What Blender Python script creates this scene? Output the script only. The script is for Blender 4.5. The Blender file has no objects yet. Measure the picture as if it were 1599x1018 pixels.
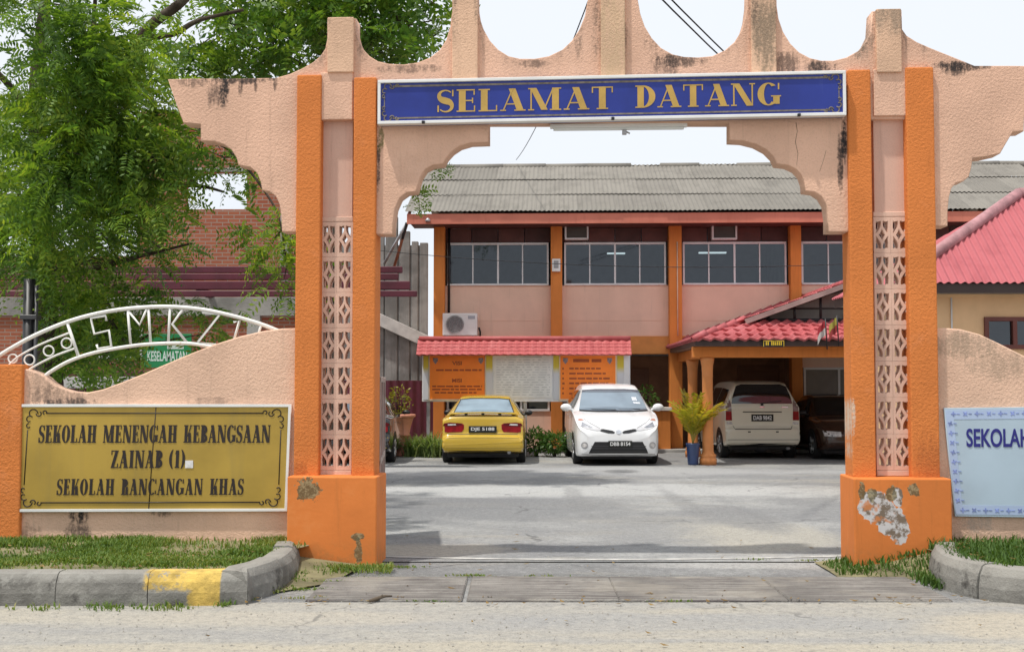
import bpy, bmesh, math, random
import numpy as np
from mathutils import Vector, Matrix
from mathutils.bvhtree import BVHTree
R = math.radians
SC = bpy.context.scene
COL = SC.collection
random.seed(7)
RNG = np.random.default_rng(11)

# ------------------------------------------------------------------ camera
CAM_H, FPX, CX, CY = 1.6, 1900.0, 799.5, 509.0
PITCH = math.atan(91 / FPX)
cam_d = bpy.data.cameras.new("camera")
cam = bpy.data.objects.new("camera", cam_d)
COL.objects.link(cam)
cam.location = (0, 0, CAM_H)
cam.rotation_euler = (math.pi / 2 + PITCH, 0, 0)
cam_d.sensor_width = 36
cam_d.lens = 36 * FPX / 1599
cam_d.clip_start = 0.05
cam_d.clip_end = 3000
SC.camera = cam

# ------------------------------------------------------------------ sky + sun
SUN_EL, SUN_AZ = 68.0, 236.0          # high sun, from the left and a little behind the camera
w = bpy.data.worlds.new("World")
SC.world = w
w.use_nodes = True
nt = w.node_tree
nt.nodes.clear()
sky = nt.nodes.new("ShaderNodeTexSky")
sky.sky_type = 'NISHITA'
sky.sun_disc = False
sky.sun_elevation = R(SUN_EL)
sky.sun_rotation = R(SUN_AZ)
sky.dust_density = 4.0
sky.air_density = 1.2
tc = nt.nodes.new("ShaderNodeTexCoord")
nz = nt.nodes.new("ShaderNodeTexNoise")
nz.inputs["Scale"].default_value = 1.3
nz.inputs["Detail"].default_value = 5
cr = nt.nodes.new("ShaderNodeValToRGB")
cr.color_ramp.elements[0].position = 0.30
cr.color_ramp.elements[0].color = (0.72, 0.72, 0.72, 1)
cr.color_ramp.elements[1].position = 0.55
cr.color_ramp.elements[1].color = (1, 1, 1, 1)
mx = nt.nodes.new("ShaderNodeMix")
mx.data_type = 'RGBA'
mx.inputs[7].default_value = (7.8, 8.2, 8.75, 1)      # thin bright overcast veil
bg = nt.nodes.new("ShaderNodeBackground")
bg.inputs["Strength"].default_value = 0.1
wo = nt.nodes.new("ShaderNodeOutputWorld")
nt.links.new(tc.outputs["Generated"], nz.inputs["Vector"])
nt.links.new(nz.outputs["Fac"], cr.inputs["Fac"])
nt.links.new(cr.outputs["Color"], mx.inputs[0])
nt.links.new(sky.outputs["Color"], mx.inputs[6])
nt.links.new(mx.outputs[2], bg.inputs["Color"])
nt.links.new(bg.outputs["Background"], wo.inputs["Surface"])
sun_d = bpy.data.lights.new("sun", 'SUN')
sun_d.energy = 3.0
sun_d.angle = R(1.5)
sun_d.color = (1.0, 0.955, 0.88)
sun = bpy.data.objects.new("sun", sun_d)
COL.objects.link(sun)
_d = Vector((math.sin(R(SUN_AZ)) * math.cos(R(SUN_EL)), math.cos(R(SUN_AZ)) * math.cos(R(SUN_EL)), math.sin(R(SUN_EL))))
sun.rotation_euler = _d.to_track_quat('Z', 'Y').to_euler()
sun.location = _d * 60
SC.view_settings.view_transform = 'Standard'
SC.view_settings.look = 'None'
SC.view_settings.exposure = 0.22
SC.view_settings.gamma = 1.0
SC.cycles.max_bounces = 8
SC.cycles.transparent_max_bounces = 12

# ------------------------------------------------------------------ measuring helpers (survey of the photo)
def ray(px, py):
    x = (px - CX) / FPX
    u = (CY - py) / FPX
    cp, sp = math.cos(PITCH), math.sin(PITCH)
    return Vector((x, cp - u * sp, sp + u * cp))

def at(px, py, Y):
    d = ray(px, py)
    return Vector((0, 0, CAM_H)) + d * (Y / d.y)

def gnd(px, py, z=0.0):
    d = ray(px, py)
    return Vector((0, 0, CAM_H)) + d * ((z - CAM_H) / d.z)

class Frame:
    """an upright plane through (x, y) turned by yaw; u runs along it, v away from the road, z up"""
    def __init__(s, x, y, yaw):
        s.o = Vector((x, y, 0))
        s.yaw = yaw
        s.u = Vector((math.cos(yaw), math.sin(yaw), 0))
        s.v = Vector((-math.sin(yaw), math.cos(yaw), 0))
    def loc(s, px, py, v=0.0):
        d = ray(px, py)
        c = Vector((0, 0, CAM_H))
        t = (v - (c - s.o).dot(s.v)) / d.dot(s.v)
        p = c + d * t
        return ((p - s.o).dot(s.u), p.z)
    def place(s, o):
        o.location = s.o
        o.rotation_euler = (0, 0, s.yaw)
        return o

GF = Frame(0, 10.86, R(-2.86))       # gate and front walls
BF = Frame(0, 29.6, R(-2.0))         # school building

# ------------------------------------------------------------------ object helpers
def tag(o, label=None, cat=None, group=None, kind=None):
    if label: o["label"] = label
    if cat: o["category"] = cat
    if group: o["group"] = group
    if kind: o["kind"] = kind
    return o

def thing(name, label, cat, loc=(0, 0, 0), rz=0.0, group=None):
    o = bpy.data.objects.new(name, None)
    o.empty_display_size = 0.3
    COL.objects.link(o)
    o.location = loc
    o.rotation_euler = (0, 0, rz)
    return tag(o, label, cat, group)

def link(name, me, mat, parent=None, smooth=False):
    if mat is not None and len(me.materials) == 0:
        for m in (mat if isinstance(mat, (list, tuple)) else [mat]):
            me.materials.append(m)
    if smooth:
        me.polygons.foreach_set("use_smooth", [True] * len(me.polygons))
    o = bpy.data.objects.new(name, me)
    COL.objects.link(o)
    if parent is not None:
        o.parent = parent
    return o

def copy_tree(o, parent=None):
    c = o.copy()
    COL.objects.link(c)
    c.parent = parent
    for ch in list(o.children):
        copy_tree(ch, c)
    return c

class MB:
    def __init__(s):
        s.bm = bmesh.new()
    def _merge(s, b, mi=0):
        if mi:
            for f in b.faces: f.material_index = mi
        me = bpy.data.meshes.new("tmp")
        b.to_mesh(me)
        b.free()
        s.bm.from_mesh(me)
        bpy.data.meshes.remove(me)
    def box(s, x0, x1, y0, y1, z0, z1, bev=0.0, mi=0, M=None, seg=1):
        b = bmesh.new()
        bmesh.ops.create_cube(b, size=1)
        for v in b.verts:
            v.co = Vector(((x0 + x1) / 2 + v.co.x * (x1 - x0), (y0 + y1) / 2 + v.co.y * (y1 - y0), (z0 + z1) / 2 + v.co.z * (z1 - z0)))
        if bev > 0:
            bmesh.ops.bevel(b, geom=list(b.edges), offset=bev, segments=seg, affect='EDGES', profile=0.5)
        if M is not None: bmesh.ops.transform(b, matrix=M, verts=b.verts)
        s._merge(b, mi)
        return s
    def tube(s, pts, r, n=8, cap=True, mi=0, closed=False):
        pts = [Vector(p) for p in pts]
        rs = r if isinstance(r, (list, tuple)) else [r] * len(pts)
        b = bmesh.new()
        rings = []
        N = len(pts)
        up = None
        for i, p in enumerate(pts):
            if closed:
                t = pts[(i + 1) % N] - pts[i - 1]
            else:
                t = pts[min(i + 1, N - 1)] - pts[max(i - 1, 0)]
            t = t.normalized() if t.length > 1e-9 else Vector((0, 0, 1))
            if up is None:
                up = Vector((0, 0, 1)) if abs(t.z) < 0.9 else Vector((0, 1, 0))
            a = t.cross(up)
            if a.length < 1e-6: a = t.orthogonal()
            a.normalize()
            c = a.cross(t).normalized()
            up = c
            rings.append([b.verts.new(p + (a * math.cos(k * 2 * math.pi / n) + c * math.sin(k * 2 * math.pi / n)) * rs[i]) for k in range(n)])
        for i in range(N if closed else N - 1):
            A, B = rings[i], rings[(i + 1) % N]
            for k in range(n):
                b.faces.new((A[k], A[(k + 1) % n], B[(k + 1) % n], B[k]))
        if cap and not closed:
            b.faces.new(rings[0]); b.faces.new(rings[-1][::-1])
        for f in b.faces: f.smooth = True
        bmesh.ops.recalc_face_normals(b, faces=b.faces)
        s._merge(b, mi)
        return s
    def lathe(s, prof, c=(0, 0, 0), n=24, mi=0, axis='Z'):
        b = bmesh.new()
        rings = []
        for (r, z) in prof:
            ring = []
            for k in range(n):
                a = k * 2 * math.pi / n
                if axis == 'Z': p = (c[0] + r * math.cos(a), c[1] + r * math.sin(a), c[2] + z)
                elif axis == 'X': p = (c[0] + z, c[1] + r * math.cos(a), c[2] + r * math.sin(a))
                else: p = (c[0] + r * math.cos(a), c[1] + z, c[2] + r * math.sin(a))
                ring.append(b.verts.new(p))
            rings.append(ring)
        for i in range(len(rings) - 1):
            for k in range(n):
                b.faces.new((rings[i][k], rings[i][(k + 1) % n], rings[i + 1][(k + 1) % n], rings[i + 1][k]))
        b.faces.new(rings[0][::-1]); b.faces.new(rings[-1])
        for f in b.faces: f.smooth = len(f.verts) == 4
        bmesh.ops.recalc_face_normals(b, faces=b.faces)
        s._merge(b, mi)
        return s
    def quad(s, a, b_, c, d, mi=0):
        vs = [s.bm.verts.new(p) for p in (a, b_, c, d)]
        f = s.bm.faces.new(vs)
        f.material_index = mi
        return s
    def poly(s, pts, mi=0):
        f = s.bm.faces.new([s.bm.verts.new(p) for p in pts])
        f.material_index = mi
        return s
    def mesh(s, me, mi=None):
        n0 = len(s.bm.faces)
        s.bm.from_mesh(me)
        if mi is not None:
            s.bm.faces.ensure_lookup_table()
            for f in s.bm.faces[n0:]: f.material_index = mi
        return s
    def build(s, name, mat, parent=None, smooth=False):
        me = bpy.data.meshes.new(name)
        s.bm.normal_update()
        s.bm.to_mesh(me)
        s.bm.free()
        return link(name, me, mat, parent, smooth)

def pymesh(name, V, F):
    me = bpy.data.meshes.new(name)
    me.from_pydata([tuple(v) for v in V], [], F)
    me.update()
    return me

def npmesh(name, V, quads):
    me = bpy.data.meshes.new(name)
    me.vertices.add(len(V))
    me.vertices.foreach_set("co", np.asarray(V, dtype=np.float32).ravel())
    q = np.asarray(quads, dtype=np.int32)
    k = q.shape[1]
    me.loops.add(q.size)
    me.loops.foreach_set("vertex_index", q.ravel())
    me.polygons.add(len(q))
    me.polygons.foreach_set("loop_start", np.arange(0, q.size, k, dtype=np.int32))
    me.polygons.foreach_set("loop_total", np.full(len(q), k, dtype=np.int32))
    me.update(calc_edges=True)
    return me

def curve_mesh(loops, depth, v0=0.0, bev=0.0):
    """flat outline(s) in (u, z), holes allowed, given a thickness: front face at v0, back at v0+depth"""
    cu = bpy.data.curves.new("tmp", 'CURVE')
    cu.dimensions = '2D'
    cu.fill_mode = 'BOTH'
    cu.extrude = max(depth / 2 - bev, 1e-4)
    if bev > 0:
        cu.bevel_depth = bev
        cu.bevel_resolution = 1
        cu.offset = -bev
    for lp in loops:
        sp = cu.splines.new('POLY')
        sp.points.add(len(lp) - 1)
        for i, (a, b) in enumerate(lp): sp.points[i].co = (a, b, 0, 1)
        sp.use_cyclic_u = True
    return _cm(cu, depth, v0)

def _cm(cu, depth, v0):
    ob = bpy.data.objects.new("tmp", cu)
    COL.objects.link(ob)
    dg = bpy.context.evaluated_depsgraph_get()
    dg.update()
    me = bpy.data.meshes.new_from_object(ob.evaluated_get(dg))
    bpy.data.objects.remove(ob)
    n = len(me.vertices)
    co = np.empty(n * 3, dtype=np.float32)
    me.vertices.foreach_get("co", co)
    co = co.reshape(-1, 3)
    out = np.stack([co[:, 0], v0 + depth / 2 - co[:, 2], co[:, 1]], axis=1)
    me.vertices.foreach_set("co", out.ravel())
    me.materials.clear()
    b = bmesh.new(); b.from_mesh(me)
    bmesh.ops.remove_doubles(b, verts=b.verts, dist=1e-5)
    bmesh.ops.recalc_face_normals(b, faces=b.faces)
    b.to_mesh(me); b.free()
    me.update()
    return me

def text_mesh(s, x0, x1, z0, z1, v0, depth=0.004, bold=0.0):
    """sans lettering fitted to a box"""
    cu = bpy.data.curves.new("tmp", 'FONT')
    cu.body = s
    cu.size = 1
    cu.extrude = 0.002
    cu.offset = bold
    me = _cm(cu, depth, 0)
    n = len(me.vertices)
    co = np.empty(n * 3, dtype=np.float32)
    me.vertices.foreach_get("co", co)
    co = co.reshape(-1, 3)
    mn, mxx = co.min(0), co.max(0)
    co[:, 0] = x0 + (co[:, 0] - mn[0]) / (mxx[0] - mn[0]) * (x1 - x0)
    co[:, 2] = z0 + (co[:, 2] - mn[2]) / (mxx[2] - mn[2]) * (z1 - z0)
    co[:, 1] = v0 + (co[:, 1] - mn[1])
    me.vertices.foreach_set("co", co.ravel())
    me.update()
    return me

# ------------------------------------------------------------------ materials
class NB:
    def __init__(s, name):
        s.m = bpy.data.materials.new(name)
        s.m.use_nodes = True
        s.t = s.m.node_tree
        s.b = s.t.nodes["Principled BSDF"]
        s.co = None
    def n(s, typ, **kw):
        nd = s.t.nodes.new(typ)
        for k, v in kw.items(): setattr(nd, k, v)
        return nd
    def l(s, a, b):
        s.t.links.new(a, b)
    def obj(s):
        if s.co is None: s.co = s.n("ShaderNodeTexCoord").outputs["Object"]
        return s.co
    def mapped(s, sc):
        m = s.n("ShaderNodeMapping")
        m.inputs["Scale"].default_value = sc
        s.l(s.obj(), m.inputs["Vector"])
        return m.outputs["Vector"]
    def noise(s, scale, detail=4, rough=0.55, vec=None, dist=0.0):
        x = s.n("ShaderNodeTexNoise")
        x.inputs["Scale"].default_value = scale
        x.inputs["Detail"].default_value = detail
        x.inputs["Roughness"].default_value = rough
        x.inputs["Distortion"].default_value = dist
        s.l(vec if vec is not None else s.obj(), x.inputs["Vector"])
        return x.outputs["Fac"]
    def math(s, op, a, b=None, clamp=False):
        x = s.n("ShaderNodeMath", operation=op, use_clamp=clamp)
        for i, v in enumerate((a, b)):
            if v is None: continue
            if isinstance(v, (int, float)): x.inputs[i].default_value = v
            else: s.l(v, x.inputs[i])
        return x.outputs[0]
    def step(s, v, a, b):
        x = s.n("ShaderNodeMapRange", interpolation_type='SMOOTHSTEP')
        s.l(v, x.inputs[0])
        x.inputs[1].default_value = a
        x.inputs[2].default_value = b
        return x.outputs[0]
    def mix(s, f, a, b):
        x = s.n("ShaderNodeMix", data_type='RGBA')
        if isinstance(f, (int, float)): x.inputs[0].default_value = f
        else: s.l(f, x.inputs[0])
        for i, v in ((6, a), (7, b)):
            if isinstance(v, tuple): x.inputs[i].default_value = (v[0], v[1], v[2], 1)
            else: s.l(v, x.inputs[i])
        return x.outputs[2]
    def vary(s, col, amt, scale, detail=4, vec=None):
        f = s.noise(scale, detail, vec=vec)
        f = s.step(f, 0.3, 0.7)
        lo = tuple(c * (1 - amt) for c in col[:3]); hi = tuple(min(1, c * (1 + amt)) for c in col[:3])
        return s.mix(f, lo, hi)
    def sep(s):
        x = s.n("ShaderNodeSeparateXYZ")
        s.l(s.obj(), x.inputs[0])
        return x.outputs
    def bump(s, h, strength, dist=0.02):
        x = s.n("ShaderNodeBump")
        x.inputs["Strength"].default_value = strength
        x.inputs["Distance"].default_value = dist
        s.l(h, x.inputs["Height"])
        s.l(x.outputs[0], s.b.inputs["Normal"])
    def spot(s, cx, cz, rx, rz, rot=0.0, rag=0.9, nscale=9, edge=0.12):
        """ragged patch mask in the x-z plane"""
        X, Y, Z = s.sep()
        dx = s.math('SUBTRACT', X, cx); dz = s.math('SUBTRACT', Z, cz)
        c, n = math.cos(rot), math.sin(rot)
        a = s.math('ADD', s.math('MULTIPLY', dx, c), s.math('MULTIPLY', dz, n))
        b = s.math('SUBTRACT', s.math('MULTIPLY', dz, c), s.math('MULTIPLY', dx, n))
        a = s.math('DIVIDE', a, rx); b = s.math('DIVIDE', b, rz)
        d = s.math('SQRT', s.math('ADD', s.math('MULTIPLY', a, a), s.math('MULTIPLY', b, b)))
        d = s.math('ADD', d, s.math('MULTIPLY', s.math('SUBTRACT', s.noise(nscale, 5, 0.65), 0.5), rag * 2))
        return s.step(d, 1.0, 1.0 - edge)
    def done(s, col=None, rough=0.6, metal=0.0, spec=0.5, coat=0.0):
        b = s.b
        if col is not None:
            if isinstance(col, tuple): b.inputs["Base Color"].default_value = (col[0], col[1], col[2], 1)
            else: s.l(col, b.inputs["Base Color"])
        if isinstance(rough, (int, float)): b.inputs["Roughness"].default_value = rough
        else: s.l(rough, b.inputs["Roughness"])
        b.inputs["Metallic"].default_value = metal
        b.inputs["Specular IOR Level"].default_value = spec
        b.inputs["Coat Weight"].default_value = coat
        b.inputs["Coat Roughness"].default_value = 0.05
        return s.m

def simple(name, col, rough=0.6, metal=0.0, spec=0.5, coat=0.0, vary=0.12, vs=3.0, bump=0.0, bs=60, bd=0.004):
    k = NB(name)
    c = k.vary(col, vary, vs, 5) if vary else tuple(col)
    if bump: k.bump(k.noise(bs, 4), bump, bd)
    return k.done(c, rough, metal, spec, coat)

def S(r, g, b):
    f = lambda c: (c / 255 / 12.92) if c / 255 <= 0.04045 else ((c / 255 + 0.055) / 1.055) ** 2.4
    return (f(r), f(g), f(b))

PINK = (0.73, 0.46, 0.33)
ORANGE = (0.665, 0.212, 0.055)

def stucco(name, col, bs=45, bstr=0.6, top=None, spots=(), bd=0.012, mold=(0.05, 0.045, 0.04), patchy=0.1):
    k = NB(name)
    c = k.vary(col, patchy, 1.6, 5)
    c = k.mix(k.math('MULTIPLY', k.step(k.noise(0.9, 6, 0.7), 0.50, 0.75), 0.3), c, tuple(x * 0.78 for x in col))
    c = k.mix(k.math('MULTIPLY', k.step(k.noise(1.0, 6, 0.75, vec=k.mapped((11, 11, 0.55))), 0.54, 0.72), 0.32), c, tuple(x * 0.55 for x in col))
    c = k.mix(k.math('MULTIPLY', k.step(k.noise(2.7, 6, 0.7), 0.56, 0.72), 0.22), c, tuple(min(1, x * 1.0 + 0.10) for x in col))
    fine = k.noise(bs * 2.2, 3)
    c = k.mix(k.math('MULTIPLY', k.step(fine, 0.52, 0.68), 0.22), c, tuple(x * 0.62 for x in col))
    if top:                                    # black mould streaks on the weathered top band
        for (z0, z1, amt) in top:
            X, Y, Z = k.sep()
            band = k.step(Z, z0, z1)
            st = k.noise(1.0, 6, 0.7, vec=k.mapped((7, 7, 1.3)))
            sp = k.noise(38, 4, 0.7)
            m = k.math('MULTIPLY', k.step(k.math('ADD', k.math('MULTIPLY', st, 0.65), k.math('MULTIPLY', sp, 0.35)), 0.49, 0.63), band)
            c = k.mix(k.math('MULTIPLY', m, amt), c, mold)
    for (cx, cz, rx, rz, amt, colr) in spots:
        st = k.noise(1.0, 5, 0.7, vec=k.mapped((16, 16, 2.2)))
        X, Y, Z = k.sep()
        a = k.math('DIVIDE', k.math('SUBTRACT', X, cx), rx); b_ = k.math('DIVIDE', k.math('SUBTRACT', Z, cz), rz)
        d = k.math('ADD', k.math('MULTIPLY', a, a), k.math('MULTIPLY', b_, b_))
        f = k.step(d, 1.15, 0.0)
        sp_ = k.noise(34, 4, 0.75)
        v = k.math('ADD', k.math('ADD', k.math('MULTIPLY', st, 0.55), k.math('MULTIPLY', sp_, 0.45)), k.math('MULTIPLY', f, 0.17))
        m = k.math('MULTIPLY', k.step(v, 0.52, 0.72), k.step(f, 0.02, 0.35))
        c = k.mix(k.math('MULTIPLY', m, amt), c, colr)
    h = k.math('ADD', k.math('MULTIPLY', k.noise(bs, 3, 0.6), 1.0), k.math('MULTIPLY', fine, 0.5))
    k.bump(h, bstr, bd)
    return k.done(c, 0.85, spec=0.25)

M = {}
M['white_paint'] = simple('white_paint', (0.78, 0.78, 0.76), 0.45, vary=0.06)
M['alu'] = simple('aluminium_frame', (0.70, 0.71, 0.72), 0.4, vary=0.06)
M['dark'] = simple('dark_rubber', (0.02, 0.02, 0.022), 0.8, vary=0.2)
M['black'] = simple('black_plastic', (0.012, 0.012, 0.014), 0.45, vary=0.1)
M['steel'] = simple('galvanised_steel', (0.42, 0.42, 0.43), 0.45, metal=0.6, vary=0.2, vs=6)
M['maroon'] = simple('maroon_metal', (0.10, 0.014, 0.028), 0.55, vary=0.25, vs=2)
M['concrete'] = simple('raw_concrete', (0.36, 0.35, 0.33), 0.9, vary=0.28, vs=1.5, bump=0.5, bs=25, bd=0.01)

def glass(name, tint=(0.55, 0.6, 0.66), base=0.35):
    k = NB(name)
    t = k.t
    tr = k.n("ShaderNodeBsdfTransparent"); tr.inputs[0].default_value = (*tint, 1)
    gl = k.n("ShaderNodeBsdfGlossy"); gl.inputs["Roughness"].default_value = 0.03
    gl.inputs["Color"].default_value = (0.85, 0.92, 1, 1)
    fr = k.n("ShaderNodeFresnel"); fr.inputs[0].default_value = 1.5
    mx = k.n("ShaderNodeMixShader")
    k.l(k.math('ADD', fr.outputs[0], 0.035), mx.inputs[0]); k.l(tr.outputs[0], mx.inputs[1]); k.l(gl.outputs[0], mx.inputs[2])
    k.l(mx.outputs[0], t.nodes["Material Output"].inputs[0])
    return k.m
M['glass'] = glass('window_glass')

def island_leaf(name, cols, rough=0.5, trans=0.35):
    k = NB(name)
    g = k.n("ShaderNodeNewGeometry")
    r = k.n("ShaderNodeValToRGB")
    r.color_ramp.elements[0].color = (*cols[0], 1)
    r.color_ramp.elements[1].color = (*cols[-1], 1)
    for i, c in enumerate(cols[1:-1]):
        e = r.color_ramp.elements.new((i + 1) / (len(cols) - 1)); e.color = (*c, 1)
    big = k.noise(0.9, 3)
    v = k.math('ADD', k.math('MULTIPLY', g.outputs["Random Per Island"], 0.55), k.math('MULTIPLY', k.step(big, 0.3, 0.7), 0.45))
    k.l(v, r.inputs[0])
    k.l(r.outputs[0], k.b.inputs["Base Color"])
    k.b.inputs["Roughness"].default_value = rough
    k.b.inputs["Specular IOR Level"].default_value = 0.3
    tl = k.n("ShaderNodeBsdfTranslucent")
    br = k.n("ShaderNodeMix", data_type='RGBA', blend_type='MULTIPLY')
    br.inputs[0].default_value = 1
    k.l(r.outputs[0], br.inputs[6]); br.inputs[7].default_value = (1.6, 1.5, 0.6, 1)
    k.l(br.outputs[2], tl.inputs[0])
    mx = k.n("ShaderNodeMixShader"); mx.inputs[0].default_value = trans
    k.l(k.b.outputs[0], mx.inputs[1]); k.l(tl.outputs[0], mx.inputs[2])
    k.l(mx.outputs[0], k.t.nodes["Material Output"].inputs[0])
    return k.m

# ------------------------------------------------------------------ serif lettering
class Serif:
    """letters cut as outlines: thick stems, hairlines and bracket-less serifs, unit height"""
    def __init__(s, T, h, sr, W):
        s.T, s.h, s.s, s.W = T, h, sr, W
    def bar(s, x0, y0, x1, y1): return [(x0, y0), (x1, y0), (x1, y1), (x0, y1)]
    def dia(s, xa, ya, xb, yb, t): return [(xa, ya), (xa + t, ya), (xb + t, yb), (xb, yb)]
    def serif(s, x, y, t, top=False):
        h = s.h
        return s.bar(x - s.s, y - (h if top else 0), x + t + s.s, y + (0 if top else h))
    def ring(s, cx, cy, rx, ry, a0, a1, ts, tt, n=18):
        o, i = [], []
        for k in range(n + 1):
            a = R(a0 + (a1 - a0) * k / n)
            o.append((cx + rx * math.cos(a), cy + ry * math.sin(a)))
            i.append((cx + (rx - ts) * math.cos(a), cy + (ry - tt) * math.sin(a)))
        return o + i[::-1]
    def vst(s, pts, wd):
        L, Rr = [], []
        N = len(pts)
        for i in range(N):
            a, b = pts[max(0, i - 1)], pts[min(N - 1, i + 1)]
            dx, dy = b[0] - a[0], b[1] - a[1]
            q = math.hypot(dx, dy) or 1
            nx, ny = -dy / q, dx / q
            L.append((pts[i][0] + nx * wd[i] / 2, pts[i][1] + ny * wd[i] / 2))
            Rr.append((pts[i][0] - nx * wd[i] / 2, pts[i][1] - ny * wd[i] / 2))
        return L + Rr[::-1]
    def glyph(s, ch):
        T, h, q, W = s.T, s.h, s.s, s.W
        B = s.bar
        if ch == ' ': return [], W * 0.75
        if ch in 'EL':
            x = q; w_ = q + T + W * 0.42
            P = [B(x, 0, x + T, 1), s.serif(x, 0, T), s.serif(x, 1, T, True)]
            P += [B(x, 0, w_, h), B(w_ - h, 0, w_, 0.27)]
            if ch == 'E':
                P += [B(x, 1 - h, w_ - 0.02, 1), B(w_ - h - 0.02, 0.75, w_ - 0.02, 1), B(x + T, 0.5 - h / 2, w_ - 0.09, 0.5 + h / 2), B(w_ - 0.09 - h, 0.38, w_ - 0.09, 0.62)]
            return P, w_ + 0.02
        if ch in 'H':
            w_ = 2 * q + 2 * T + W * 0.26; xb = w_ - q - T
            return [B(q, 0, q + T, 1), B(xb, 0, xb + T, 1), B(q + T, 0.5 - h / 2, xb, 0.5 + h / 2), s.serif(q, 0, T), s.serif(q, 1, T, True), s.serif(xb, 0, T), s.serif(xb, 1, T, True)], w_
        if ch in 'I1':
            P = [B(q, 0, q + T, 1), s.serif(q, 0, T)]
            if ch == 'I': P.append(s.serif(q, 1, T, True))
            else: P.append([(q, 1), (q - q * 0.9, 0.80), (q - q * 0.9, 0.74), (q, 0.84)])
            return P, T + 2 * q
        if ch == 'A':
            w_ = W * 0.78 + T; m = w_ * 0.5
            hh = h * 1.1
            return [s.dia(q * 0.8, 0, m - hh * 0.6, 1, hh), s.dia(w_ - q * 0.6 - T, 0, m - T * 0.62, 1, T), B(w_ * 0.24, 0.28, w_ * 0.72, 0.28 + h), s.serif(q * 0.8, 0, hh), s.serif(w_ - q * 0.8 - T, 0, T)], w_
        if ch == 'M':
            w_ = W * 0.95 + T + 2 * q; xr = w_ - q - T
            hh = h * 1.15
            mid = (q + xr) * 0.5 - 0.0
            return [B(q, 0, q + hh, 1), B(xr, 0, xr + T, 1), s.dia(mid, 0.02, q - hh * 0.3, 1, T * 0.95), s.dia(mid + T * 0.3, 0.02, xr - hh + T * 0.3, 1, hh), s.serif(q, 0, hh), s.serif(xr, 0, T), B(q - q, 1 - h, q + hh, 1), B(xr, 1 - h, xr + T + q, 1)], w_
        if ch == 'N':
            hh = h * 1.2
            w_ = W * 0.62 + T + 2 * q; xr = w_ - q - hh
            return [B(q, 0, q + hh, 1), B(xr, 0, xr + hh, 1), s.dia(xr + hh - T, 0, q - 0.01, 1, T), s.serif(q, 0, hh), s.serif(xr, 1, hh, True), B(0, 1 - h, q + hh, 1)], w_
        if ch == 'T':
            w_ = T + W * 0.62; x = (w_ - T) / 2
            return [B(x, 0, x + T, 1), s.serif(x, 0, T), B(0, 1 - h, w_, 1), B(0, 0.73, h, 1), B(w_ - h, 0.73, w_, 1)], w_
        if ch == 'Z':
            w_ = W * 0.55 + T
            return [B(0, 0, w_, h), B(0, 1 - h, w_, 1), s.dia(0, 0, w_ - T, 1, T), B(w_ - h, 0, w_, 0.26), B(0, 0.74, h, 1)], w_
        if ch == 'K':
            w_ = q + T + W * 0.55 + q
            hh = h * 1.2
            return [B(q, 0, q + T, 1), s.serif(q, 0, T), s.serif(q, 1, T, True), s.dia(q + T - 0.01, 0.36, w_ - q - hh, 1, hh), s.dia(w_ - q - T, 0, q + T + 0.04, 0.56, T), s.serif(w_ - q - T, 0, T), s.serif(w_ - q - hh, 1, hh, True)], w_
        if ch in 'BRD':
            x = q; P = [B(x, 0, x + T, 1), B(0, 0, x + T, h), B(0, 1 - h, x + T, 1)]
            if ch == 'D':
                rx = W * 0.42 + T * 0.6
                P += [s.ring(x + T * 0.8, 0.5, rx, 0.5, -90, 90, T, h)]
                return P, x + T * 0.8 + rx
            rx = W * 0.3 + T * 0.6
            P += [s.ring(x + T * 0.8, 0.74, rx * 0.94, 0.26, -90, 90, T * 0.95, h)]
            if ch == 'B':
                P += [s.ring(x + T * 0.8, 0.26, rx, 0.26, -90, 90, T, h)]
                return P, x + T * 0.8 + rx
            P += [s.dia(x + T * 0.8 + rx - T * 0.85, 0, x + T * 0.8 + rx * 0.35, 0.5, T * 0.9), s.serif(x + T * 0.8 + rx - T * 0.85, 0, T * 0.9), s.serif(x, 0, T)]
            return P, x + T * 0.8 + rx + q * 0.8
        if ch == 'O':
            rx = W * 0.28 + T * 0.75
            return [s.ring(rx, 0.5, rx, 0.51, 0, 180, T, h), s.ring(rx, 0.5, rx, 0.51, 180, 360, T, h)], 2 * rx
        if ch in 'CG':
            rx = W * 0.28 + T * 0.75
            P = [s.ring(rx, 0.5, rx, 0.51, 48, 312, T, h), B(2 * rx - h * 1.2, 0.70, 2 * rx, 0.98)]
            if ch == 'G':
                P += [B(2 * rx - T * 0.95, 0.06, 2 * rx + 0.01, 0.44), B(2 * rx - T * 0.95 - q, 0.44 - h, 2 * rx + q * 0.8, 0.44)]
                return P, 2 * rx + q * 0.6
            P += [B(2 * rx - h * 1.2, 0.05, 2 * rx, 0.28)]
            return P, 2 * rx
        if ch == 'S':
            w_ = W * 0.42 + T
            cx = w_ / 2; rx = w_ / 2 - h * 0.5 - T * 0.16
            pts = []; wd = []
            for k in range(15):
                a = R(35 + (255 - 35) * k / 14)
                pts.append((cx + rx * math.cos(a), 0.745 + 0.225 * math.sin(a)))
            for k in range(15):
                a = R(75 - (75 + 145) * k / 14)
                pts.append((cx + rx * math.cos(a), 0.255 + 0.235 * math.sin(a)))
            N = len(pts)
            for i in range(N):
                f = i / (N - 1)
                wd.append(h + (T * 0.98 - h) * math.exp(-((f - 0.5) / 0.17) ** 2) + (T * 0.15) * (math.exp(-((f - 0.28) / 0.1) ** 2) + math.exp(-((f - 0.74) / 0.1) ** 2)))
            return [s.vst(pts, wd), B(w_ - h * 1.3, 0.70, w_ - 0.01, 0.99), B(0.0, 0.01, h * 1.3, 0.30)], w_
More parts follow.
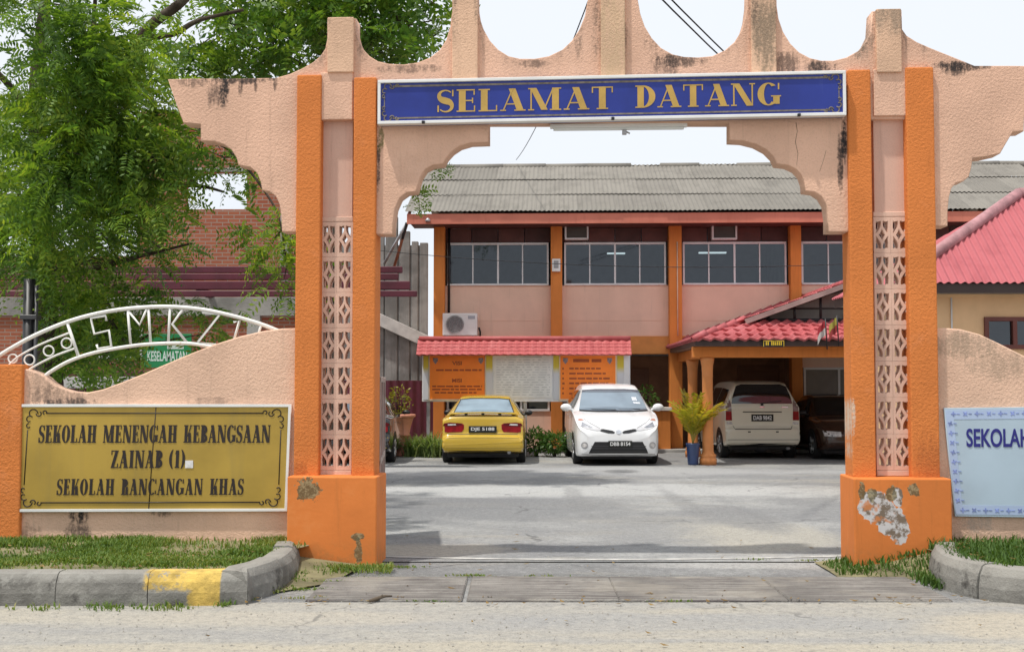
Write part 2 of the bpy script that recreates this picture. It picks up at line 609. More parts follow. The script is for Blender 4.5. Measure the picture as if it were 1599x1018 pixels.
        if ch in '()':
            pts = []; wd = []
            for k in range(13):
                a = R(-62 + 124 * k / 12)
                x = 0.20 * (1 - math.cos(a)) * 1.6
                pts.append((x if ch == '(' else 0.2 - x, 0.5 + 0.62 * math.sin(a)))
                wd.append(h * 0.6 + (T * 0.7) * math.cos(R(-90 + 180 * k / 12)))
            return [s.vst(pts, wd)], 0.24
        return [], W * 0.5
    def line(s, text, x0, x1, z0, z1, v, gap=0.1, slant=0.0):
        """fit the line to the box and return a mesh of thin plates"""
        items = []
        x = 0
        for ch in text:
            P, wd = s.glyph(ch)
            items.append((x, P))
            x += wd + gap
        tot = x - gap
        V, F = [], []
        j = 0
        for (gx, P) in items:
            for p in P:
                off = 0.0002 * (j % 9)
                j += 1
                i0 = len(V)
                n = len(p)
                tri = bmesh_fill(p)
                for (a, b) in p: V.append((x0 + (gx + a) / tot * (x1 - x0), v - 0.0012 - off, z0 + b * (z1 - z0) + slant * ((gx + a) / tot)))
                for t in tri: F.append([i0 + k for k in t])
        return V, F

def bmesh_fill(p):
    from mathutils.geometry import tessellate_polygon
    t = tessellate_polygon([[Vector((a, b, 0)) for a, b in p]])
    out = []
    for tri in t:
        a, b, c = [p[i] for i in tri]
        ar = (b[0] - a[0]) * (c[1] - a[1]) - (b[1] - a[1]) * (c[0] - a[0])
        out.append(tri if ar > 0 else tri[::-1])
    return out

def merge_vf(lst):
    V, F = [], []
    for (v, f) in lst:
        n = len(V)
        V += v
        F += [[i + n for i in t] for t in f]
    return V, F

# ================================================================== GROUND
def sheet(name, pts, z, mat, kind='structure'):
    me = pymesh(name, [(p[0], p[1], z) for p in pts], [list(range(len(pts)))])
    return tag(link(name, me, mat), kind=kind)

def asphalt(name, base, light, dark, warm, stretch=(0.35, 0.5, 1), grain=0.45, patches=()):
    k = NB(name)
    big = k.noise(1.0, 6, 0.6, vec=k.mapped(stretch), dist=0.4)
    med = k.noise(2.3, 6, 0.65)
    c = k.mix(k.step(big, 0.42, 0.62), dark, light)
    c = k.mix(k.math('MULTIPLY', k.step(med, 0.45, 0.7), 0.45), c, base)
    mo = k.noise(7, 6, 0.7)
    c = k.mix(k.math('MULTIPLY', k.step(mo, 0.48, 0.68), 0.40), c, tuple(x * 0.72 for x in dark))
    c = k.mix(k.math('MULTIPLY', k.step(mo, 0.46, 0.30), 0.35), c, tuple(min(1, x * 1.2) for x in light))
    c = k.mix(k.math('MULTIPLY', k.step(k.noise(0.8, 5, 0.6, vec=k.mapped((0.5, 1.2, 1))), 0.5, 0.68), 0.6), c, warm)
    for (cx, cy, rx, ry, colr, amt) in patches:
        X, Y, Z = k.sep()
        a = k.math('DIVIDE', k.math('SUBTRACT', X, cx), rx); b = k.math('DIVIDE', k.math('SUBTRACT', Y, cy), ry)
        d = k.math('ADD', k.math('SQRT', k.math('ADD', k.math('MULTIPLY', a, a), k.math('MULTIPLY', b, b))), k.math('MULTIPLY', k.math('SUBTRACT', k.noise(1.1, 6, 0.65), 0.5), 1.5))
        c = k.mix(k.math('MULTIPLY', k.step(d, 1.15, 0.55), amt), c, colr)
    g = k.noise(70, 3, 0.7)
    gm = k.noise(17, 8, 0.82)
    c = k.mix(k.math('MULTIPLY', k.step(gm, 0.50, 0.60), 0.5), c, tuple(x * 0.62 for x in dark))
    c = k.mix(k.math('MULTIPLY', k.step(gm, 0.47, 0.38), 0.4), c, tuple(min(1, x * 1.3) for x in light))
    g2 = k.noise(190, 2, 0.7)
    c = k.mix(k.math('MULTIPLY', k.step(g, 0.5, 0.62), grain), c, tuple(x * 0.55 for x in dark))
    c = k.mix(k.math('MULTIPLY', k.step(g2, 0.52, 0.66), grain), c, tuple(min(1, x * 1.5) for x in light))
    # fine straggling cracks
    vo = k.n("ShaderNodeTexVoronoi", feature='DISTANCE_TO_EDGE')
    vo.inputs["Scale"].default_value = 0.42
    wv = k.n("ShaderNodeMapping")
    k.l(k.obj(), wv.inputs[0])
    nn = k.n("ShaderNodeTexNoise"); nn.inputs["Scale"].default_value = 1.5; nn.inputs["Detail"].default_value = 6
    k.l(k.obj(), nn.inputs["Vector"])
    ad = k.n("ShaderNodeVectorMath", operation='ADD')
    sc_ = k.n("ShaderNodeVectorMath", operation='SCALE'); sc_.inputs["Scale"].default_value = 0.9
    k.l(nn.outputs["Color"], sc_.inputs[0]); k.l(wv.outputs[0], ad.inputs[0]); k.l(sc_.outputs[0], ad.inputs[1])
    k.l(ad.outputs[0], vo.inputs["Vector"])
    cm = k.math('MULTIPLY', k.step(vo.outputs["Distance"], 0.012, 0.002), k.step(k.noise(0.6, 3), 0.5, 0.6))
    c = k.mix(k.math('MULTIPLY', cm, 0.6), c, tuple(x * 0.4 for x in dark))
    k.bump(k.math('ADD', g, k.math('MULTIPLY', g2, 0.6)), 0.5, 0.006)
    return k.done(c, 0.92, spec=0.2)

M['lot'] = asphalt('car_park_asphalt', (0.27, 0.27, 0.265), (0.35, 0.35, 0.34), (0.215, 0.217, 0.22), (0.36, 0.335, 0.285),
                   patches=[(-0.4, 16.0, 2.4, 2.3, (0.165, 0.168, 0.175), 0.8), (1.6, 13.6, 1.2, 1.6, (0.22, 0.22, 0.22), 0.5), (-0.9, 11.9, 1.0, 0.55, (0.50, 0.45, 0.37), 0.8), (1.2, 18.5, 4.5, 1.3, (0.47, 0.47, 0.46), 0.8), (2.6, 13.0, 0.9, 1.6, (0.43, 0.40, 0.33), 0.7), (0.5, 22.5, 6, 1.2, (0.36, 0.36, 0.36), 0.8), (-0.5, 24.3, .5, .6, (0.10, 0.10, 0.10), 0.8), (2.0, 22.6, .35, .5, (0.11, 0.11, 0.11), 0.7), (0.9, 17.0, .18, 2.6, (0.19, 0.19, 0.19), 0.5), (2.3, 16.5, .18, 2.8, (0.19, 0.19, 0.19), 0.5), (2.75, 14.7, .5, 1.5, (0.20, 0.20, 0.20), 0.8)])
M['road'] = asphalt('road_asphalt', (0.32, 0.312, 0.29), (0.37, 0.35, 0.305), (0.29, 0.285, 0.275), (0.42, 0.375, 0.29), stretch=(0.15, 0.8, 1), grain=0.4,
                    patches=[(1.0, 8.3, 2.6, 0.35, (0.29, 0.29, 0.287), 0.7), (-1.5, 8.45, 1.5, 0.3, (0.41, 0.375, 0.31), 0.7), (0.5, 7.45, 5, 0.25, (0.43, 0.385, 0.29), 0.7), (3.4, 8.2, 0.8, 0.5, (0.43, 0.38, 0.295), 0.8)])
M['apron'] = asphalt('apron_asphalt', (0.25, 0.25, 0.25), (0.32, 0.32, 0.31), (0.19, 0.19, 0.19), (0.34, 0.31, 0.26),
                     patches=[(0, 10.3, 3, 0.18, (0.14, 0.14, 0.135), 0.7), (-1.1, 10.7, 0.5, 0.3, (0.15, 0.15, 0.15), 0.7), (2.2, 10.95, 1.2, 0.25, (0.42, 0.41, 0.39), 0.7)])
M['soil'] = simple('soil', (0.20, 0.16, 0.10), 0.95, vary=0.3, vs=2, bump=0.6, bs=20, bd=0.02)
M['verge_soil'] = simple('verge_soil', (0.19, 0.17, 0.09), 0.95, vary=0.35, vs=3, bump=0.6, bs=30, bd=0.02)

sheet('ground', [(-700, -300), (700, -300), (700, 900), (-700, 900)], -0.03, M['soil'])
sheet('road', [(-60, -12), (60, -12), (60, 9.06), (-60, 9.06)], -0.004, M['road'])
sheet('car_park', [(-16, 11.1), (24, 11.1), (24, 36), (-16, 36)], 0.0, M['lot'])
sheet('entrance_apron', [(-2.3, 9.0), (4.0, 9.0), (4.0, 11.12), (-2.3, 11.12)], -0.010, M['apron'])

# pale concrete lip across the entrance
mb = MB()
N = 24
P0 = []
for i in range(N + 1):
    px = 600 + (1318 - 600) * i / N
    py = 868.5 + 5.5 * (1 - ((px - 940) / 370) ** 2)
    P0.append(gnd(px, py, 0.0))
for i in range(N):
    a, b = P0[i], P0[i + 1]
    wa = 0.022 + 0.012 * math.sin(i * 1.7); wb = 0.022 + 0.012 * math.sin((i + 1) * 1.7)
    mb.quad((a.x, a.y - wa, 0.005), (b.x, b.y - wb, 0.005), (b.x, b.y + wb, 0.009), (a.x, a.y + wa, 0.009))
tag(mb.build('threshold_strip', simple('pale_cement', (0.47, 0.46, 0.43), 0.9, vary=0.25, vs=5)), kind='structure')

# concrete drain covers
def slab_mat():
    k = NB('drain_slab_concrete')
    c = k.vary((0.285, 0.27, 0.245), 0.25, 1.6, 6)
    st = k.noise(1.0, 5, 0.7, vec=k.mapped((0.9, 48, 1)))
    c = k.mix(k.math('MULTIPLY', k.step(st, 0.44, 0.60), 0.85), c, (0.10, 0.086, 0.085))
    c = k.mix(k.math('MULTIPLY', k.step(k.noise(9, 6, .75), 0.48, 0.64), 0.45), c, (0.14, 0.125, 0.12))
    c = k.mix(k.math('MULTIPLY', k.step(k.noise(1.2, 5), 0.5, 0.62), 0.4), c, (0.38, 0.345, 0.29))
    k.bump(k.math('ADD', st, k.noise(60, 3)), 0.8, 0.02)
    return k.done(c, 0.95, spec=0.15)
M['slab'] = slab_mat()
slab_edges = [(-1.58, -0.39), (-0.39, 0.77), (0.77, 2.05), (2.05, 3.28)]
slab_txt = ['grey concrete drain slab nearest the left kerb, streaked with dirt', 'pale smoother concrete drain slab second from the left kerb',
            'dark streaky concrete drain slab just right of the middle of the entrance', 'dark ribbed concrete drain slab nearest the right kerb']
for (a, b), tx in zip(slab_edges, slab_txt):
    mb = MB()
    mb.box(a + 0.012, b - 0.012, 9.10, 10.18, -0.12, 0.008 + random.uniform(0, 0.008), 0.012, M=Matrix.Rotation(R(random.uniform(-0.3, 0.3)), 4, 'Z'))
    tag(mb.build('drain_slab', M['slab']), tx, 'drain cover', 'drain slabs across the entrance')

# verges
def verge(name, pts, z):
    sheet(name, [(p.x, p.y) for p in pts], z, M['verge_soil'])

LK = [gnd(px, py) for px, py in ((-500, 945), (-150, 945), (335, 944), (395, 935), (437, 921), (462, 903), (470, 888))]
RK = [gnd(px, py) for px, py in ((1452, 890), (1452, 903), (1470, 916), (1510, 929), (1573, 940), (1700, 948), (2050, 952))]

def resample(pts, step):
    out = []
    for i in range(len(pts) - 1):
        p0 = pts[max(i - 1, 0)]; p1 = pts[i]; p2 = pts[i + 1]; p3 = pts[min(i + 2, len(pts) - 1)]
        n = max(2, int((p2 - p1).length / step))
        for j in range(n):
            t = j / n
            out.append(0.5 * ((2 * p1) + (p2 - p0) * t + (2 * p0 - 5 * p1 + 4 * p2 - p3) * t * t + (3 * p1 - p0 - 3 * p2 + p3) * t ** 3))
    out.append(pts[-1])
    return out

def kerb_mesh(path, side, hgt, unit=0.62, rnd=0.008):
    """kerb units swept along the outer foot line; side=+1: body lies to the left of travel"""
    pts = resample(path, 0.1)
    prof = [(0, -0.06), (0.0, 0.09), (0.02, hgt - 0.07), (0.055, hgt - 0.012), (0.085, hgt), (0.20, hgt), (0.215, hgt - 0.02), (0.215, -0.06)]
    mb = MB()
    acc = 0
    seg = []
    segs = []
    for i, p in enumerate(pts):
        if i: acc += (pts[i] - pts[i - 1]).length
        seg.append(p)
        if acc > unit and i < len(pts) - 2:
            segs.append(seg); seg = [p]; acc = 0
    segs.append(seg)
    V, F = [], []
    for sg in segs:
        if len(sg) < 2: continue
        dz = random.uniform(-rnd, rnd); dn = random.uniform(-rnd, rnd)
        sg = list(sg)
        d0 = (sg[1] - sg[0]).normalized(); d1 = (sg[-1] - sg[-2]).normalized()
        sg[0] = sg[0] + d0 * 0.004; sg[-1] = sg[-1] - d1 * 0.004
        base = len(V)
        for j, p in enumerate(sg):
            t = (sg[min(j + 1, len(sg) - 1)] - sg[max(j - 1, 0)]).normalized()
            nrm = Vector((-t.y, t.x, 0)) * side
            for (a, h) in prof:
                q = p + nrm * (a + dn)
                V.append((q.x + random.uniform(-.002, .002), q.y + random.uniform(-.002, .002), h + dz * (h > 0) + random.uniform(-.002, .002)))
        K = len(prof)
        for j in range(len(sg) - 1):
            for m in range(K - 1):
                F.append((base + j * K + m, base + (j + 1) * K + m, base + (j + 1) * K + m + 1, base + j * K + m + 1))
        F.append([base + m for m in range(K)][::-1])
        F.append([base + (len(sg) - 1) * K + m for m in range(K)])
    me = pymesh('kerb', V, F)
    b = bmesh.new(); b.from_mesh(me); bmesh.ops.recalc_face_normals(b, faces=b.faces); b.to_mesh(me); b.free()
    return me

def kerb_mat(paint):
    k = NB('kerb_concrete_painted' if paint else 'kerb_concrete')
    c = k.vary((0.205, 0.197, 0.178), 0.32, 2.2, 6)
    c = k.mix(k.step(k.noise(5, 6, 0.7), 0.5, 0.68), c, (0.085, 0.08, 0.073))
    Xk, Yk, Zk = k.sep()
    c = k.mix(k.math('MULTIPLY', k.step(Zk, 0.16, 0.215), 0.55), c, (0.36, 0.345, 0.31))
    c = k.mix(k.math('MULTIPLY', k.step(k.noise(9, 5, 0.7), 0.52, 0.66), 0.6), c, (0.33, 0.32, 0.29))
    if paint:
        X, Y, Z = k.sep()
        rag = k.math('MULTIPLY', k.math('SUBTRACT', k.noise(9, 6, 0.7), 0.5), 0.22)
        xx = k.math('ADD', X, rag)
        zz = k.math('ADD', Z, k.math('MULTIPLY', rag, 0.35))
        m1 = k.math('MULTIPLY', k.step(X, -2.70, -2.66), k.step(X, -2.12, -2.135))
        low = k.math('MAXIMUM', k.step(zz, 0.095, 0.125), k.step(xx, -2.36, -2.31))
        worn = k.step(k.noise(14, 6, 0.75), 0.62, 0.5)
        wornx = k.math('MAXIMUM', worn, k.step(xx, -2.5, -2.35))
        m = k.math('MULTIPLY', k.math('MULTIPLY', m1, low), wornx)
        y = k.vary((0.58, 0.40, 0.10), 0.3, 10)
        c = k.mix(k.math('MULTIPLY', m, 0.93), c, y)
    k.bump(k.math('ADD', k.noise(40, 4, 0.7), k.noise(9, 3)), 0.8, 0.012)
    return k.done(c, 0.95, spec=0.15)
tag(link('kerb', kerb_mesh(LK, 1, 0.235), kerb_mat(True)), 'grey concrete kerb with a worn yellow painted length, curving up to the left gate pillar', 'kerb', 'kerbs beside the entrance')
tag(link('kerb', kerb_mesh(RK, 1, 0.25), kerb_mat(False)), 'unpainted grey concrete kerb curving round the grass at the right gate pillar', 'kerb', 'kerbs beside the entrance')

vl = [Vector((-9, 9.0, 0)), gnd(330, 944) + Vector((-0.05, 0.12, 0)), gnd(430, 921) + Vector((-0.1, 0.1, 0)), gnd(460, 898) + Vector((-0.12, 0, 0)), Vector((-1.78, 10.75, 0)), Vector((-1.9, 11.3, 0)), Vector((-9, 11.6, 0))]
verge('verge', vl, 0.19)
vr = [Vector((3.56, 10.5, 0)), RK[1] + Vector((0.14, 0.02, 0)), RK[2] + Vector((0.1, 0.12, 0)), RK[3] + Vector((0.03, 0.15, 0)), RK[4] + Vector((0, 0.15, 0)), RK[6] + Vector((0, 0.15, 0)), Vector((11, 11.0, 0)), Vector((3.56, 11.0, 0))]
verge('verge', vr, 0.19)
# earth bank falling from the right verge to the slabs, and a strip of soil by the left pillar
mbk = MB()
gx = [2.72, 2.95, 3.2, 3.42, 3.62]
gz = [-0.008, 0.03, 0.075, 0.13, 0.19]
gy = [10.16, 10.34, 10.55, 10.8, 11.05]
gf = [-0.012, 0.45, 0.9, 1.0, 1.0]
def bkp(i, j): return (gx[i] + random.uniform(-.03, .03) * (0 if i in (0, 4) else 1), gy[j] + 0.12 * (i / 4 - .5) * (-1 if j == 0 else 0), -0.008 if j == 0 else gz[i] * gf[j] + random.uniform(0, .012))
bpts = {(i, j): bkp(i, j) for i in range(5) for j in range(5)}
for i in range(4):
    for j in range(4): mbk.quad(bpts[i, j], bpts[i + 1, j], bpts[i + 1, j + 1], bpts[i, j + 1])
mbk.quad((-1.95, 9.3, 0.004), (-1.45, 9.9, 0.006), (-1.3, 10.75, 0.02), (-1.9, 10.75, 0.10))
tag(mbk.build('earth_bank', M['verge_soil']), kind='structure')

# ---- grass (uncountable)
def blades(spots, name, mat, hmin, hmax, wd=0.006, lean=0.6):
    """spots: array of (x, y, z, scale)"""
    s = np.asarray(spots)
    n = len(s)
    ang = RNG.uniform(0, 2 * np.pi, n)
    h = RNG.uniform(hmin, hmax, n) * s[:, 3]
    ln = RNG.uniform(0.1, lean, n) * h
    dx, dy = np.cos(ang), np.sin(ang)
    w_ = wd * RNG.uniform(0.6, 1.4, n)
    px, py = -dy * w_, dx * w_
    base = s[:, :3]
    V = np.empty((n, 5, 3))
    V[:, 0] = base + np.stack([px, py, 0 * px], 1)
    V[:, 1] = base - np.stack([px, py, 0 * px], 1)
    mid = base + np.stack([dx * ln * 0.35, dy * ln * 0.35, h * 0.62], 1)
    V[:, 2] = mid - np.stack([px, py, 0 * px], 1) * 0.8
    V[:, 3] = mid + np.stack([px, py, 0 * px], 1) * 0.8
    V[:, 4] = base + np.stack([dx * ln, dy * ln, h], 1)
    idx = np.arange(n)[:, None] * 5
    q = np.concatenate([idx + np.array([[0, 1, 2, 3]]), idx + np.array([[3, 2, 4, 4]])])
    me = bpy.data.meshes.new(name)
    faces = [tuple(r) for r in (idx + np.array([[0, 1, 2, 3]]))] + [tuple(r) for r in (idx + np.array([[3, 2, 4]]))]
    me.from_pydata([tuple(v) for v in V.reshape(-1, 3)], [], faces)
    me.update()
    return tag(link(name, me, mat), kind='stuff')
M['grass'] = island_leaf('grass_blades', [(0.05, 0.10, 0.014), (0.10, 0.18, 0.03), (0.18, 0.24, 0.05), (0.36, 0.31, 0.14)], 0.6, 0.3)
M['grass_dark'] = island_leaf('grass_blades_dark', [(0.035, 0.075, 0.012), (0.07, 0.14, 0.025), (0.12, 0.19, 0.04)], 0.6, 0.3)

def inpoly(x, y, poly):
    c = False
    n = len(poly)
    for i in range(n):
        a, b = poly[i], poly[i - 1]
        if (a[1] > y) != (b[1] > y) and x < (b[0] - a[0]) * (y - a[1]) / (b[1] - a[1]) + a[0]: c = not c
    return c
from mathutils import noise as mnoise
sp = []
while len(sp) < 26000:
    x, y = random.uniform(-5.6, -1.7), random.uniform(8.9, 11.1)
    if not inpoly(x, y, [(p.x, p.y) for p in vl]): continue
    d = mnoise.noise(Vector((x * 1.3, y * 2.0, 0)))
    if d < 0.08 and random.random() < (0.93 if d < -.1 else .7): continue
    sp.append((x, y, 0.19, 0.55 + 0.5 * max(0, d + 0.3) + (0.35 if y > 10.5 else 0)))
for px0, px1, py in ((17, 330, 948), (120, 300, 946), (330, 470, 930)):
    for _ in range(520):
        t = random.random()
        if mnoise.noise(Vector((t * 9, px0, 0))) + 0.5 * mnoise.noise(Vector((t * 31, px0, 4))) < 0.02 + 0.25 * random.random(): continue
        p = gnd(px0 + (px1 - px0) * t, py + random.uniform(-2, 5))
        if px0 == 330: p = LK[2].lerp(LK[5], t) + Vector((0.1 * math.sin(t * 3) + 0.03, -0.05 - 0.1 * math.sin(t * 3.1), 0))
        sp.append((p.x + random.gauss(0, 0.03), p.y - abs(random.gauss(0, 0.04)), 0, random.uniform(.4, 1.0)))
for _ in range(1700):                         # weeds by the left pillar foot
    x = random.uniform(-2.0, -1.02); y = 10.66 - abs(random.gauss(0, 0.16)) - (0.5 * random.random() if x < -1.7 else 0)
    sp.append((x, y, 0.02, random.uniform(0.5, 1.0)))
for cx_, cy_, n_ in ((-1.0, 10.75, 160), (-0.35, 10.28, 130), (-0.75, 9.6, 0), (-1.35, 10.15, 60), (0.25, 10.24, 40), (1.2, 9.07, 30), (-.6, 9.07, 22), (2.75, 11.15, 40), (2.2, 11.2, 14), (-1.5, 9.95, 140), (-1.6, 9.6, 120), (-1.55, 9.2, 60)):
    for _ in range(n_):
        sp.append((cx_ + random.gauss(0, 0.09), cy_ + random.gauss(0, 0.025 if cy_ > 9.08 else .012), 0.0, random.uniform(0.2, 0.45)))
blades(sp, 'grass', M['grass'], 0.018, 0.062, 0.006, 1.1)
sp = []
while len(sp) < 17000:
    x, y = random.uniform(2.75, 6.2), random.uniform(9.0, 11.0)
    inside = inpoly(x, y, [(p.x, p.y) for p in vr])
    bank = inpoly(x, y, [(2.74, 10.3), (3.0, 10.2), (3.6, 10.1), (3.62, 11), (2.74, 10.9)]) and not (x < 3.3 and y < 10.3 and random.random() < .6)
    if not (inside or bank): continue
    if bank and not inside and random.random() < .45: continue
    sp.append((x, y, 0.19 if inside else max(0, (-0.01 + 0.19 * (x - 2.72) / 0.9) * min(1, (y - 10.16) / .35)), random.uniform(0.8, 1.4) * (1.0 if inside else .62)))
for _ in range(300):
    p = RK[1].lerp(RK[2], random.random())
    sp.append((p.x + random.gauss(-0.02, 0.06), p.y + random.gauss(-0.06, 0.06), 0, 1.0))
blades(sp, 'grass', M['grass_dark'], 0.03, 0.095, 0.007, 1.0)

# fallen twig on the road edge, pebbles on the asphalt
mb = MB()
tp = [gnd(x, y, 0.015) for x, y in ((577, 938), (590, 934), (600, 931), (612, 930))]
mb.tube(tp, [0.012, 0.016, 0.014, 0.006], 6)
mb.tube([tp[1], tp[1] + Vector((0.03, 0.05, 0.02))], [0.008, 0.003], 5)
tag(mb.build('twig', simple('twig_bark', (0.10, 0.075, 0.05), 0.9)), 'short dark fallen twig lying on the road by the drain slabs', 'twig')
V, F = [], []
for _ in range(1500):
    x, y = random.uniform(-4.5, 4.5), random.uniform(7.0, 9.3) if random.random() < .7 else random.uniform(9, 14)
    r = random.uniform(0.003, 0.010)
    n = len(V)
    for (a, b, c) in ((1, 0, 0), (-1, 0, 0), (0, 1, 0), (0, -1, 0), (0, 0, .7)):
        V.append((x + a * r * random.uniform(.6, 1.2), y + b * r * random.uniform(.6, 1.2), c * r))
    F += [(n, n + 2, n + 4), (n + 2, n + 1, n + 4), (n + 1, n + 3, n + 4), (n + 3, n, n + 4)]
LV, LF = [], []
for _ in range(330):
    u_ = random.random()
    if u_ < .45: x, y, z = random.uniform(-5, -1.7), random.uniform(9.0, 10.7), .215
    elif u_ < .6: x, y, z = random.uniform(3.4, 5), random.uniform(9.5, 10.6), .25
    elif u_ < .8: x, y, z = random.uniform(-3.5, 3.5), random.gauss(9.05, .12), .014
    else: x, y, z = random.uniform(-2.2, 3.2), random.uniform(7.4, 13), .010
    if u_ < .45 and not inpoly(x, y, [(p.x, p.y) for p in vl]): continue
    if .45 <= u_ < .6 and not inpoly(x, y, [(p.x, p.y) for p in vr]): continue
    a = random.uniform(0, 6.28); L = random.uniform(.015, .04); w2 = L * .3
    n = len(LV); c_, s_ = math.cos(a), math.sin(a)
    for (p, q_, h) in ((-L, 0, .004), (0, w2, 0), (L, 0, .012), (0, -w2, .006)): LV.append((x + p * c_ - q_ * s_, y + p * s_ + q_ * c_, z + h))
    LF.append((n, n + 1, n + 2, n + 3))
tag(link('fallen_leaves', pymesh('fallen_leaves', LV, LF), island_leaf('dry_leaf', [(.10, .06, .02), (.22, .14, .05), (.34, .25, .10)], .8, .1)), kind='stuff')
tag(link('gravel', pymesh('gravel', V, F), simple('grit', (0.30, 0.28, 0.24), 0.9, vary=0.3, vs=40)), kind='stuff')

# ================================================================== GATE
def g(px, py, v=0.0): return GF.loc(px, py, v)
gate = GF.place(thing('gate_arch', 'peach and orange stuccoed entrance arch with scalloped crown over the driveway', 'gate'))
crown_z0 = g(800, 110)[1]
def spot_g(px, py, rpx, rpy, amt, colr=(0.035, 0.03, 0.03)):
    u, z = g(px, py, 0.05)
    return (u, z, rpx / 175, rpy / 175, amt, colr)
M['pink'] = stucco('pink_stucco', PINK, 42, 0.75, top=[(g(800, 112)[1], g(800, 70)[1], 0.62)],
                   spots=[spot_g(350, 140, 10, 40, 1), spot_g(336, 150, 18, 26, .7), spot_g(375, 132, 5, 26, .8), spot_g(400, 130, 5, 18, .8), spot_g(430, 128, 5, 20, .8), spot_g(300, 126, 40, 14, .6), spot_g(380, 124, 70, 10, .9),
                          spot_g(1500, 103, 60, 10, .9), spot_g(1490, 108, 25, 14, .8), spot_g(1280, 105, 30, 16, .9), spot_g(1225, 100, 40, 22, .7), spot_g(1060, 95, 50, 14, .8), spot_g(1040, 105, 30, 24, .6), spot_g(830, 100, 40, 8, .6), spot_g(640, 108, 60, 10, .6),
                          spot_g(1318, 215, 6, 50, 1), spot_g(1312, 255, 6, 60, .9), spot_g(590, 250, 5, 70, .9), spot_g(593, 215, 8, 30, .8, (0.10, 0.12, 0.03)), spot_g(1345, 60, 30, 40, .6, (0.16, 0.14, 0.11))])
M['pink_pil'] = stucco('pink_stucco_pilaster', (0.72, 0.47, 0.32), 42, 0.75, top=[(g(800, 90)[1], g(800, 20)[1], 0.75)], patchy=0.12,
                       spots=[spot_g(1195, 60, 26, 90, .75, (0.17, 0.14, 0.10)), spot_g(957, 60, 40, 120, .35, (0.45, 0.36, 0.20)), spot_g(1390, 25, 40, 40, .6, (0.2, 0.17, 0.13))])
M['pink_smooth'] = stucco('pink_render_smooth', (0.66, 0.43, 0.34), 60, 0.15, patchy=0.06)
M['orange'] = stucco('orange_stucco', ORANGE, 38, 0.85, patchy=0.08,
                     spots=[spot_g(1450, 720, 30, 60, .5, (0.3, 0.09, 0.03)), spot_g(1412, 735, 8, 40, .9, (0.12, 0.05, 0.02)), spot_g(1329, 655, 7, 38, 1, (0.66, 0.52, 0.40)), spot_g(1326, 700, 5, 26, .9, (0.62, 0.48, 0.36)), spot_g(470, 735, 20, 20, .5, (0.3, 0.1, 0.03))])

TOP = [(262, 124), (300, 123), (360, 123), (430, 122), (452, 116), (470, 108), (488, 98), (500, 88), (508, 76), (511, 60), (511, 29), (556, 29),
       (556, 50), (559, 62), (566, 76), (577, 88), (590, 96), (608, 100), (630, 101), (652, 98), (672, 90), (687, 78), (697, 62), (703, 42), (706, 18), (706, -45), (745, -45),
       (746, 10), (749, 28), (755, 46), (765, 64), (778, 78), (794, 88), (812, 92), (835, 92), (857, 88), (878, 78), (893, 64), (905, 46), (913, 26), (918, 0), (922, -40), (932, -70), (936, -110), (978, -110), (982, -70), (992, -40),
       (996, 0), (1000, 22), (1007, 42), (1018, 60), (1032, 75), (1050, 85), (1068, 89), (1090, 90), (1112, 88), (1132, 79), (1147, 66), (1158, 48), (1164, 28), (1167, 5), (1168, -45), (1212, -45),
       (1213, 10), (1216, 30), (1223, 50), (1234, 68), (1248, 82), (1265, 91), (1283, 95), (1302, 95), (1322, 90), (1340, 80), (1352, 66), (1360, 50), (1362, 18), (1408, 16),
       (1409, 46), (1416, 56), (1432, 66), (1455, 76), (1480, 86), (1505, 96), (1522, 103), (1580, 103), (1655, 104)]
RW = [(1655, 104), (1642, 135), (1630, 172), (1600, 178), (1599, 205), (1582, 206), (1570, 226), (1562, 240), (1540, 245), (1519, 247), (1517, 262), (1513, 276), (1505, 283), (1493, 286), (1486, 294), (1482, 308), (1480, 330), (1480, 353), (1441, 353)]
LC = [(570, 366), (613, 366), (614, 345), (617, 325), (624, 309), (635, 301), (650, 299), (652, 290), (656, 276), (664, 264), (676, 258), (692, 256), (697, 246), (706, 236), (718, 228), (735, 223), (763, 222), (763, 191)]
RC = [(1139, 191), (1139, 219), (1160, 220), (1180, 225), (1197, 234), (1208, 245), (1213, 256), (1230, 258), (1243, 264), (1252, 274), (1256, 286), (1257, 298), (1272, 300), (1283, 307), (1290, 319), (1293, 340), (1293, 362), (1345, 362)]
LW = [(480, 362), (440, 362), (439, 335), (436, 318), (430, 306), (420, 299), (409, 297), (407, 284), (401, 270), (390, 261), (372, 258), (369, 246), (361, 234), (350, 226), (334, 221), (313, 220), (313, 194), (286, 192), (274, 160)]
outline = TOP + RW[1:] + [(1441, 186), (1345, 186)] + RC[::-1] + LC[::-1] + [(570, 186), (480, 186)] + LW
pl = curve_mesh([[g(x, y, 0.05) for x, y in outline]], 0.22, 0.05, 0.008)
link('crown', pl, M['pink'], gate)

def gbox(mb, x0, x1, y0, y1, v0, v1, bev=0.008, ref=None):
    """box given by the pixel rectangle of its front face"""
    a = g(x0, (y0 + y1) / 2, v0); b = g(x1, (y0 + y1) / 2, v0)
    zt = g((x0 + x1) / 2, y0, v0)[1]; zb = g((x0 + x1) / 2, y1, v0)[1]
    mb.box(a[0], b[0], v0, v1, zb, zt, bev, seg=2)
    return a[0], b[0], zb, zt

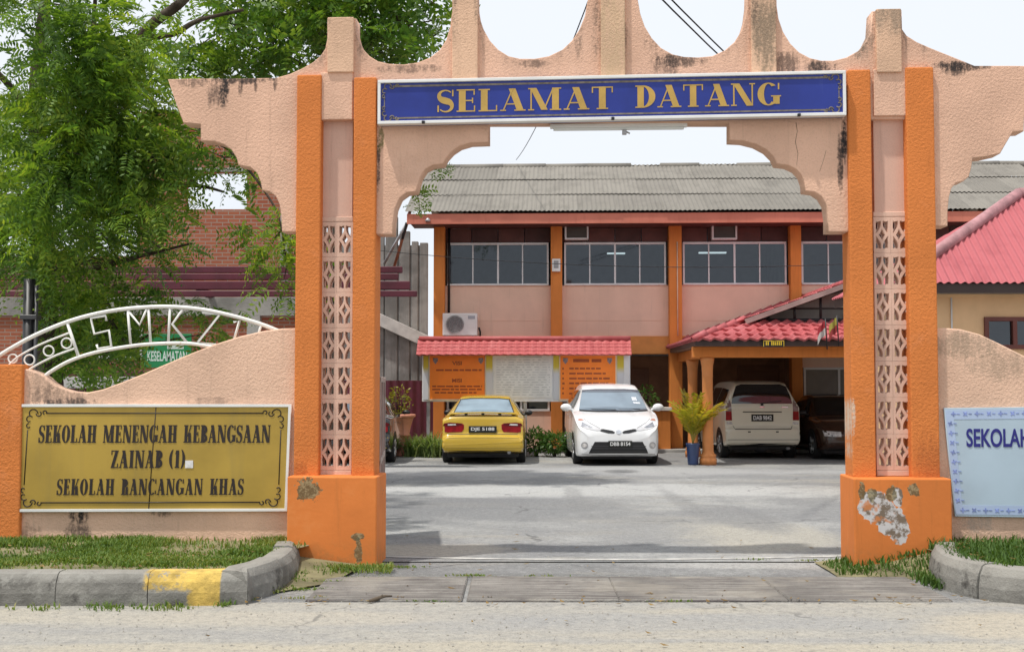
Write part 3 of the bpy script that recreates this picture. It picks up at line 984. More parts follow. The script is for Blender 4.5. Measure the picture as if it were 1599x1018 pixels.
for (x0, x1, y0) in ((511, 552, 27), (706, 746, -46), (938, 976, -111), (1173, 1212, -46), (1369, 1408, 14)):
    mb = MB(); gbox(mb, x0, x1, y0, 113 if x0 in (511, 1369) else 124, 0.0, 0.06)
    link_o = mb.build('pilaster', M['pink_pil'], gate)
for (x0, x1, ya, yb, yc) in ((499.5, 550.5, 113, 187, 340), (1364.5, 1418.5, 108, 181, 332)):
    mb = MB(); gbox(mb, x0, x1, ya, yb, 0.022, 0.24); mb.build('upper_block', M['pink'], gate)
    mb = MB(); gbox(mb, x0, x1, yb, yc, 0.11, 0.2, 0.0); mb.build('panel', M['pink_smooth'], gate)
for (x0, x1, y0) in ((461, 499.5, 117), (550.5, 586, 121), (1327.5, 1364, 109), (1419, 1463, 105)):
    mb = MB(); gbox(mb, x0, x1, y0, 748, 0.0, 0.30, 0.012); mb.build('shaft', M['orange'], gate)
# wait-free thin back rib that carries the vent blocks
def base_mat():
    k = NB('orange_paint_base')
    c = k.vary((0.70, 0.21, 0.047), 0.09, 1.5, 5)
    c = k.mix(k.math('MULTIPLY', k.step(k.noise(1.0, 6, 0.75, vec=k.mapped((9, 9, 0.7))), 0.54, 0.72), 0.35), c, (0.42, 0.14, 0.035))
    c = k.mix(k.math('MULTIPLY', k.step(k.noise(3, 6, 0.7), 0.56, 0.7), 0.25), c, (0.78, 0.32, 0.11))
    def sp(px, py, rx, ry, **kw):
        u, z = g(px, py, -0.15)
        return k.spot(u, z, rx / 178, ry / 178, **kw)
    rough_w = k.mix(k.step(k.noise(12, 4, 0.65), 0.42, 0.56), (0.20, 0.15, 0.11), (0.60, 0.57, 0.56))
    rough_w = k.mix(k.math('MULTIPLY', k.step(k.noise(8, 3), 0.58, 0.66), .8), rough_w, (0.62, 0.22, 0.07))
    moss = k.mix(k.step(k.noise(30, 4, 0.7), 0.45, 0.6), (0.12, 0.10, 0.05), (0.33, 0.27, 0.15))
    for a in ((1370, 795, 30, 24, -0.75), (1390, 812, 30, 22, -0.9), (1401, 830, 13, 22, 0.15), (1350, 790, 12, 14, 0), (1402, 775, 8, 16, 0)):
        c = k.mix(sp(a[0], a[1], a[2], a[3], rot=a[4], rag=0.7, nscale=8, edge=.04), c, rough_w)
    for a in ((480, 764, 20, 19), (560, 858, 6, 20), (557, 838, 10, 6), (1346, 768, 5, 15), (1362, 770, 7, 11), (1392, 770, 9, 13), (1426, 764, 9, 11), (592, 768, 3, 20)):
        c = k.mix(k.math('MULTIPLY', sp(a[0], a[1], a[2], a[3], rag=1.3, nscale=13, edge=.1), 0.9), c, moss)
    X, Y, Z = k.sep()
    dirt = k.math('MULTIPLY', k.step(Z, 0.30, 0.02), k.step(k.noise(6, 5, 0.7), 0.42, 0.62))
    c = k.mix(k.math('MULTIPLY', dirt, 0.45), c, (0.30, 0.16, 0.06))
    k.bump(k.noise(25, 4), 0.18, 0.01)
    return k.done(c, 0.7, spec=0.3)
M['base'] = base_mat()
for (x0, x1, y0) in ((448, 588, 744), (1334, 1487, 747)):
    mb = MB()
    a = g(x0, 815, -0.15); b = g(x1, 815, -0.15)
    mb.box(a[0], b[0], -0.15, 0.40, -0.1, g((x0 + x1) / 2, y0, -0.15)[1], 0.012, seg=2)
    mb.build('pillar_base', M['base'], gate)

# pierced vent blocks
def mirror(p): return [(1 - x, y) for x, y in p]
TLh = [(0.09, 0.93), (0.20, 0.90), (0.30, 0.92), (0.44, 0.93), (0.445, 0.84), (0.41, 0.75), (0.32, 0.67), (0.21, 0.60), (0.14, 0.56), (0.07, 0.545), (0.12, 0.62), (0.08, 0.72)]
BLh = [(x, 1 - y) for x, y in TLh]
DIA = [(0.5, 0.685), (0.58, 0.59), (0.71, 0.5), (0.58, 0.41), (0.5, 0.315), (0.42, 0.41), (0.29, 0.5), (0.42, 0.59)]
HOLES = [TLh, mirror(TLh), BLh, mirror(BLh), DIA]
def vent(x0, x1, ytop, ybot):
    u0, u1 = g(x0, 540, 0.10)[0], g(x1, 540, 0.10)[0]
    z1, z0 = g(x0, ytop, 0.10)[1], g(x0, ybot, 0.10)[1]
    z0 += 0.045
    cu, hh = (u1 - u0) / 2, (z1 - z0 - 0.045) / 7
    for c in range(2):
        for r in range(7):
            a, b = u0 + c * cu + 0.001, u0 + (c + 1) * cu - 0.001
            za, zb = z0 + r * hh + 0.001, z0 + (r + 1) * hh - 0.001
            lp = [[(a, za), (b, za), (b, zb), (a, zb)]]
            for hl in HOLES:
                lp.append([(a + (b - a) * (0.06 + 0.88 * x), za + (zb - za) * (0.045 + 0.91 * y)) for x, y in hl])
            link('vent_block', curve_mesh(lp, 0.13, 0.10), M['vent'], gate)
    mb = MB()
    mb.box(u0, u1, 0.098, 0.16, z0 - 0.05, z0 - 0.002, 0.004)
    mb.box(u0, u1, 0.098, 0.16, z1 - 0.043, z1 - 0.0, 0.004)
    mb.build('vent_lintel', M['vent'], gate)
M['vent'] = stucco('vent_block_paint', (0.69, 0.47, 0.37), 70, 0.25, patchy=0.12)
vent(500, 550, 339, 742)
vent(1366.5, 1420, 331, 742)

mb = MB()
mb.tube([(*(lambda q_: (q_[0], 0.051, q_[1]))(g(x, y, 0.05)),) for x, y in ((1243, 192), (1245, 205), (1242, 222), (1246, 240), (1244, 258))], [.004, .003, .0035, .003, .002], 4)
mb.tube([(*(lambda q_: (q_[0], 0.051, q_[1]))(g(x, y, 0.05)),) for x, y in ((1290, 235), (1286, 250), (1280, 268))], .0025, 4)
mb.build('crack', simple('crack_dark', (.16, .10, .07), .9), gate)
# welcome sign
sg = GF.place(thing('welcome_sign', 'long blue sign board with gold serif lettering fixed across the arch', 'sign'))
sz0, sz1 = (g(590, 190, -0.075)[1] + g(1320, 183, -0.075)[1]) / 2, (g(590, 124, -0.075)[1] + g(1320, 114, -0.075)[1]) / 2
su0, su1 = g(590.5, 155, -0.075)[0], g(1320.5, 150, -0.075)[0]
SL = 0.035                                       # the board climbs slightly to the right
def slope_me(me, k=SL):
    n = len(me.vertices); co = np.empty(n * 3, dtype=np.float32); me.vertices.foreach_get("co", co); co = co.reshape(-1, 3)
    co[:, 2] += k * ((co[:, 0] - su0) / (su1 - su0) - 0.5)
    me.vertices.foreach_set("co", co.ravel()); me.update()
    return me
SL = (g(1320, 114, -0.075)[1] + g(1320, 183, -0.075)[1]) / 2 - (g(590, 124, -0.075)[1] + g(590, 190, -0.075)[1]) / 2
k = NB('sign_blue')
c = k.vary((0.018, 0.035, 0.24), 0.18, 2.0, 4)
c = k.mix(k.math('MULTIPLY', k.step(k.noise(1.0, 4, vec=k.mapped((14, 14, 1.5))), 0.62, 0.72), 0.35), c, (0.08, 0.12, 0.36))
M['sign_blue'] = k.done(c, 0.4, spec=0.4)
M['gold'] = simple('gold_letters', (0.50, 0.32, 0.075), 0.5, vary=0.12, vs=6)
M['gold_dim'] = simple('tarnished_gold', (0.19, 0.16, 0.13), 0.6, vary=0.3, vs=20)
mb = MB(); mb.box(su0, su1, -0.06, 0.045, sz0, sz1, 0); o = mb.build('panel', M['sign_blue'], sg); slope_me(o.data)
mb = MB(); fw = 0.022
mb.box(su0 - 0.004, su1 + 0.004, -0.082, 0.0, sz1 - fw, sz1 + 0.006, 0.004); mb.box(su0 - 0.004, su1 + 0.004, -0.082, 0.0, sz0 - 0.006, sz0 + fw, 0.004)
mb.box(su0 - 0.004, su0 + fw, -0.0815, 0.0, sz0 + fw, sz1 - fw, 0.003); mb.box(su1 - fw, su1 + 0.004, -0.0815, 0.0, sz0 + fw, sz1 - fw, 0.003)
o = mb.build('frame', M['white_paint'], sg); slope_me(o.data)
ser = Serif(0.30, 0.055, 0.10, 1.0)
def sgz(px, py): 
    u, z = g(px, py, -0.064)
    return u, z - SL * ((u - su0) / (su1 - su0) - 0.5)
L1 = ser.line("SELAMAT", sgz(683, 150)[0], sgz(957, 150)[0], sgz(820, 172)[1], sgz(820, 137)[1], -0.062, gap=0.13)
L2 = ser.line("DATANG", sgz(992, 150)[0], sgz(1219, 150)[0], sgz(1105, 168)[1], sgz(1105, 133)[1], -0.062, gap=0.11)
V, F = merge_vf([L1, L2])
o = link('lettering', pymesh('lettering', V, F), M['gold'], sg); slope_me(o.data)
mb = MB()
def rule(x0, x1, z, t, v=-0.0625): mb.box(x0, x1, v, v + 0.002, z - t / 2, z + t / 2)
rule(su0 + 0.13, su1 - 0.13, sz1 - 0.050, 0.018); rule(su0 + 0.13, su1 - 0.13, sz0 + 0.050, 0.014)
def flourish(mb, cx, cz, sx, sz, s, v, r):
    for (R0, a0, a1, ox, oz) in ((0.05, 0, 250, 0.05, -0.02), (0.035, 40, 300, 0.02, -0.07), (0.03, 180, 420, 0.11, -0.015), (0.025, 90, 330, 0.015, -0.13), (0.022, 0, 270, 0.16, -0.01)):
        pts = []
        for k in range(11):
            a = R(a0 + (a1 - a0) * k / 10); rr = R0 * (1 - 0.05 * k)
            pts.append((cx + sx * s * (ox + rr * math.cos(a)), v, cz + sz * s * (oz + rr * math.sin(a))))
        mb.tube(pts, r, 4)
for (cx_, sx_) in ((su0 + 0.04, 1), (su1 - 0.04, -1)):
    flourish(mb, cx_, sz1 - 0.04, sx_, 1, 0.8, -0.062, 0.006); flourish(mb, cx_, sz0 + 0.04, sx_, -1, 0.8, -0.062, 0.006)
    mb.box(cx_ + sx_ * 0.015 - 0.004, cx_ + sx_ * 0.015 + 0.004, -0.0625, -0.0605, sz0 + 0.13, sz1 - 0.13)
o = mb.build('border', M['gold_dim'], sg); slope_me(o.data)
mb = MB()
for px in (661, 957, 1248): 
    u = g(px, 188, -0.09)[0]
    mb.box(u - 0.014, u + 0.014, -0.10, -0.06, sz0 - 0.008, sz0 + 0.016, 0.003)
o = mb.build('clip', M['black'], sg); slope_me(o.data)

# strip light
tl = GF.place(thing('strip_light', 'long white fluorescent strip light hung under the arch beam', 'light'))
mb = MB(); a = g(859, 197, 0.12); b = g(1073, 196, 0.12); zt = a[1] + 0.012; 
mb.box(a[0], b[0], 0.09, 0.17, zt - 0.032, zt, 0.004); mb.build('housing', M['white_paint'], tl)
mb = MB(); mb.lathe([(0.014, a[0] + 0.03), (0.016, a[0] + 0.05), (0.016, b[0] - 0.05), (0.014, b[0] - 0.03)], (0, 0.13, zt - 0.042), 12, axis='X'); mb.build('tube', simple('lamp_tube', (0.75, 0.77, 0.76), 0.3, vary=0), tl)
mb = MB(); u, z = g(975, 203, 0.12); mb.box(u - 0.02, u + 0.02, 0.10, 0.14, z - 0.045, z - 0.005, 0.004); mb.tube([(u + 0.02, 0.12, z - 0.02), (u + 0.05, 0.12, z - 0.035)], 0.008, 6); mb.build('bracket', M['steel'], tl)

# ================================================================== FRONT WALLS
WV = 0.08
wall_pts = [(28, 574), (45, 577), (62, 583), (72, 590), (82, 599), (95, 606), (112, 611), (135, 613), (160, 608), (190, 597), (225, 583), (262, 567), (300, 551), (340, 536), (375, 525), (410, 517), (440, 513), (466, 512)]
M['wall_l'] = stucco('pink_wall_stucco', (0.74, 0.49, 0.355), 40, 0.75, patchy=0.1,
    spots=[spot_g(110, 632, 60, 14, .8), spot_g(90, 625, 60, 30, .45), spot_g(120, 805, 20, 16, 1), spot_g(118, 840, 28, 36, .75), spot_g(40, 840, 30, 30, .4), spot_g(250, 801, 18, 10, .7), spot_g(60, 600, 30, 60, .35), spot_g(330, 626, 40, 8, .35), spot_g(1500, 540, 70, 26, .5, (0.2, 0.17, 0.12)), spot_g(1560, 570, 60, 30, .4, (0.2, 0.17, 0.12)), spot_g(1530, 815, 30, 20, .4, (0.3, 0.3, 0.28))])
def fwall(name, pts, label, px0, px1):
    zb = 0.0
    top = [g(x, y, WV) for x, y in pts]
    lp = [(top[0][0], zb)] + top + [(top[-1][0], zb)]
    o = link(name, curve_mesh([lp], 0.15, WV, 0.012), M['wall_l'])
    GF.place(o)
    return tag(o, label, 'wall', 'low walls beside the gate')
fwall('boundary_wall', wall_pts, 'low pink stucco wall with a swooping top edge behind the gold name board', 28, 466)
rw = [(1455, 513), (1475, 512), (1500, 514), (1530, 522), (1560, 536), (1600, 556), (1650, 580), (1700, 597), (1750, 607), (1800, 610), (1830, 605), (1850, 594), (1865, 583), (1885, 577)]
fwall('boundary_wall', rw, 'pink stucco wall with mould stained top edge behind the pale blue board', 1455, 1885)
for (x0, x1, lab) in ((-8, 32, 'stout orange post ending the wall with the gold board'), ):
    mb = MB(); gbox(mb, x0, x1, 569, 870, 0.03, 0.27, 0.012)
    o = mb.build('wall_post', M['orange']); GF.place(o); tag(o, lab, 'post')

# gold name board (leans a little, so its four corners are set one by one)
def quadmap(c, v):
    P = [g(x, y, v) for x, y in c]                # tl, tr, br, bl
    def f(s, t):                                  # s left->right, t bottom->top
        b = (P[3][0] + (P[2][0] - P[3][0]) * s, P[3][1] + (P[2][1] - P[3][1]) * s)
        tt = (P[0][0] + (P[1][0] - P[0][0]) * s, P[0][1] + (P[1][1] - P[0][1]) * s)
        return (b[0] + (tt[0] - b[0]) * t, b[1] + (tt[1] - b[1]) * t)
    return f
gb = GF.place(thing('name_board', 'gold school name board with black serif lettering on the left wall', 'sign'))
QM = quadmap(((31, 631), (455, 631), (449, 798), (20, 799)), 0.05)
k = NB('brass_sheet')
c = k.vary((0.47, 0.315, 0.06), 0.14, 1.4, 5)
c = k.mix(k.math('MULTIPLY', k.step(k.noise(1.0, 4, vec=k.mapped((9, 9, 0.8))), 0.5, 0.75), 0.25), c, (0.30, 0.235, 0.09))
M['brass'] = k.done(c, 0.42, metal=0.35, spec=0.5)
M['letter_black'] = simple('letter_black', (0.022, 0.014, 0.012), 0.5, vary=0.1)
ins = 0.012
link('panel', curve_mesh([[QM(.008, .018), QM(.992, .018), QM(.992, .982), QM(.008, .982)]], 0.03, 0.05), M['brass'], gb)
link('frame', curve_mesh([[QM(0, 0), QM(1, 0), QM(1, 1), QM(0, 1)], [QM(.010, .026), QM(.990, .026), QM(.990, .974), QM(.010, .974)]], 0.042, 0.036, 0.003), M['white_paint'], gb)
ser2 = Serif(0.205, 0.065, 0.055, 0.52)
def qline(txt, s0, s1, t0, t1, gap):
    V, F = ser2.line(txt, s0, s1, t0, t1, 0.0, gap)
    return [(QM(x, z)[0], 0.048 + y, QM(x, z)[1]) for (x, y, z) in V], F
V, F = merge_vf([qline("SEKOLAH MENENGAH KEBANGSAAN", 0.078, 0.928, 0.640, 0.805, 0.055),
                 qline("ZAINAB (1)", 0.350, 0.618, 0.405, 0.570, 0.075),
                 qline("SEKOLAH RANCANGAN KHAS", 0.157, 0.838, 0.155, 0.305, 0.085)])
link('lettering', pymesh('lettering', V, F), M['letter_black'], gb)
mb = MB()
def qrule(s0, t0, s1, t1, r): mb.tube([(QM(s0, t0)[0], 0.049, QM(s0, t0)[1]), (QM(s1, t1)[0], 0.049, QM(s1, t1)[1])], r, 4)
qrule(.10, .915, .90, .915, .006); qrule(.10, .085, .90, .085, .006); qrule(.035, .25, .035, .76, .005); qrule(.965, .25, .965, .76, .005)
for (s, t, sx, sz) in ((.03, .93, 1, 1), (.97, .93, -1, 1), (.03, .07, 1, -1), (.97, .07, -1, -1)):
    p = QM(s, t); flourish(mb, p[0], p[1], sx, sz, 1.0, 0.049, 0.0055)
mb.build('border', M['letter_black'], gb)
mb = MB(); mb.tube([(QM(.505, .975)[0], 0.049, QM(.505, .975)[1]), (QM(.500, .5)[0] , 0.049, QM(.5, .5)[1]), (QM(.497, .02)[0], 0.049, QM(.497, .02)[1])], 0.0045, 4); mb.build('joint', M['letter_black'], gb)
mb = MB(); p = QM(.637, .44); mb.box(p[0] - 0.036, p[0] + 0.036, 0.0445, 0.0475, p[1] - 0.034, p[1] + 0.034, M=None)
st = mb.build('paper_scrap', simple('paper_white', (0.74, 0.72, 0.72), 0.8, vary=0.15, vs=20), gb)

# pale blue board on the right wall
bb = GF.place(thing('name_board', 'pale blue school board with navy sans lettering on the right wall', 'sign'))
QB = quadmap(((1474, 637), (1935, 632), (1935, 812), (1491, 806)), 0.05)
M['sky_panel'] = simple('pale_blue_panel', (0.44, 0.55, 0.64), 0.45, vary=0.06, vs=2)
M['lav'] = simple('lavender_border', (0.43, 0.53, 0.72), 0.5, vary=0.06)
M['navy'] = simple('navy_letters', (0.018, 0.018, 0.20), 0.5, vary=0.05)
link('panel', curve_mesh([[QB(0, 0), QB(1, 0), QB(1, 1), QB(0, 1)]], 0.03, 0.05, 0.003), M['sky_panel'], bb)
o = link('border', curve_mesh([[QB(.004, .02), QB(.996, .02), QB(.996, .98), QB(.004, .98)], [QB(.030, .105), QB(.97, .105), QB(.97, .895), QB(.030, .895)]], 0.003, 0.0475), M['lav'], bb)
mb = MB()
def motif(s, t, k_):
    u, z = QB(s, t)
    mb.lathe([(0.012, 0), (0.012, 0.003)], (u, 0.0445, z), 8, axis='Y')
    for a in range(4):
        mb.lathe([(0.006, 0), (0.006, 0.003)], (u + 0.017 * math.cos(a * 1.57 + k_), 0.0445, z + 0.017 * math.sin(a * 1.57 + k_)), 6, axis='Y')
    mb.box(u + 0.028, u + 0.055, 0.0445, 0.0475, z - 0.003, z + 0.004)
for i in range(24):
    motif(0.03 + i * 0.0405, 0.945, i * 0.8); motif(0.03 + i * 0.0405, 0.06, i * 0.8)
for i in range(1, 10): motif(0.016, 0.06 + i * 0.0885, i)
mb.build('border_motif', simple('blue_motif', (0.22, 0.28, 0.56), 0.5, vary=0.35, vs=15), bb)
x0, zt = g(1509, 669, 0.045); _, zb = g(1509, 698, 0.045)
x1 = x0 + (g(1576, 680, 0.045)[0] - x0) / 4.62 * 27
mb = MB()
mb.mesh(text_mesh("SEKOLAH MENENGAH KEBANGSAAN", x0, x1, zb, zt, 0.0455, bold=0.022))
mb.build('lettering', M['navy'], bb)

# pipe arch with the initials
pa = GF.place(thing('pipe_arch', 'white painted pipe arch spelling SMKZ1 standing on the left wall', 'arch sign'))
PV = 0.15
def pp(l): return [(*(lambda q: (q[0], PV, q[1]))(g(x, y, PV)),) for x, y in l]
def smooth(l, n=6):
    vs = [Vector((x, y, 0)) for x, y in l]
    out = []
    for i in range(len(vs) - 1):
        p0, p1, p2, p3 = vs[max(i - 1, 0)], vs[i], vs[i + 1], vs[min(i + 2, len(vs) - 1)]
        for j in range(n):
            t = j / n
            q = 0.5 * ((2 * p1) + (p2 - p0) * t + (2 * p0 - 5 * p1 + 4 * p2 - p3) * t * t + (3 * p1 - p0 - 3 * p2 + p3) * t ** 3)
            out.append((q.x, q.y))
    out.append(l[-1])
    return out
k = NB('white_pipe_paint')
c = k.vary((0.76, 0.75, 0.71), 0.06, 3)
c = k.mix(k.math('MULTIPLY', k.step(k.noise(25, 5, .7), .58, .7), .5), c, (0.35, 0.22, 0.12))
M['pipe'] = k.done(c, 0.45)
OUT = [(-60, 597), (-20, 568), (17, 544), (60, 521), (110, 501), (160, 488), (210, 481), (265, 479), (320, 484), (370, 495), (410, 507), (440, 519)]
INN = [(66, 592), (78, 581), (110, 563), (150, 550), (200, 541), (240, 537), (290, 536), (330, 541), (352, 546)]
mb = MB(); mb.tube(pp(smooth(OUT)), 0.019, 10); mb.tube(pp(smooth(INN)), 0.017, 10)
mb.tube(pp([(105, 504), (123, 558)]), 0.015, 8)
mb.build('arch_pipe', M['pipe'], pa)
mb = MB()
mb.tube(pp(smooth([(14, 570), (30, 556), (65, 537), (108, 520)])), 0.010, 8); mb.tube(pp(smooth([(36, 585), (50, 574), (85, 556), (117, 544)])), 0.010, 8)
for (x, y, r) in ((46, 562, 8), (76, 548, 8), (104, 536, 8), (20, 560, 7)):
    mb.tube(pp([(x + r * math.cos(a * math.pi / 8), y + r * math.sin(a * math.pi / 8)) for a in range(16)]), 0.008, 6, closed=True)
mb.build('scrollwork', M['pipe'], pa)
LET = [[(166, 501), (165, 493), (142, 497), (147, 521.5), (170, 516), (174, 541), (153, 545), (151, 538)],
       [(199.6, 485), (204, 539)], [(200, 485), (218, 507.5), (229, 483)], [(232, 483), (235, 535)],
       [(265.5, 480), (262.7, 536)], [(285, 484), (269, 506), (292, 535)], [(316, 488), (342.5, 492), (309, 534), (337, 538.5)],
       [(365, 503), (374, 500.6), (364, 536)], [(408, 506), (403, 524)]]
mb = MB()
for l in LET: mb.tube(pp(l), 0.0125, 8)
mb.build('initials', M['pipe'], pa)

# open gate leaf behind the left pillar
lf = thing('gate_leaf', 'open steel gate leaf with brown sheet infill swung back behind the left pillar', 'gate leaf', (-1.235, 11.30, 0), R(94.6))
mb = MB()
for z in (0.12, 0.85, 1.62): mb.box(0, 1.75, -0.022, 0.022, z, z + 0.05, 0.005)
for x in (0, 0.85, 1.70): mb.box(x, x + 0.05, -0.0225, 0.0225, 0.10, 1.675, 0.005)
mb.build('frame', simple('leaf_frame', (0.34, 0.27, 0.24), 0.5, vary=0.2, vs=6), lf)
mb = MB(); mb.box(0.03, 1.72, -0.006, 0.006, 0.14, 1.65); mb.build('infill', simple('rust_sheet', (0.20, 0.06, 0.04), 0.6, vary=0.25, vs=3), lf)
mb = MB(); mb.lathe([(0.03, 0), (0.03, 0.08)], (1.6, 0, 0.0), 10); mb.lathe([(.018, 0), (.018, .16)], (0.01, 0.03, 0.3), 8); mb.lathe([(.018, 0), (.018, .16)], (0.01, 0.03, 1.3), 8); mb.build('hinge', M['steel'], lf)

# ================================================================== SCHOOL BUILDING
def b(px, py, v=0.0): return BF.loc(px, py, v)
def bz(py, v=0.0, px=960): return b(px, py, v)[1]
def bu(px, v=0.0, py=450): return b(px, py, v)[0]
M['facade_pink'] = stucco('facade_pink', (0.80, 0.545, 0.425), 30, 0.12, patchy=0.05)
def streaky(name, col, dark):
    k = NB(name)
    c = k.vary(col, 0.1, 1.2, 4)
    c = k.mix(k.math('MULTIPLY', k.step(k.noise(1.0, 5, 0.7, vec=k.mapped((9, 9, 0.5))), 0.5, 0.7), 0.35), c, dark)
    return k.done(c, 0.7, spec=0.3)
M['facade_orange'] = streaky('facade_orange', (0.66, 0.225, 0.05), (0.38, 0.10, 0.02))
M['fascia'] = streaky('fascia_paint', (0.56, 0.19, 0.13), (0.42, 0.11, 0.07))
M['vent_panel'] = simple('maroon_panel', (0.105, 0.034, 0.028), 0.6, vary=0.2)
M['vent_dark'] = simple('dark_louvre', (0.066, 0.026, 0.024), 0.7, vary=0.2)
M['room'] = simple('room_paint', (0.32, 0.35, 0.40), 0.9, vary=0.1)
M['brown_wall'] = simple('brown_wall', (0.36, 0.19, 0.115), 0.8, vary=0.2)

def sheet_mat(name, col, dark):
    k = NB(name)
    gm = k.n("ShaderNodeNewGeometry")
    rr = gm.outputs["Random Per Island"]
    c = k.mix(rr, tuple(x * 0.88 for x in col), tuple(x * 1.1 for x in col))
    c = k.mix(k.math('MULTIPLY', k.step(k.noise(1.6, 6, 0.7), 0.45, 0.7), 0.5), c, dark)
    c = k.mix(k.math('MULTIPLY', k.step(k.noise(1.0, 5, .7, vec=k.mapped((6, 0.7, 1))), 0.5, 0.7), 0.35), c, tuple(x * 0.7 for x in dark))
    return k.done(c, 0.9, spec=0.2)
M['asbestos'] = sheet_mat('cement_roof_sheet', (0.235, 0.218, 0.192), (0.15, 0.138, 0.122))

def corrugated(u0, u1, lo, hi, rows, sw, pitch, amp, overlap=0.12, stagger=0.5, seg=6, thick=0.0):
    """separate corrugated sheets on a slope from lo=(v,z) to hi=(v,z)"""
    V, F = [], []
    lv, lz = lo; hv, hz = hi
    L = math.hypot(hv - lv, hz - lz)
    dv, dz = (hv - lv) / L, (hz - lz) / L
    nv, nz_ = -dz, dv
    rl = L / rows
    for r in range(rows):
        x = u0 - (stagger * sw * (r % 2))
        while x < u1:
            a = max(x, u0); c = min(x + sw, u1)
            x += sw
            if c - a < 0.05: continue
            j0 = random.uniform(-0.012, 0.012); t0 = random.uniform(-0.006, 0.006)
            n = max(2, int((c - a) / pitch * seg))
            base = len(V)
            for i in range(n + 1):
                uu = a + (c - a) * i / n
                h = amp * math.sin(uu / pitch * 2 * math.pi)
                for (s, e) in ((r * rl - 0.01, 0.022), ((r + 1) * rl + overlap, 0.0)):
                    d = h + e + t0
                    q = s + j0
                    V.append((uu, lv + dv * q + nv * d, lz + dz * q + nz_ * d))
            for i in range(n):
                F.append((base + 2 * i, base + 2 * i + 2, base + 2 * i + 3, base + 2 * i + 1))
    return V, F

school = BF.place(thing('school_building', 'two storey pink and orange school block with grey corrugated roof seen through the arch', 'building'))
cols_px = [(677, 694), (860, 878), (1045, 1065), (1235, 1252), (1428, 1446), (1624, 1642)]
cu = [(bu(a, -0.25), bu(c, -0.25)) for a, c in cols_px]
UL, UR = cu[0][0], cu[-1][1]
zE1, zE0 = bz(331, -1.0), bz(349, -1.0)
z_vt, z_wt, z_wb, z_bm1, z_bm0 = bz(349), bz(379), bz(445.5), bz(525), bz(553)
zs = zE0 + 0.02
for i, (a, c) in enumerate(cu):
    mb = MB(); mb.box(a, c, -0.25, 0.10, 0, zs + 0.1, 0.01); mb.build('column', M['facade_orange'], school)
mb = MB()
for i in range(5):
    a, c = cu[i][1], cu[i + 1][0]
    mb.box(a, c, 0, 0.15, z_bm1, z_wb, 0)
mb.box(UL, UL + 0.15, 0.10, 7, 0, zs, 0); mb.box(UR - 0.15, UR, 0.1, 7, 0, zs, 0); mb.box(UL, UR, 7, 7.15, 0, zs, 0)
mb.build('wall', M['facade_pink'], school)
# pale groove lines in the spandrels
mb = MB()
for i in range(5): mb.box(cu[i][1], cu[i + 1][0], -0.008, 0.0, bz(501), bz(500), 0)
mb.build('ledge', M['facade_pink'], school)
mb = MB(); mb.box(UL, UR, -0.10, 0.12, z_bm0, z_bm1, 0.01); mb.build('beam', simple('beam_orange', (0.62, 0.24, 0.06), 0.7, vary=0.1), school)
for i in range(5):
    a, c = cu[i][1], cu[i + 1][0]
    mb = MB()
    for j in range(4):
        x0, x1 = a + (c - a) * j / 4, a + (c - a) * (j + 1) / 4
        mb.box(x0 + 0.01, x1 - 0.01, 0.03, 0.06, z_wt + 0.02, zs, 0, mi=(j + i) % 2)
    mb.build('vent_panel', [M['vent_panel'], M['vent_dark']], school)
    # window
    x0, x1 = a + 0.05, c - 0.05
    mb = MB(); t = 0.045
    mb.box(x0, x1, 0.0, 0.07, z_wt - t, z_wt + 0.01, 0.004); mb.box(x0, x1, -0.05, 0.09, z_wb, z_wb + t, 0.004)
    for j in range(5):
        xx = x0 + (x1 - x0 - t) * j / 4
        tw = t * (1.0 if j in (0, 2, 4) else 0.65)
        mb.box(xx, xx + tw, 0.002, 0.068, z_wb + t, z_wt - t, 0)
    fr = mb.build('window', M['alu'], school)
    mb = MB(); mb.quad((x0 + t, 0.035, z_wb + t), (x1 - t, 0.035, z_wb + t), (x1 - t, 0.035, z_wt - t), (x0 + t, 0.035, z_wt - t)); mb.build('pane', M['glass'], fr)
# rooms behind the glass
mb = MB()
mb.box(UL + .16, UR - .16, 3.4, 3.5, z_bm0 + 0.02, zs, 0); mb.box(UL + .16, UR - .16, 0.16, 3.4, z_bm0 + 0.0, z_bm0 + 0.05, 0); mb.box(UL + .16, UR - .16, 0.16, 3.4, zs - 0.05, zs - 0.002, 0)
for i in range(1, 5): mb.box(cu[i][0] + .05, cu[i][1] - .05, 0.16, 3.39, z_bm0 + .06, zs - .06, 0)
mb.build('interior', M['room'], school)
# roof
rid = (3.0, bz(260, 3.0, 830))
eav = (-1.06, zE1 + 0.01)
ru0, ru1 = b(633, 335, -1.0)[0], UR + 0.5
V, F = corrugated(ru0, ru1, eav, rid, 3, 1.02, 0.11, 0.010)
V2, F2 = corrugated(ru0, ru1, (7.06, eav[1]), (rid[0], rid[1] - 0.02), 3, 1.02, 0.146, 0.024, overlap=0.05, seg=2)
roof = link('roof', pymesh('roof', *merge_vf([(V, F), (V2, F2)])), M['asbestos'], school)
mb = MB()
for p0, p1 in ((652, 985), (1032, 1092), (1152, 1230), (1240, 1420), (1425, 1700)):
    x0, x1 = bu(p0, 3.0), bu(p1, 3.0)
    n = max(1, int((x1 - x0) / 1.1))
    for j in range(n):
        xa, xb = x0 + (x1 - x0) * j / n, x0 + (x1 - x0) * (j + 1) / n
        mb.tube([(xa, 3.0, rid[1] - 0.035 + random.uniform(-.01, .01)), (xb + 0.02, 3.0, rid[1] - 0.03 + random.uniform(-.012, .012))], 0.10, 10)
mb.build('ridge_cap', M['asbestos'], roof)
mb = MB(); mb.box(ru0 + 0.04, ru1, -1.03, -1.0, zE0, zE1 - 0.03, 0.004)
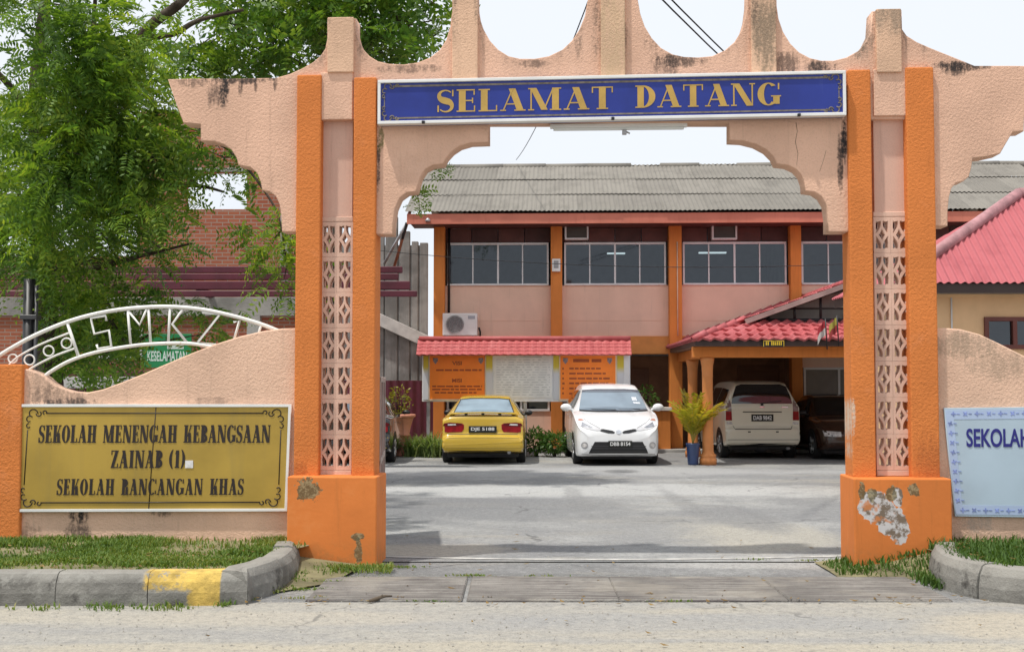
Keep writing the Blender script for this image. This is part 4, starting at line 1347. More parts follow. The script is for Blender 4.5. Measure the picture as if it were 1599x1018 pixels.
# gable bargeboard on the left end
mb.build('fascia', M['fascia'], school)
mb = MB()
Lr = math.hypot(rid[0] + 1.0, rid[1] - zE1)
Mx = Matrix.Translation((ru0 + 0.05, -1.0, zE1 - 0.16)) @ Matrix.Rotation(math.atan2(rid[1] - zE1, rid[0] + 1.0), 4, 'X')
mb.box(0, 0.03, 0, Lr, 0.0, 0.13, 0, M=Mx)
mb.build('bargeboard', M['fascia'], school)
mb = MB(); mb.box(ru0 + 0.1, ru1, -0.99, 0.02, zs + 0.01, zs + 0.03, 0); mb.build('soffit', M['vent_panel'], school)
mb = MB(); mb.poly([(UL, 0.12, zs), (UL, 6.9, zs), (UL, 3.0, rid[1] - 0.2)]); mb.poly([(UR, 0.12, zs), (UR, 6.9, zs), (UR, 3.0, rid[1] - 0.2)]); mb.build('gable', M['facade_pink'], school)
# pipes on the facade
mb = MB(); u = bu(701, -0.05); mb.tube([(u, -0.04, zs), (u, -0.04, bz(488))], 0.03, 8); mb.build('downpipe', M['black'], school)
mb = MB(); u = bu(1058, -0.27); mb.tube([(u, -0.265, bz(380)), (u, -0.265, bz(525))], 0.014, 6); mb.build('conduit', simple('conduit_cream', (0.72, 0.55, 0.42), 0.6), school)
mb = MB(); p = b(668, 343, -1.08); mb.lathe([(0.05, 0), (0.07, 0.03), (0.02, 0.09)], (p[0], -1.07, p[1] - 0.05), 12); mb.build('eave_lamp', M['steel'], school)

# ground floor
z_sl = bz(642)
mb = MB()
mb.box(cu[0][1], cu[1][0], 0, 0.15, 0, z_sl, 0); mb.box(cu[3][1], cu[5][0], 0, 0.15, 0, bz(648), 0)
mb.box(cu[0][1], cu[1][0], 0, 0.15, bz(590), z_bm0, 0); mb.box(cu[3][1], cu[5][0], 0, 0.15, bz(574), z_bm0, 0)
mb.build('lower_wall', M['facade_pink'], school)
mb = MB(); mb.box(cu[1][0], cu[3][1], 2.0, 2.1, 0, z_bm0, 0); mb.box(cu[1][0] - .1, cu[1][0], 0.15, 2.0, 0, z_bm0, 0); mb.box(cu[3][1], cu[3][1] + .1, 0.15, 2.0, 0, z_bm0, 0)
mb.build('porch_wall', M['brown_wall'], school)
def lower_window(x0, x1, zb, zt, n, back=True):
    mb = MB(); t = 0.05
    mb.box(x0, x1, 0.02, 0.08, zt - t, zt, 0.003); mb.box(x0, x1, -0.03, 0.09, zb, zb + t, 0.003)
    for j in range(n + 1):
        xx = x0 + (x1 - x0 - t) * j / n
        mb.box(xx, xx + t, 0.022, 0.078, zb + t, zt - t, 0)
    f = mb.build('window', M['alu'], school)
    mb = MB(); mb.quad((x0 + t, 0.04, zb + t), (x1 - t, 0.04, zb + t), (x1 - t, 0.04, zt - t), (x0 + t, 0.04, zt - t)); mb.build('pane', M['glass'], f)
lower_window(cu[0][1] + .04, bu(812) - .35, z_sl, bz(590), 2); lower_window(bu(812), cu[1][0] - .03, z_sl, bz(590), 1)
lower_window(cu[3][1] + .08, cu[4][0] - .08, bz(648), bz(574), 3)
mb = MB(); mb.box(cu[0][1], cu[1][0], 1.5, 1.6, 0, z_bm0, 0); mb.box(cu[3][1] + .12, cu[5][0], 1.5, 1.6, 0, z_bm0, 0); mb.build('inner_wall', M['room'], school)
# doors and counter under the beam
def door(px0, px1, ytop, name='door', m=None):
    x0, x1 = bu(px0, 2.0), bu(px1, 2.0)
    mb = MB(); mb.box(x0, x1, 1.95, 1.99, 0, bz(ytop, 2.0), 0.004); mb.box(x0 + .1, x1 - .1, 1.935, 1.95, .2, 1.0, 0.004); mb.box(x0 + .1, x1 - .1, 1.935, 1.95, 1.15, bz(ytop, 2.0) - .15, 0.004)
    d = mb.build(name, m or simple('door_brown', (0.22, 0.10, 0.055), 0.5, vary=0.1), school)
    mb = MB(); mb.lathe([(0.02, 0), (0.03, .04), (0.02, .06)], (x1 - .08, 1.88, 1.05), 8, axis='Y'); mb.build('handle', M['steel'], d)
door(985, 1012, 575); door(1150, 1215, 570)
mb = MB(); x0, x1 = bu(1016, -.5), bu(1046, -.5); mb.box(x0, x1, -.5, .4, 0, bz(641, -.5), 0.01); cn = mb.build('counter', M['facade_orange'], school)
mb = MB(); mb.box(x0 - .06, x1 + .03, -.56, .45, bz(641, -.5), bz(636, -.5), 0.006); mb.build('counter_top', simple('counter_top', (0.7, 0.66, 0.6), 0.5), cn)
# plinth step
mb = MB(); mb.box(UL, UR, -0.75, -0.27, -0.02, 0.07, 0.01); mb.build('step', M['concrete'], school)

# fluorescent lamps burning in the upper rooms
M['lamp_on'] = (lambda k: (k.b.inputs["Emission Color"].__setattr__('default_value', (0.85, 1, 0.95, 1)), k.b.inputs["Emission Strength"].__setattr__('default_value', 0.9), k.m)[2])(NB('lit_tube'))
for (x0, x1, y, lab) in ((948, 976, 397, 'lit fluorescent tube behind the second upper window from the left'), (1091, 1134, 396, 'lit fluorescent tube behind the third upper window from the left')):
    mb = MB(); a = b(x0, y, 1.6); c = b(x1, y, 1.6)
    mb.box(a[0], c[0], 1.55, 1.65, a[1], a[1] + 0.035, 0.004); o = mb.build('strip_light', M['lamp_on']); BF.place(o); tag(o, lab, 'light', 'lit tubes in the upper rooms')

# window air conditioners, outdoor unit, bell box
for (x0, x1, y0, y1, lab) in ((882, 919, 351, 374, 'boxed window air conditioner above the second upper window from the left'), (1112, 1151, 346, 374, 'boxed window air conditioner above the third upper window from the left')):
    t = BF.place(thing('air_conditioner', lab, 'air conditioner', group='window air conditioners'))
    a = b(x0, y1, -0.2); c = b(x1, y0, -0.2)
    mb = MB(); f = 0.04
    mb.box(a[0], c[0], -0.2, 0.03, a[1], a[1] + f, .004); mb.box(a[0], c[0], -0.2, 0.03, c[1] - f, c[1], .004); mb.box(a[0], a[0] + f, -0.198, 0.03, a[1] + f, c[1] - f, 0); mb.box(c[0] - f, c[0], -0.198, 0.03, a[1] + f, c[1] - f, 0)
    mb.build('casing', M['alu'], t)
    mb = MB(); mb.box(a[0] + f, c[0] - f, -0.14, 0.02, a[1] + f, c[1] - f, 0)
    for j in range(9):
        zz = a[1] + f + (c[1] - a[1] - 2 * f) * (j + .5) / 9
        mb.box(a[0] + f, c[0] - f, -0.16, -0.14, zz - .006, zz + .006, 0)
    mb.build('grille', simple('ac_grille', (0.11, 0.10, 0.09), 0.6), t)
ac = BF.place(thing('air_conditioner', 'white outdoor air conditioner unit with round fan grille above the notice board', 'air conditioner'))
a = b(691, 524, -0.42); c = b(745, 489, -0.42)
mb = MB(); mb.box(a[0], c[0], -0.42, -0.12, a[1], c[1], 0.015, seg=2); mb.build('casing', M['white_paint'], ac)
fc = (a[0] + 0.30, -0.44, (a[1] + c[1]) / 2)
mb = MB()
for r in (0.06, 0.10, 0.14, 0.18, 0.215):
    mb.tube([(fc[0] + r * math.cos(q * math.pi / 12), -0.435, fc[2] + r * math.sin(q * math.pi / 12)) for q in range(24)], 0.006, 5, closed=True)
for q in range(8): mb.tube([(fc[0] + .03 * math.cos(q * math.pi / 4), -0.432, fc[2] + .03 * math.sin(q * math.pi / 4)), (fc[0] + .215 * math.cos(q * math.pi / 4), -0.432, fc[2] + .215 * math.sin(q * math.pi / 4))], 0.005, 4)
mb.build('fan_grille', M['steel'], ac)
mb = MB(); mb.lathe([(0.20, 0), (0.20, 0.012)], (fc[0], -0.428, fc[2]), 24, axis='Y'); mb.build('fan', simple('fan_grey', (0.22, 0.22, 0.22), 0.8), ac)  # plain grey disc behind the fan grille
mb = MB(); mb.box(c[0] - 0.22, c[0] - 0.05, -0.424, -0.415, c[1] - 0.14, c[1] - 0.06, 0); mb.build('badge', simple('grey_badge', (0.4, 0.42, 0.46), 0.5), ac)
mb = MB()
for x in (a[0] + .1, c[0] - .1): mb.box(x - .02, x + .02, -0.42, 0, a[1] - .04, a[1] - .003, 0)
mb.build('bracket', M['steel'], ac)
mb = MB(); mb.tube([(c[0] + .03, -.2, a[1] + .2), (c[0] + .06, -.15, a[1] + .1), (c[0] + .05, -.05, a[1] - .1)], 0.025, 6); mb.build('hose', M['black'], ac)
bx = BF.place(thing('meter_box', 'small white box with grey front fixed on the second facade column', 'box'))
a = b(862, 424, -0.35); c = b(875, 404, -0.35)
mb = MB(); mb.box(a[0], c[0], -0.35, -0.25, a[1], c[1], .008); mb.build('case', M['white_paint'], bx)
mb = MB(); mb.box(a[0] + .045, c[0] - .045, -0.362, -0.348, a[1] + .08, c[1] - .05, .004); mb.build('cover', simple('grey_cover', (0.3, 0.31, 0.32), .5), bx)

# ================================================================== TILES
M['tile'] = None
def tile_mat(name, col, dark, pale):
    k = NB(name)
    gm = k.n("ShaderNodeNewGeometry")
    c = k.mix(gm.outputs["Random Per Island"], col, tuple(x * 0.82 for x in col))
    c = k.mix(k.math('MULTIPLY', k.step(k.noise(2.5, 6, 0.7), 0.48, 0.68), 0.45), c, pale)
    c = k.mix(k.math('MULTIPLY', k.step(k.noise(7, 6, 0.7), 0.55, 0.72), 0.5), c, dark)
    return k.done(c, 0.6, spec=0.35)
M['tile'] = tile_mat('red_roof_tile', (0.50, 0.115, 0.12), (0.20, 0.04, 0.045), (0.60, 0.24, 0.25))
M['tile_small'] = tile_mat('notice_roof_tile', (0.52, 0.12, 0.12), (0.28, 0.05, 0.05), (0.60, 0.22, 0.21))

def tiles(P, S_, U_, rows, rowlen, s_rng, tw=0.24, amp=0.028, seg=8, step=0.03):
    """wavy tile courses: P origin, S_ along the eave, U_ up the slope, s_rng(t)->(s0,s1)"""
    P, S_, U_ = Vector(P), Vector(S_).normalized(), Vector(U_).normalized()
    Nn = S_.cross(U_).normalized()
    if Nn.z < 0: Nn = -Nn
    V, F = [], []
    for r in range(rows):
        t0, t1 = r * rowlen, (r + 1) * rowlen + 0.04
        a0, c0 = s_rng(t0); a1, c1 = s_rng(min(t1, rows * rowlen))
        w_ = max(c0 - a0, c1 - a1)
        if w_ < 0.05: continue
        n = max(2, int(w_ / tw * seg))
        j = random.uniform(-.004, .004)
        base = len(V)
        for i in range(n + 1):
            f = i / n
            for (t, a, c, lift) in ((t0 - 0.0, a0, c0, step), (t0 + 0.0, a0, c0, step), (t1, a1, c1, 0.004)):
                s = a + (c - a) * f
                ph = (s / tw) % 1.0
                h = amp * (math.sin(ph * 2 * math.pi) + 0.25 * math.sin(ph * 4 * math.pi))
                sk = 0.05 * (0.5 + 0.5 * math.sin(ph * 2 * math.pi)) if t == t0 else 0
                q = P + S_ * s + U_ * (t - sk + j) + Nn * (h + lift)
                V.append(q)
            V[-3] = V[-3] - Nn * (step + 0.012)
        for i in range(n):
            o = base + 3 * i
            F.append((o, o + 3, o + 4, o + 1)); F.append((o + 1, o + 4, o + 5, o + 2))
    return [tuple(v) for v in V], F

# ---- notice board
NV = -1.35
nb = BF.place(thing('notice_board', 'long notice board with orange and white panels under a small red tiled roof', 'notice board'))
def n_(px, py, v=NV): return b(px, py, v)
M['board_white'] = simple('board_white', (0.78, 0.79, 0.81), 0.5, vary=0.06)
M['board_orange'] = simple('board_orange', (0.90, 0.23, 0.015), 0.45, vary=0.06)
a = n_(659, 627); c = n_(984, 550)
mb = MB(); mb.box(a[0], c[0], NV, NV + 0.08, a[1], c[1], 0.005); mb.build('backboard', M['board_white'], nb)
def nbox(mb, x0, x1, y0, y1, v0, v1, bev=0.0, mi=0):
    p = n_(x0, y1, v0); q = n_(x1, y0, v0)
    mb.box(p[0], q[0], v0, v1, p[1], q[1], bev, mi)
for (x0, x1) in ((671, 757), (875, 961)):
    mb = MB(); nbox(mb, x0, x1, 553, 623, NV - 0.02, NV - 0.001); mb.build('poster', M['board_orange'], nb)
mb = MB(); nbox(mb, 771, 862, 553, 621, NV - 0.02, NV - 0.001); mb.build('chart', simple('chart_paper', (0.76, 0.77, 0.76), 0.6, vary=0.08, vs=4), nb)
k = NB('yellow_white_strip')
X, Y, Z = k.sep()
zy = n_(820, 578)[1]
c_ = k.mix(k.step(Z, zy - 0.1, zy + 0.1), (0.60, 0.62, 0.66), (0.62, 0.50, 0.04))
M['strip'] = k.done(c_, 0.5)
for (x0, x1) in ((661, 669), (759, 769), (864, 873), (964, 974)):
    mb = MB(); nbox(mb, x0, x1, 553, 624, NV - 0.022, NV - 0.001); mb.build('strip', M['strip'], nb)
mb = MB()
for (x0, x1) in ((669.3, 670.8), (757.3, 758.6), (873.2, 874.7), (961.3, 963)): nbox(mb, x0, x1, 553, 625, NV - 0.035, NV - 0.0)
for (x0, x1) in ((669.3, 758.6), (873.2, 963)): nbox(mb, x0, x1, 623.2, 625, NV - 0.034, NV - 0.0)
mb.build('frame', simple('cream_trim', (0.74, 0.60, 0.42), 0.5), nb)
mb = MB()
def word(x0, x1, y0, y1): nbox(mb, x0, x1, y0, y1, NV - 0.0235, NV - 0.0205)
def wordline(x0, x1, y, h, seed):
    rr = random.Random(seed); x = x0
    while x < x1:
        L = rr.uniform(5, 13); word(x, min(x + L, x1), y, y + h); x += L + 1.8
for i, (x0, x1, y, h) in enumerate(((681, 752, 576.5, 2.6), (675, 753, 602, 2.2), (675, 752, 606.8, 2.2), (679, 744, 611.8, 2.4), (889, 938, 574, 2.6), (889, 946, 581.8, 2.6), (889, 952, 589.5, 2.6), (889, 950, 597, 2.6), (889, 940, 605, 2.6), (889, 945, 613, 2.6))): wordline(x0, x1, y, h, i)
word(895, 920, 560.5, 565.5); word(924, 939, 560.5, 565.5)
for i in range(6): word(878, 880.5 + (i == 3), 574 + 7.7 * i, 577 + 7.7 * i)
for (t, x0, x1, y0, y1) in (('VISI', 706, 721, 564, 570), ('MISI', 706, 721, 591, 597)):
    p = n_(x0, y1, NV - .022); q = n_(x1, y0, NV - .022); mb.mesh(text_mesh(t, p[0], q[0], p[1], q[1], NV - 0.0235, bold=0.03))
mb.build('lettering', simple('print_brown', (0.33, 0.07, 0.015), 0.6), nb)
mb = MB()
for i in range(15): 
    rr = random.Random(40 + i); x = 775
    while x < 858:
        L = rr.uniform(3, 12); nbox(mb, x, min(x + L, 859), 561 + i * 3.9, 562.3 + i * 3.9, NV - 0.0225, NV - 0.0205); x += L + rr.uniform(1.5, 6)
nbox(mb, 790, 846, 556, 558.4, NV - 0.0225, NV - 0.0205)
mb.build('chart_print', simple('faint_print', (0.55, 0.57, 0.57), 0.6), nb)
mb = MB()
for x in (680, 751, 883, 952):
    p = n_(x, 563, NV - .022)
    mb.mesh(curve_mesh([[(p[0] - .055, p[1] + .06), (p[0] + .055, p[1] + .06), (p[0] + .055, p[1] - .01), (p[0], p[1] - .085), (p[0] - .055, p[1] - .01)]], 0.003, NV - 0.0235))
mb.build('crest', simple('crest_grey', (0.24, 0.2, 0.22), 0.5, vary=0.4, vs=30), nb)
# little tiled roof
pl_, pr_ = n_(650, 553, NV - 0.30), n_(986, 553, NV - 0.30)
pt_ = n_(820, 531, NV + 0.04)
rise, run = pt_[1] - pl_[1], 0.34
V, F = tiles((pl_[0], NV - 0.30, pl_[1]), (1, 0, 0), (0, run, rise), 4, math.hypot(rise, run) / 4, lambda t: (0, pr_[0] - pl_[0]), tw=0.188, amp=0.014, seg=8, step=0.02)
V2, F2 = tiles((pr_[0], NV + 0.38, pl_[1]), (-1, 0, 0), (0, -run, rise), 4, math.hypot(rise, run) / 4, lambda t: (0, pr_[0] - pl_[0]), tw=0.188, amp=0.014, seg=4, step=0.02)
rf = link('roof', pymesh('roof', *merge_vf([(V, F), (V2, F2)])), M['tile_small'], nb)
mb = MB(); mb.tube([(pl_[0] + .03, NV + .04, pt_[1] + 0.035), (pr_[0] - .0, NV + .04, pt_[1] + 0.035)], 0.058, 10); mb.build('ridge_cap', M['tile_small'], rf)
mb = MB(); mb.box(pl_[0] + .03, pr_[0] - .03, NV - .26, NV + .34, pl_[1] - .03, pl_[1] - .005, 0.0); mb.build('soffit', simple('pale_pink_board', (0.55, 0.28, 0.25), .6), nb)
for x in (668, 820, 972):
    u = n_(x, 660)[0]; mb = MB(); mb.box(u - .04, u + .04, NV + .085, NV + .165, 0, a[1] + .3, .004); mb.build('post', M['steel'], nb)

# ================================================================== CAR PORCH
porch = BF.place(thing('car_porch', 'open car porch with orange round columns and red tiled roof before the school', 'porch'))
PF = -5.5
ec = b(1083, 530, PF)
EU, EZ = ec
rk = b(1252, 464, 0.0)
RU, RZ = rk
RZ -= 0.06
slope = (RZ - EZ) / (RU - EU)
GB = 0.95                                    # gable set-back
tg_u = 1.12                                   # where the front hip meets the gable
SLN = math.hypot(1, slope)
T_all = (RU - EU) * SLN
def left_rng(t):
    f = t / SLN
    front = PF + GB * min(1, f / tg_u) if f < tg_u else PF + GB - 0.22
    return (-(-0.0 - PF) + 0, 0) if False else (front, 0.0)
rowl = 0.30
rows = int(T_all / rowl)
VF = []
VF.append(tiles((EU, 0, EZ), (0, 1, 0), (1, 0, slope), rows, T_all / rows, left_rng, tw=0.23, amp=0.03))
RE = 2 * RU - EU
VF.append(tiles((RE, 0, EZ), (0, 1, 0), (-1, 0, slope), rows, T_all / rows, left_rng, tw=0.23, amp=0.03, seg=4))
zg = EZ + slope * tg_u
fsl = math.hypot(GB, zg - EZ)
VF.append(tiles((0, PF, EZ), (1, 0, 0), (0, GB, zg - EZ), 4, fsl / 4, lambda t: (EU + tg_u * t / fsl, RE - tg_u * t / fsl), tw=0.23, amp=0.03))
prf = link('roof', pymesh('roof', *merge_vf(VF)), M['tile'], porch)
mb = MB()
# hip tiles and top edge tiles along the wall
def capline(p, q, n, r=0.075):
    p, q = Vector(p), Vector(q)
    for i in range(n):
        a_, c_ = p.lerp(q, i / n), p.lerp(q, (i + 1.12) / n)
        mb.tube([a_ + Vector((0, 0, .01)), c_ + Vector((0, 0, .035))], [r * 0.85, r * 1.1], 8)
capline((EU, PF, EZ), (EU + tg_u, PF + GB, zg), 5)
capline((EU, -0.08, EZ + .02), (RU, -0.08, RZ + .02), 13)
capline((RU, PF + GB - .2, RZ), (RU, 0, RZ), 14)
mb.build('ridge_cap', M['tile'], prf)
k_b = simple('bargeboard_grey', (0.34, 0.24, 0.22), .7, vary=.2)
mb = MB()
for sgn in (1, -1):
    p = Vector((RU - sgn * (RU - EU - tg_u), PF + GB - .24, zg + .01)); q = Vector((RU + .02 * sgn, PF + GB - .24, RZ + .02))
    d = q - p
    Mx = Matrix.Translation(p) @ Matrix.Rotation(-math.atan2(d.z, d.x) if True else 0, 4, 'Y')
    mb.box(0, d.length, -0.02, 0.02, -0.08, 0.02, 0.003, M=Mx)
mb.build('bargeboard', k_b, porch)
mb = MB()
gv = PF + GB + .05
mb.tube([(EU + tg_u, gv, zg + .03), (RE - tg_u, gv, zg + .03)], .035, 6)
for f in (.25, .5, .75, 1.0, 1.25, 1.5, 1.75):
    x = EU + tg_u + (RU - EU - tg_u) * f
    zt = EZ + slope * (min(x, 2 * RU - x) - EU) - .06
    mb.tube([(x, gv, zg + .03), (x, gv, zt)], .028, 6)
mb.tube([(EU + tg_u + .9, gv - .02, zg + .26), (RE - tg_u - .9, gv - .02, zg + .26)], .022, 6)
for sgn in (1, -1): mb.tube([(RU - sgn * (RU - EU - tg_u), gv, zg), (RU, gv, RZ - .08)], .03, 6)
mb.build('truss', M['black'], porch)
mb = MB(); mb.poly([(EU + tg_u + .1, gv + .5, zg - .05), (RE - tg_u - .1, gv + .5, zg - .05), (RU, gv + .5, RZ - .1)]); mb.build('gable_board', simple('gable_grey', (0.40, 0.41, 0.38), .8, vary=.15), porch)
M['dark_brown'] = simple('dark_brown_paint', (0.045, 0.026, 0.022), .6)
mb = MB(); mb.box(EU + .03, RE - .03, PF + .02, PF + .045, EZ - .13, EZ - .015, 0); mb.box(EU + .03, EU + .055, PF + .046, -.3, EZ - .13, EZ - .015, 0); mb.box(RE - .055, RE - .03, PF + .046, -.3, EZ - .13, EZ - .015, 0); mb.build('fascia', M['dark_brown'], porch)
mb = MB(); mb.box(EU + .06, RE - .06, PF + .05, -.3, EZ - .128, EZ - .11, 0); mb.build('ceiling', simple('porch_ceiling', (0.30, 0.20, 0.15), .8), porch)
zc = bz(556, PF + .4, 1105)
CU = b(1105, 640, PF + .42)[0]
CR = 2 * RU - CU
mb = MB(); mb.box(CU - .30, CR + .30, PF + .30, PF + .55, zc - .03, EZ - .131, .01)
for u in (CU, CR): mb.box(u - .10, u + .10, PF + .551, -.3, zc - .03, EZ - .132, .01)
mb.build('beam', M['facade_orange'], porch)
M['col_orange'] = simple('column_orange', (0.66, 0.25, 0.075), .55, vary=.08)
prof = [(.17, 0), (.175, .12), (.15, .14), (.165, .17), (.165, .20), (.125, .225), (.112, .28), (.106, zc - .42), (.113, zc - .40), (.108, zc - .38), (.115, zc - .2), (.135, zc - .1), (.145, zc - .032)]
for u in (CU, CR):
    for v in (PF + .42, -2.45):
        mb = MB(); mb.lathe(prof, (u, v, 0), 20); mb.build('column', M['col_orange'], porch)
# small yellow name plate on the fascia
np_ = BF.place(thing('name_plate', 'tiny yellow name plate hung on the edge of the porch roof', 'sign'))
a = b(1191, 542, PF - .02); c = b(1225, 531, PF - .02)
mb = MB(); mb.box(a[0], c[0], PF - .035, PF + .0, a[1], c[1], .004); mb.build('plate', M['black'], np_)
mb = MB()
xs = a[0] + .05
rr = random.Random(3)
for i in range(9):
    w_ = (c[0] - a[0] - .1) / 9
    if i != 2: mb.box(xs + i * w_ + .008, xs + (i + 1) * w_ - .008, PF - .04, PF - .034, a[1] + .035, c[1] - .03, 0)
mb.box(a[0] + .01, c[0] - .01, PF - .039, PF - .034, c[1] - .022, c[1] - .01, 0); mb.box(a[0] + .01, a[0] + .022, PF - .0385, PF - .034, a[1] + .01, c[1] - .024, 0); mb.box(c[0] - .022, c[0] - .01, PF - .0385, PF - .034, a[1] + .01, c[1] - .024, 0)
mb.build('lettering', simple('plate_yellow', (0.72, 0.50, 0.03), .5), np_)
# two little flags by the gable
for (px, py, cs, lab) in ((1285, 520, ((0.32, .02, .03), (0.45, .42, .40)), 'small red and white flag on a dark pole above the porch eave'), (1303, 515, ((0.34, .30, .05), (0.26, .03, .03)), 'small yellow and red flag beside the gate pillar above the porch eave')):
    t = BF.place(thing('flag', lab, 'flag', group='small flags on the porch roof'))
    p = b(px, py, PF - .05)
    mb = MB(); mb.tube([(p[0] + .08, PF - .05, p[1] - .32), (p[0] + .05, PF - .05, p[1] + .28)], .013, 6); mb.build('pole', M['black'], t)
    V, F = [], []
    for i in range(9):
        f = i / 8
        for j in range(3): V.append((p[0] + .05 - .15 * f, PF - .05 + .03 * math.sin(f * 7), p[1] + .22 - .14 * j - .16 * f * f + .02 * math.sin(f * 9 + j)))
    for i in range(8):
        for j in range(2): F.append((i * 3 + j, i * 3 + j + 1, i * 3 + j + 4, i * 3 + j + 3))
    me = pymesh('cloth', V, F)
    o = link('cloth', me, [simple('flag_a' + str(px), cs[0], .7, vary=.1), simple('flag_b' + str(px), cs[1], .7, vary=.1)], t)
    for i, p_ in enumerate(me.polygons): p_.material_index = i % 2

# ================================================================== RED ROOFED GUARD HOUSE
gh = thing('guard_house', 'cream walled house with pink red metal hip roof behind the right wall', 'building')
Yg = 17.0
ez = at(1500, 440, Yg).z
ex = (1402 - CX) / FPX * Yg
EXR, YB = 11.5, Yg + 3.4
HX = 2.45
hz = ez + HX * 0.61
M['metal_roof'] = sheet_mat('pink_red_metal', (0.47, 0.14, 0.155), (0.34, 0.09, 0.105))
VF = []
def hip_face(P, Sx, Ux, L, e):
    P, Sx, Ux = Vector(P), Vector(Sx), Vector(Ux)
    Nn = Sx.cross(Ux).normalized()
    V, F = [], []
    pitch = 0.115
    n = int(L / pitch * 6)
    run = Ux.length
    for i in range(n + 1):
        s = L * i / n
        tm = min(1.0, s / e, (L - s) / e)
        h = 0.017 * math.sin(s / pitch * 2 * math.pi)
        V.append(P + Sx * s + Nn * h - Ux * 0.01); V.append(P + Sx * s + Ux * max(tm, 0.001) + Nn * h)
    for i in range(n): F.append((2 * i, 2 * i + 2, 2 * i + 3, 2 * i + 1))
    return [tuple(v) for v in V], F
VF.append(hip_face((ex, Yg, ez), (1, 0, 0), (0, 1.7, hz - ez), EXR - ex, HX))
VF.append(hip_face((EXR, YB, ez), (-1, 0, 0), (0, -1.7, hz - ez), EXR - ex, HX))
VF.append(hip_face((ex, YB, ez), (0, -1, 0), (HX, 0, hz - ez), 3.4, 1.7))
VF.append(hip_face((EXR, Yg, ez), (0, 1, 0), (-HX, 0, hz - ez), 3.4, 1.7))
rf = link('roof', pymesh('roof', *merge_vf(VF)), M['metal_roof'], gh)
mb = MB()
def cap(p, q):
    mb.tube([Vector(p) + Vector((0, 0, .02)), Vector(q) + Vector((0, 0, .02))], .085, 10)
cap((ex, Yg, ez), (ex + HX, Yg + 1.7, hz)); cap((ex + HX, Yg + 1.7, hz), (EXR - HX, Yg + 1.7, hz))
mb.build('ridge_cap', simple('faded_ridge', (0.40, 0.20, 0.21), .7, vary=.3, vs=5), rf)
mb = MB(); mb.box(ex + .02, EXR - .02, Yg + .02, Yg + .045, ez - .16, ez - .02, 0); mb.box(ex + .02, ex + .045, Yg + .046, YB - .02, ez - .16, ez - .02, 0); mb.build('fascia', M['dark_brown'], gh)
mb = MB(); mb.box(ex + .05, EXR - .05, Yg + .05, YB - .05, ez - .145, ez - .125, 0); mb.build('soffit', simple('soffit_pale', (0.5, .45, .38), .8), gh)
wy = Yg + .35
M['cream'] = simple('cream_wall', (0.70, 0.45, 0.25), .8, vary=.06)
wx0, wx1 = ex + .35, EXR - .35
wa, wb_ = at(1536, 495, wy), at(1625, 545, wy)
mb = MB(); mb.box(wx0, wa.x, wy, wy + .12, 0, ez - .146, 0); mb.box(wb_.x, wx1, wy, wy + .12, 0, ez - .146, 0); mb.box(wa.x, wb_.x, wy, wy + .12, wa.z, ez - .146, 0); mb.box(wa.x, wb_.x, wy, wy + .12, 0, wb_.z, 0)
mb.box(wx0, wx0 + .12, wy + .121, YB - .35, 0, ez - .146, 0); mb.box(wx0, wx1, YB - .35, YB - .23, 0, ez - .146, 0)
mb.box(wx0, wx1, wy - .025, wy - .001, ez - .20, ez - .15, 0)
mb.build('wall', M['cream'], gh)
mb = MB(); t = .06
mb.box(wa.x, wb_.x, wy - .04, wy + .08, wa.z - t, wa.z, 0); mb.box(wa.x, wb_.x, wy - .04, wy + .08, wb_.z, wb_.z + t, 0)
for x in (wa.x, (wa.x + wb_.x) / 2, wb_.x - t): mb.box(x, x + t, wy - .038, wy + .08, wb_.z + t, wa.z - t, 0)
wf = mb.build('window', simple('window_brown', (0.13, .03, .02), .5), gh)
mb = MB(); mb.quad((wa.x, wy + .02, wb_.z), (wb_.x, wy + .02, wb_.z), (wb_.x, wy + .02, wa.z), (wa.x, wy + .02, wa.z)); mb.build('pane', M['glass'], wf)
mb = MB(); u = at(1485, 480, wy).x; mb.tube([(u, wy - .02, ez - .2), (u, wy - .02, .3)], .012, 6); mb.build('conduit', M['alu'], gh)
mb = MB(); mb.box(wx0 + .13, wx1, YB - .45, YB - .36, 0, ez - .2, 0); mb.build('inner_wall', M['room'], gh)

# ================================================================== UNFINISHED BRICK BUILDING
bk = thing('brick_building', 'unfinished red brick building with concrete beams and maroon roof battens behind the tree', 'building')
YK = 24.0
def q(px, py, Y=YK): 
    p = at(px, py, Y); return (p.x, p.z)
def brick_mat():
    k = NB('red_brick')
    mp = k.n("ShaderNodeMapping"); k.l(k.obj(), mp.inputs[0]); mp.inputs["Rotation"].default_value = (math.pi / 2, 0, 0)
    br = k.n("ShaderNodeTexBrick")
    k.l(mp.outputs[0], br.inputs["Vector"])
    br.inputs["Scale"].default_value = 1.0
    br.inputs["Brick Width"].default_value = 0.225; br.inputs["Row Height"].default_value = 0.075; br.inputs["Mortar Size"].default_value = 0.009
    br.inputs["Color1"].default_value = (0.33, 0.095, 0.055, 1); br.inputs["Color2"].default_value = (0.42, 0.15, 0.085, 1); br.inputs["Mortar"].default_value = (0.36, 0.27, 0.22, 1)
    c = k.mix(k.math('MULTIPLY', k.step(k.noise(1.2, 5, .7), .45, .7), .4), br.outputs["Color"], (0.30, 0.10, 0.07))
    return k.done(c, .9, spec=.15)
M['brick'] = brick_mat()
x0, _ = q(-120, 300); x1, _ = q(470, 300)
ha, hb = q(290, 269), q(385, 327)
zt = q(300, 175)[1]
zlow = q(300, 492)[1]
mb = MB()
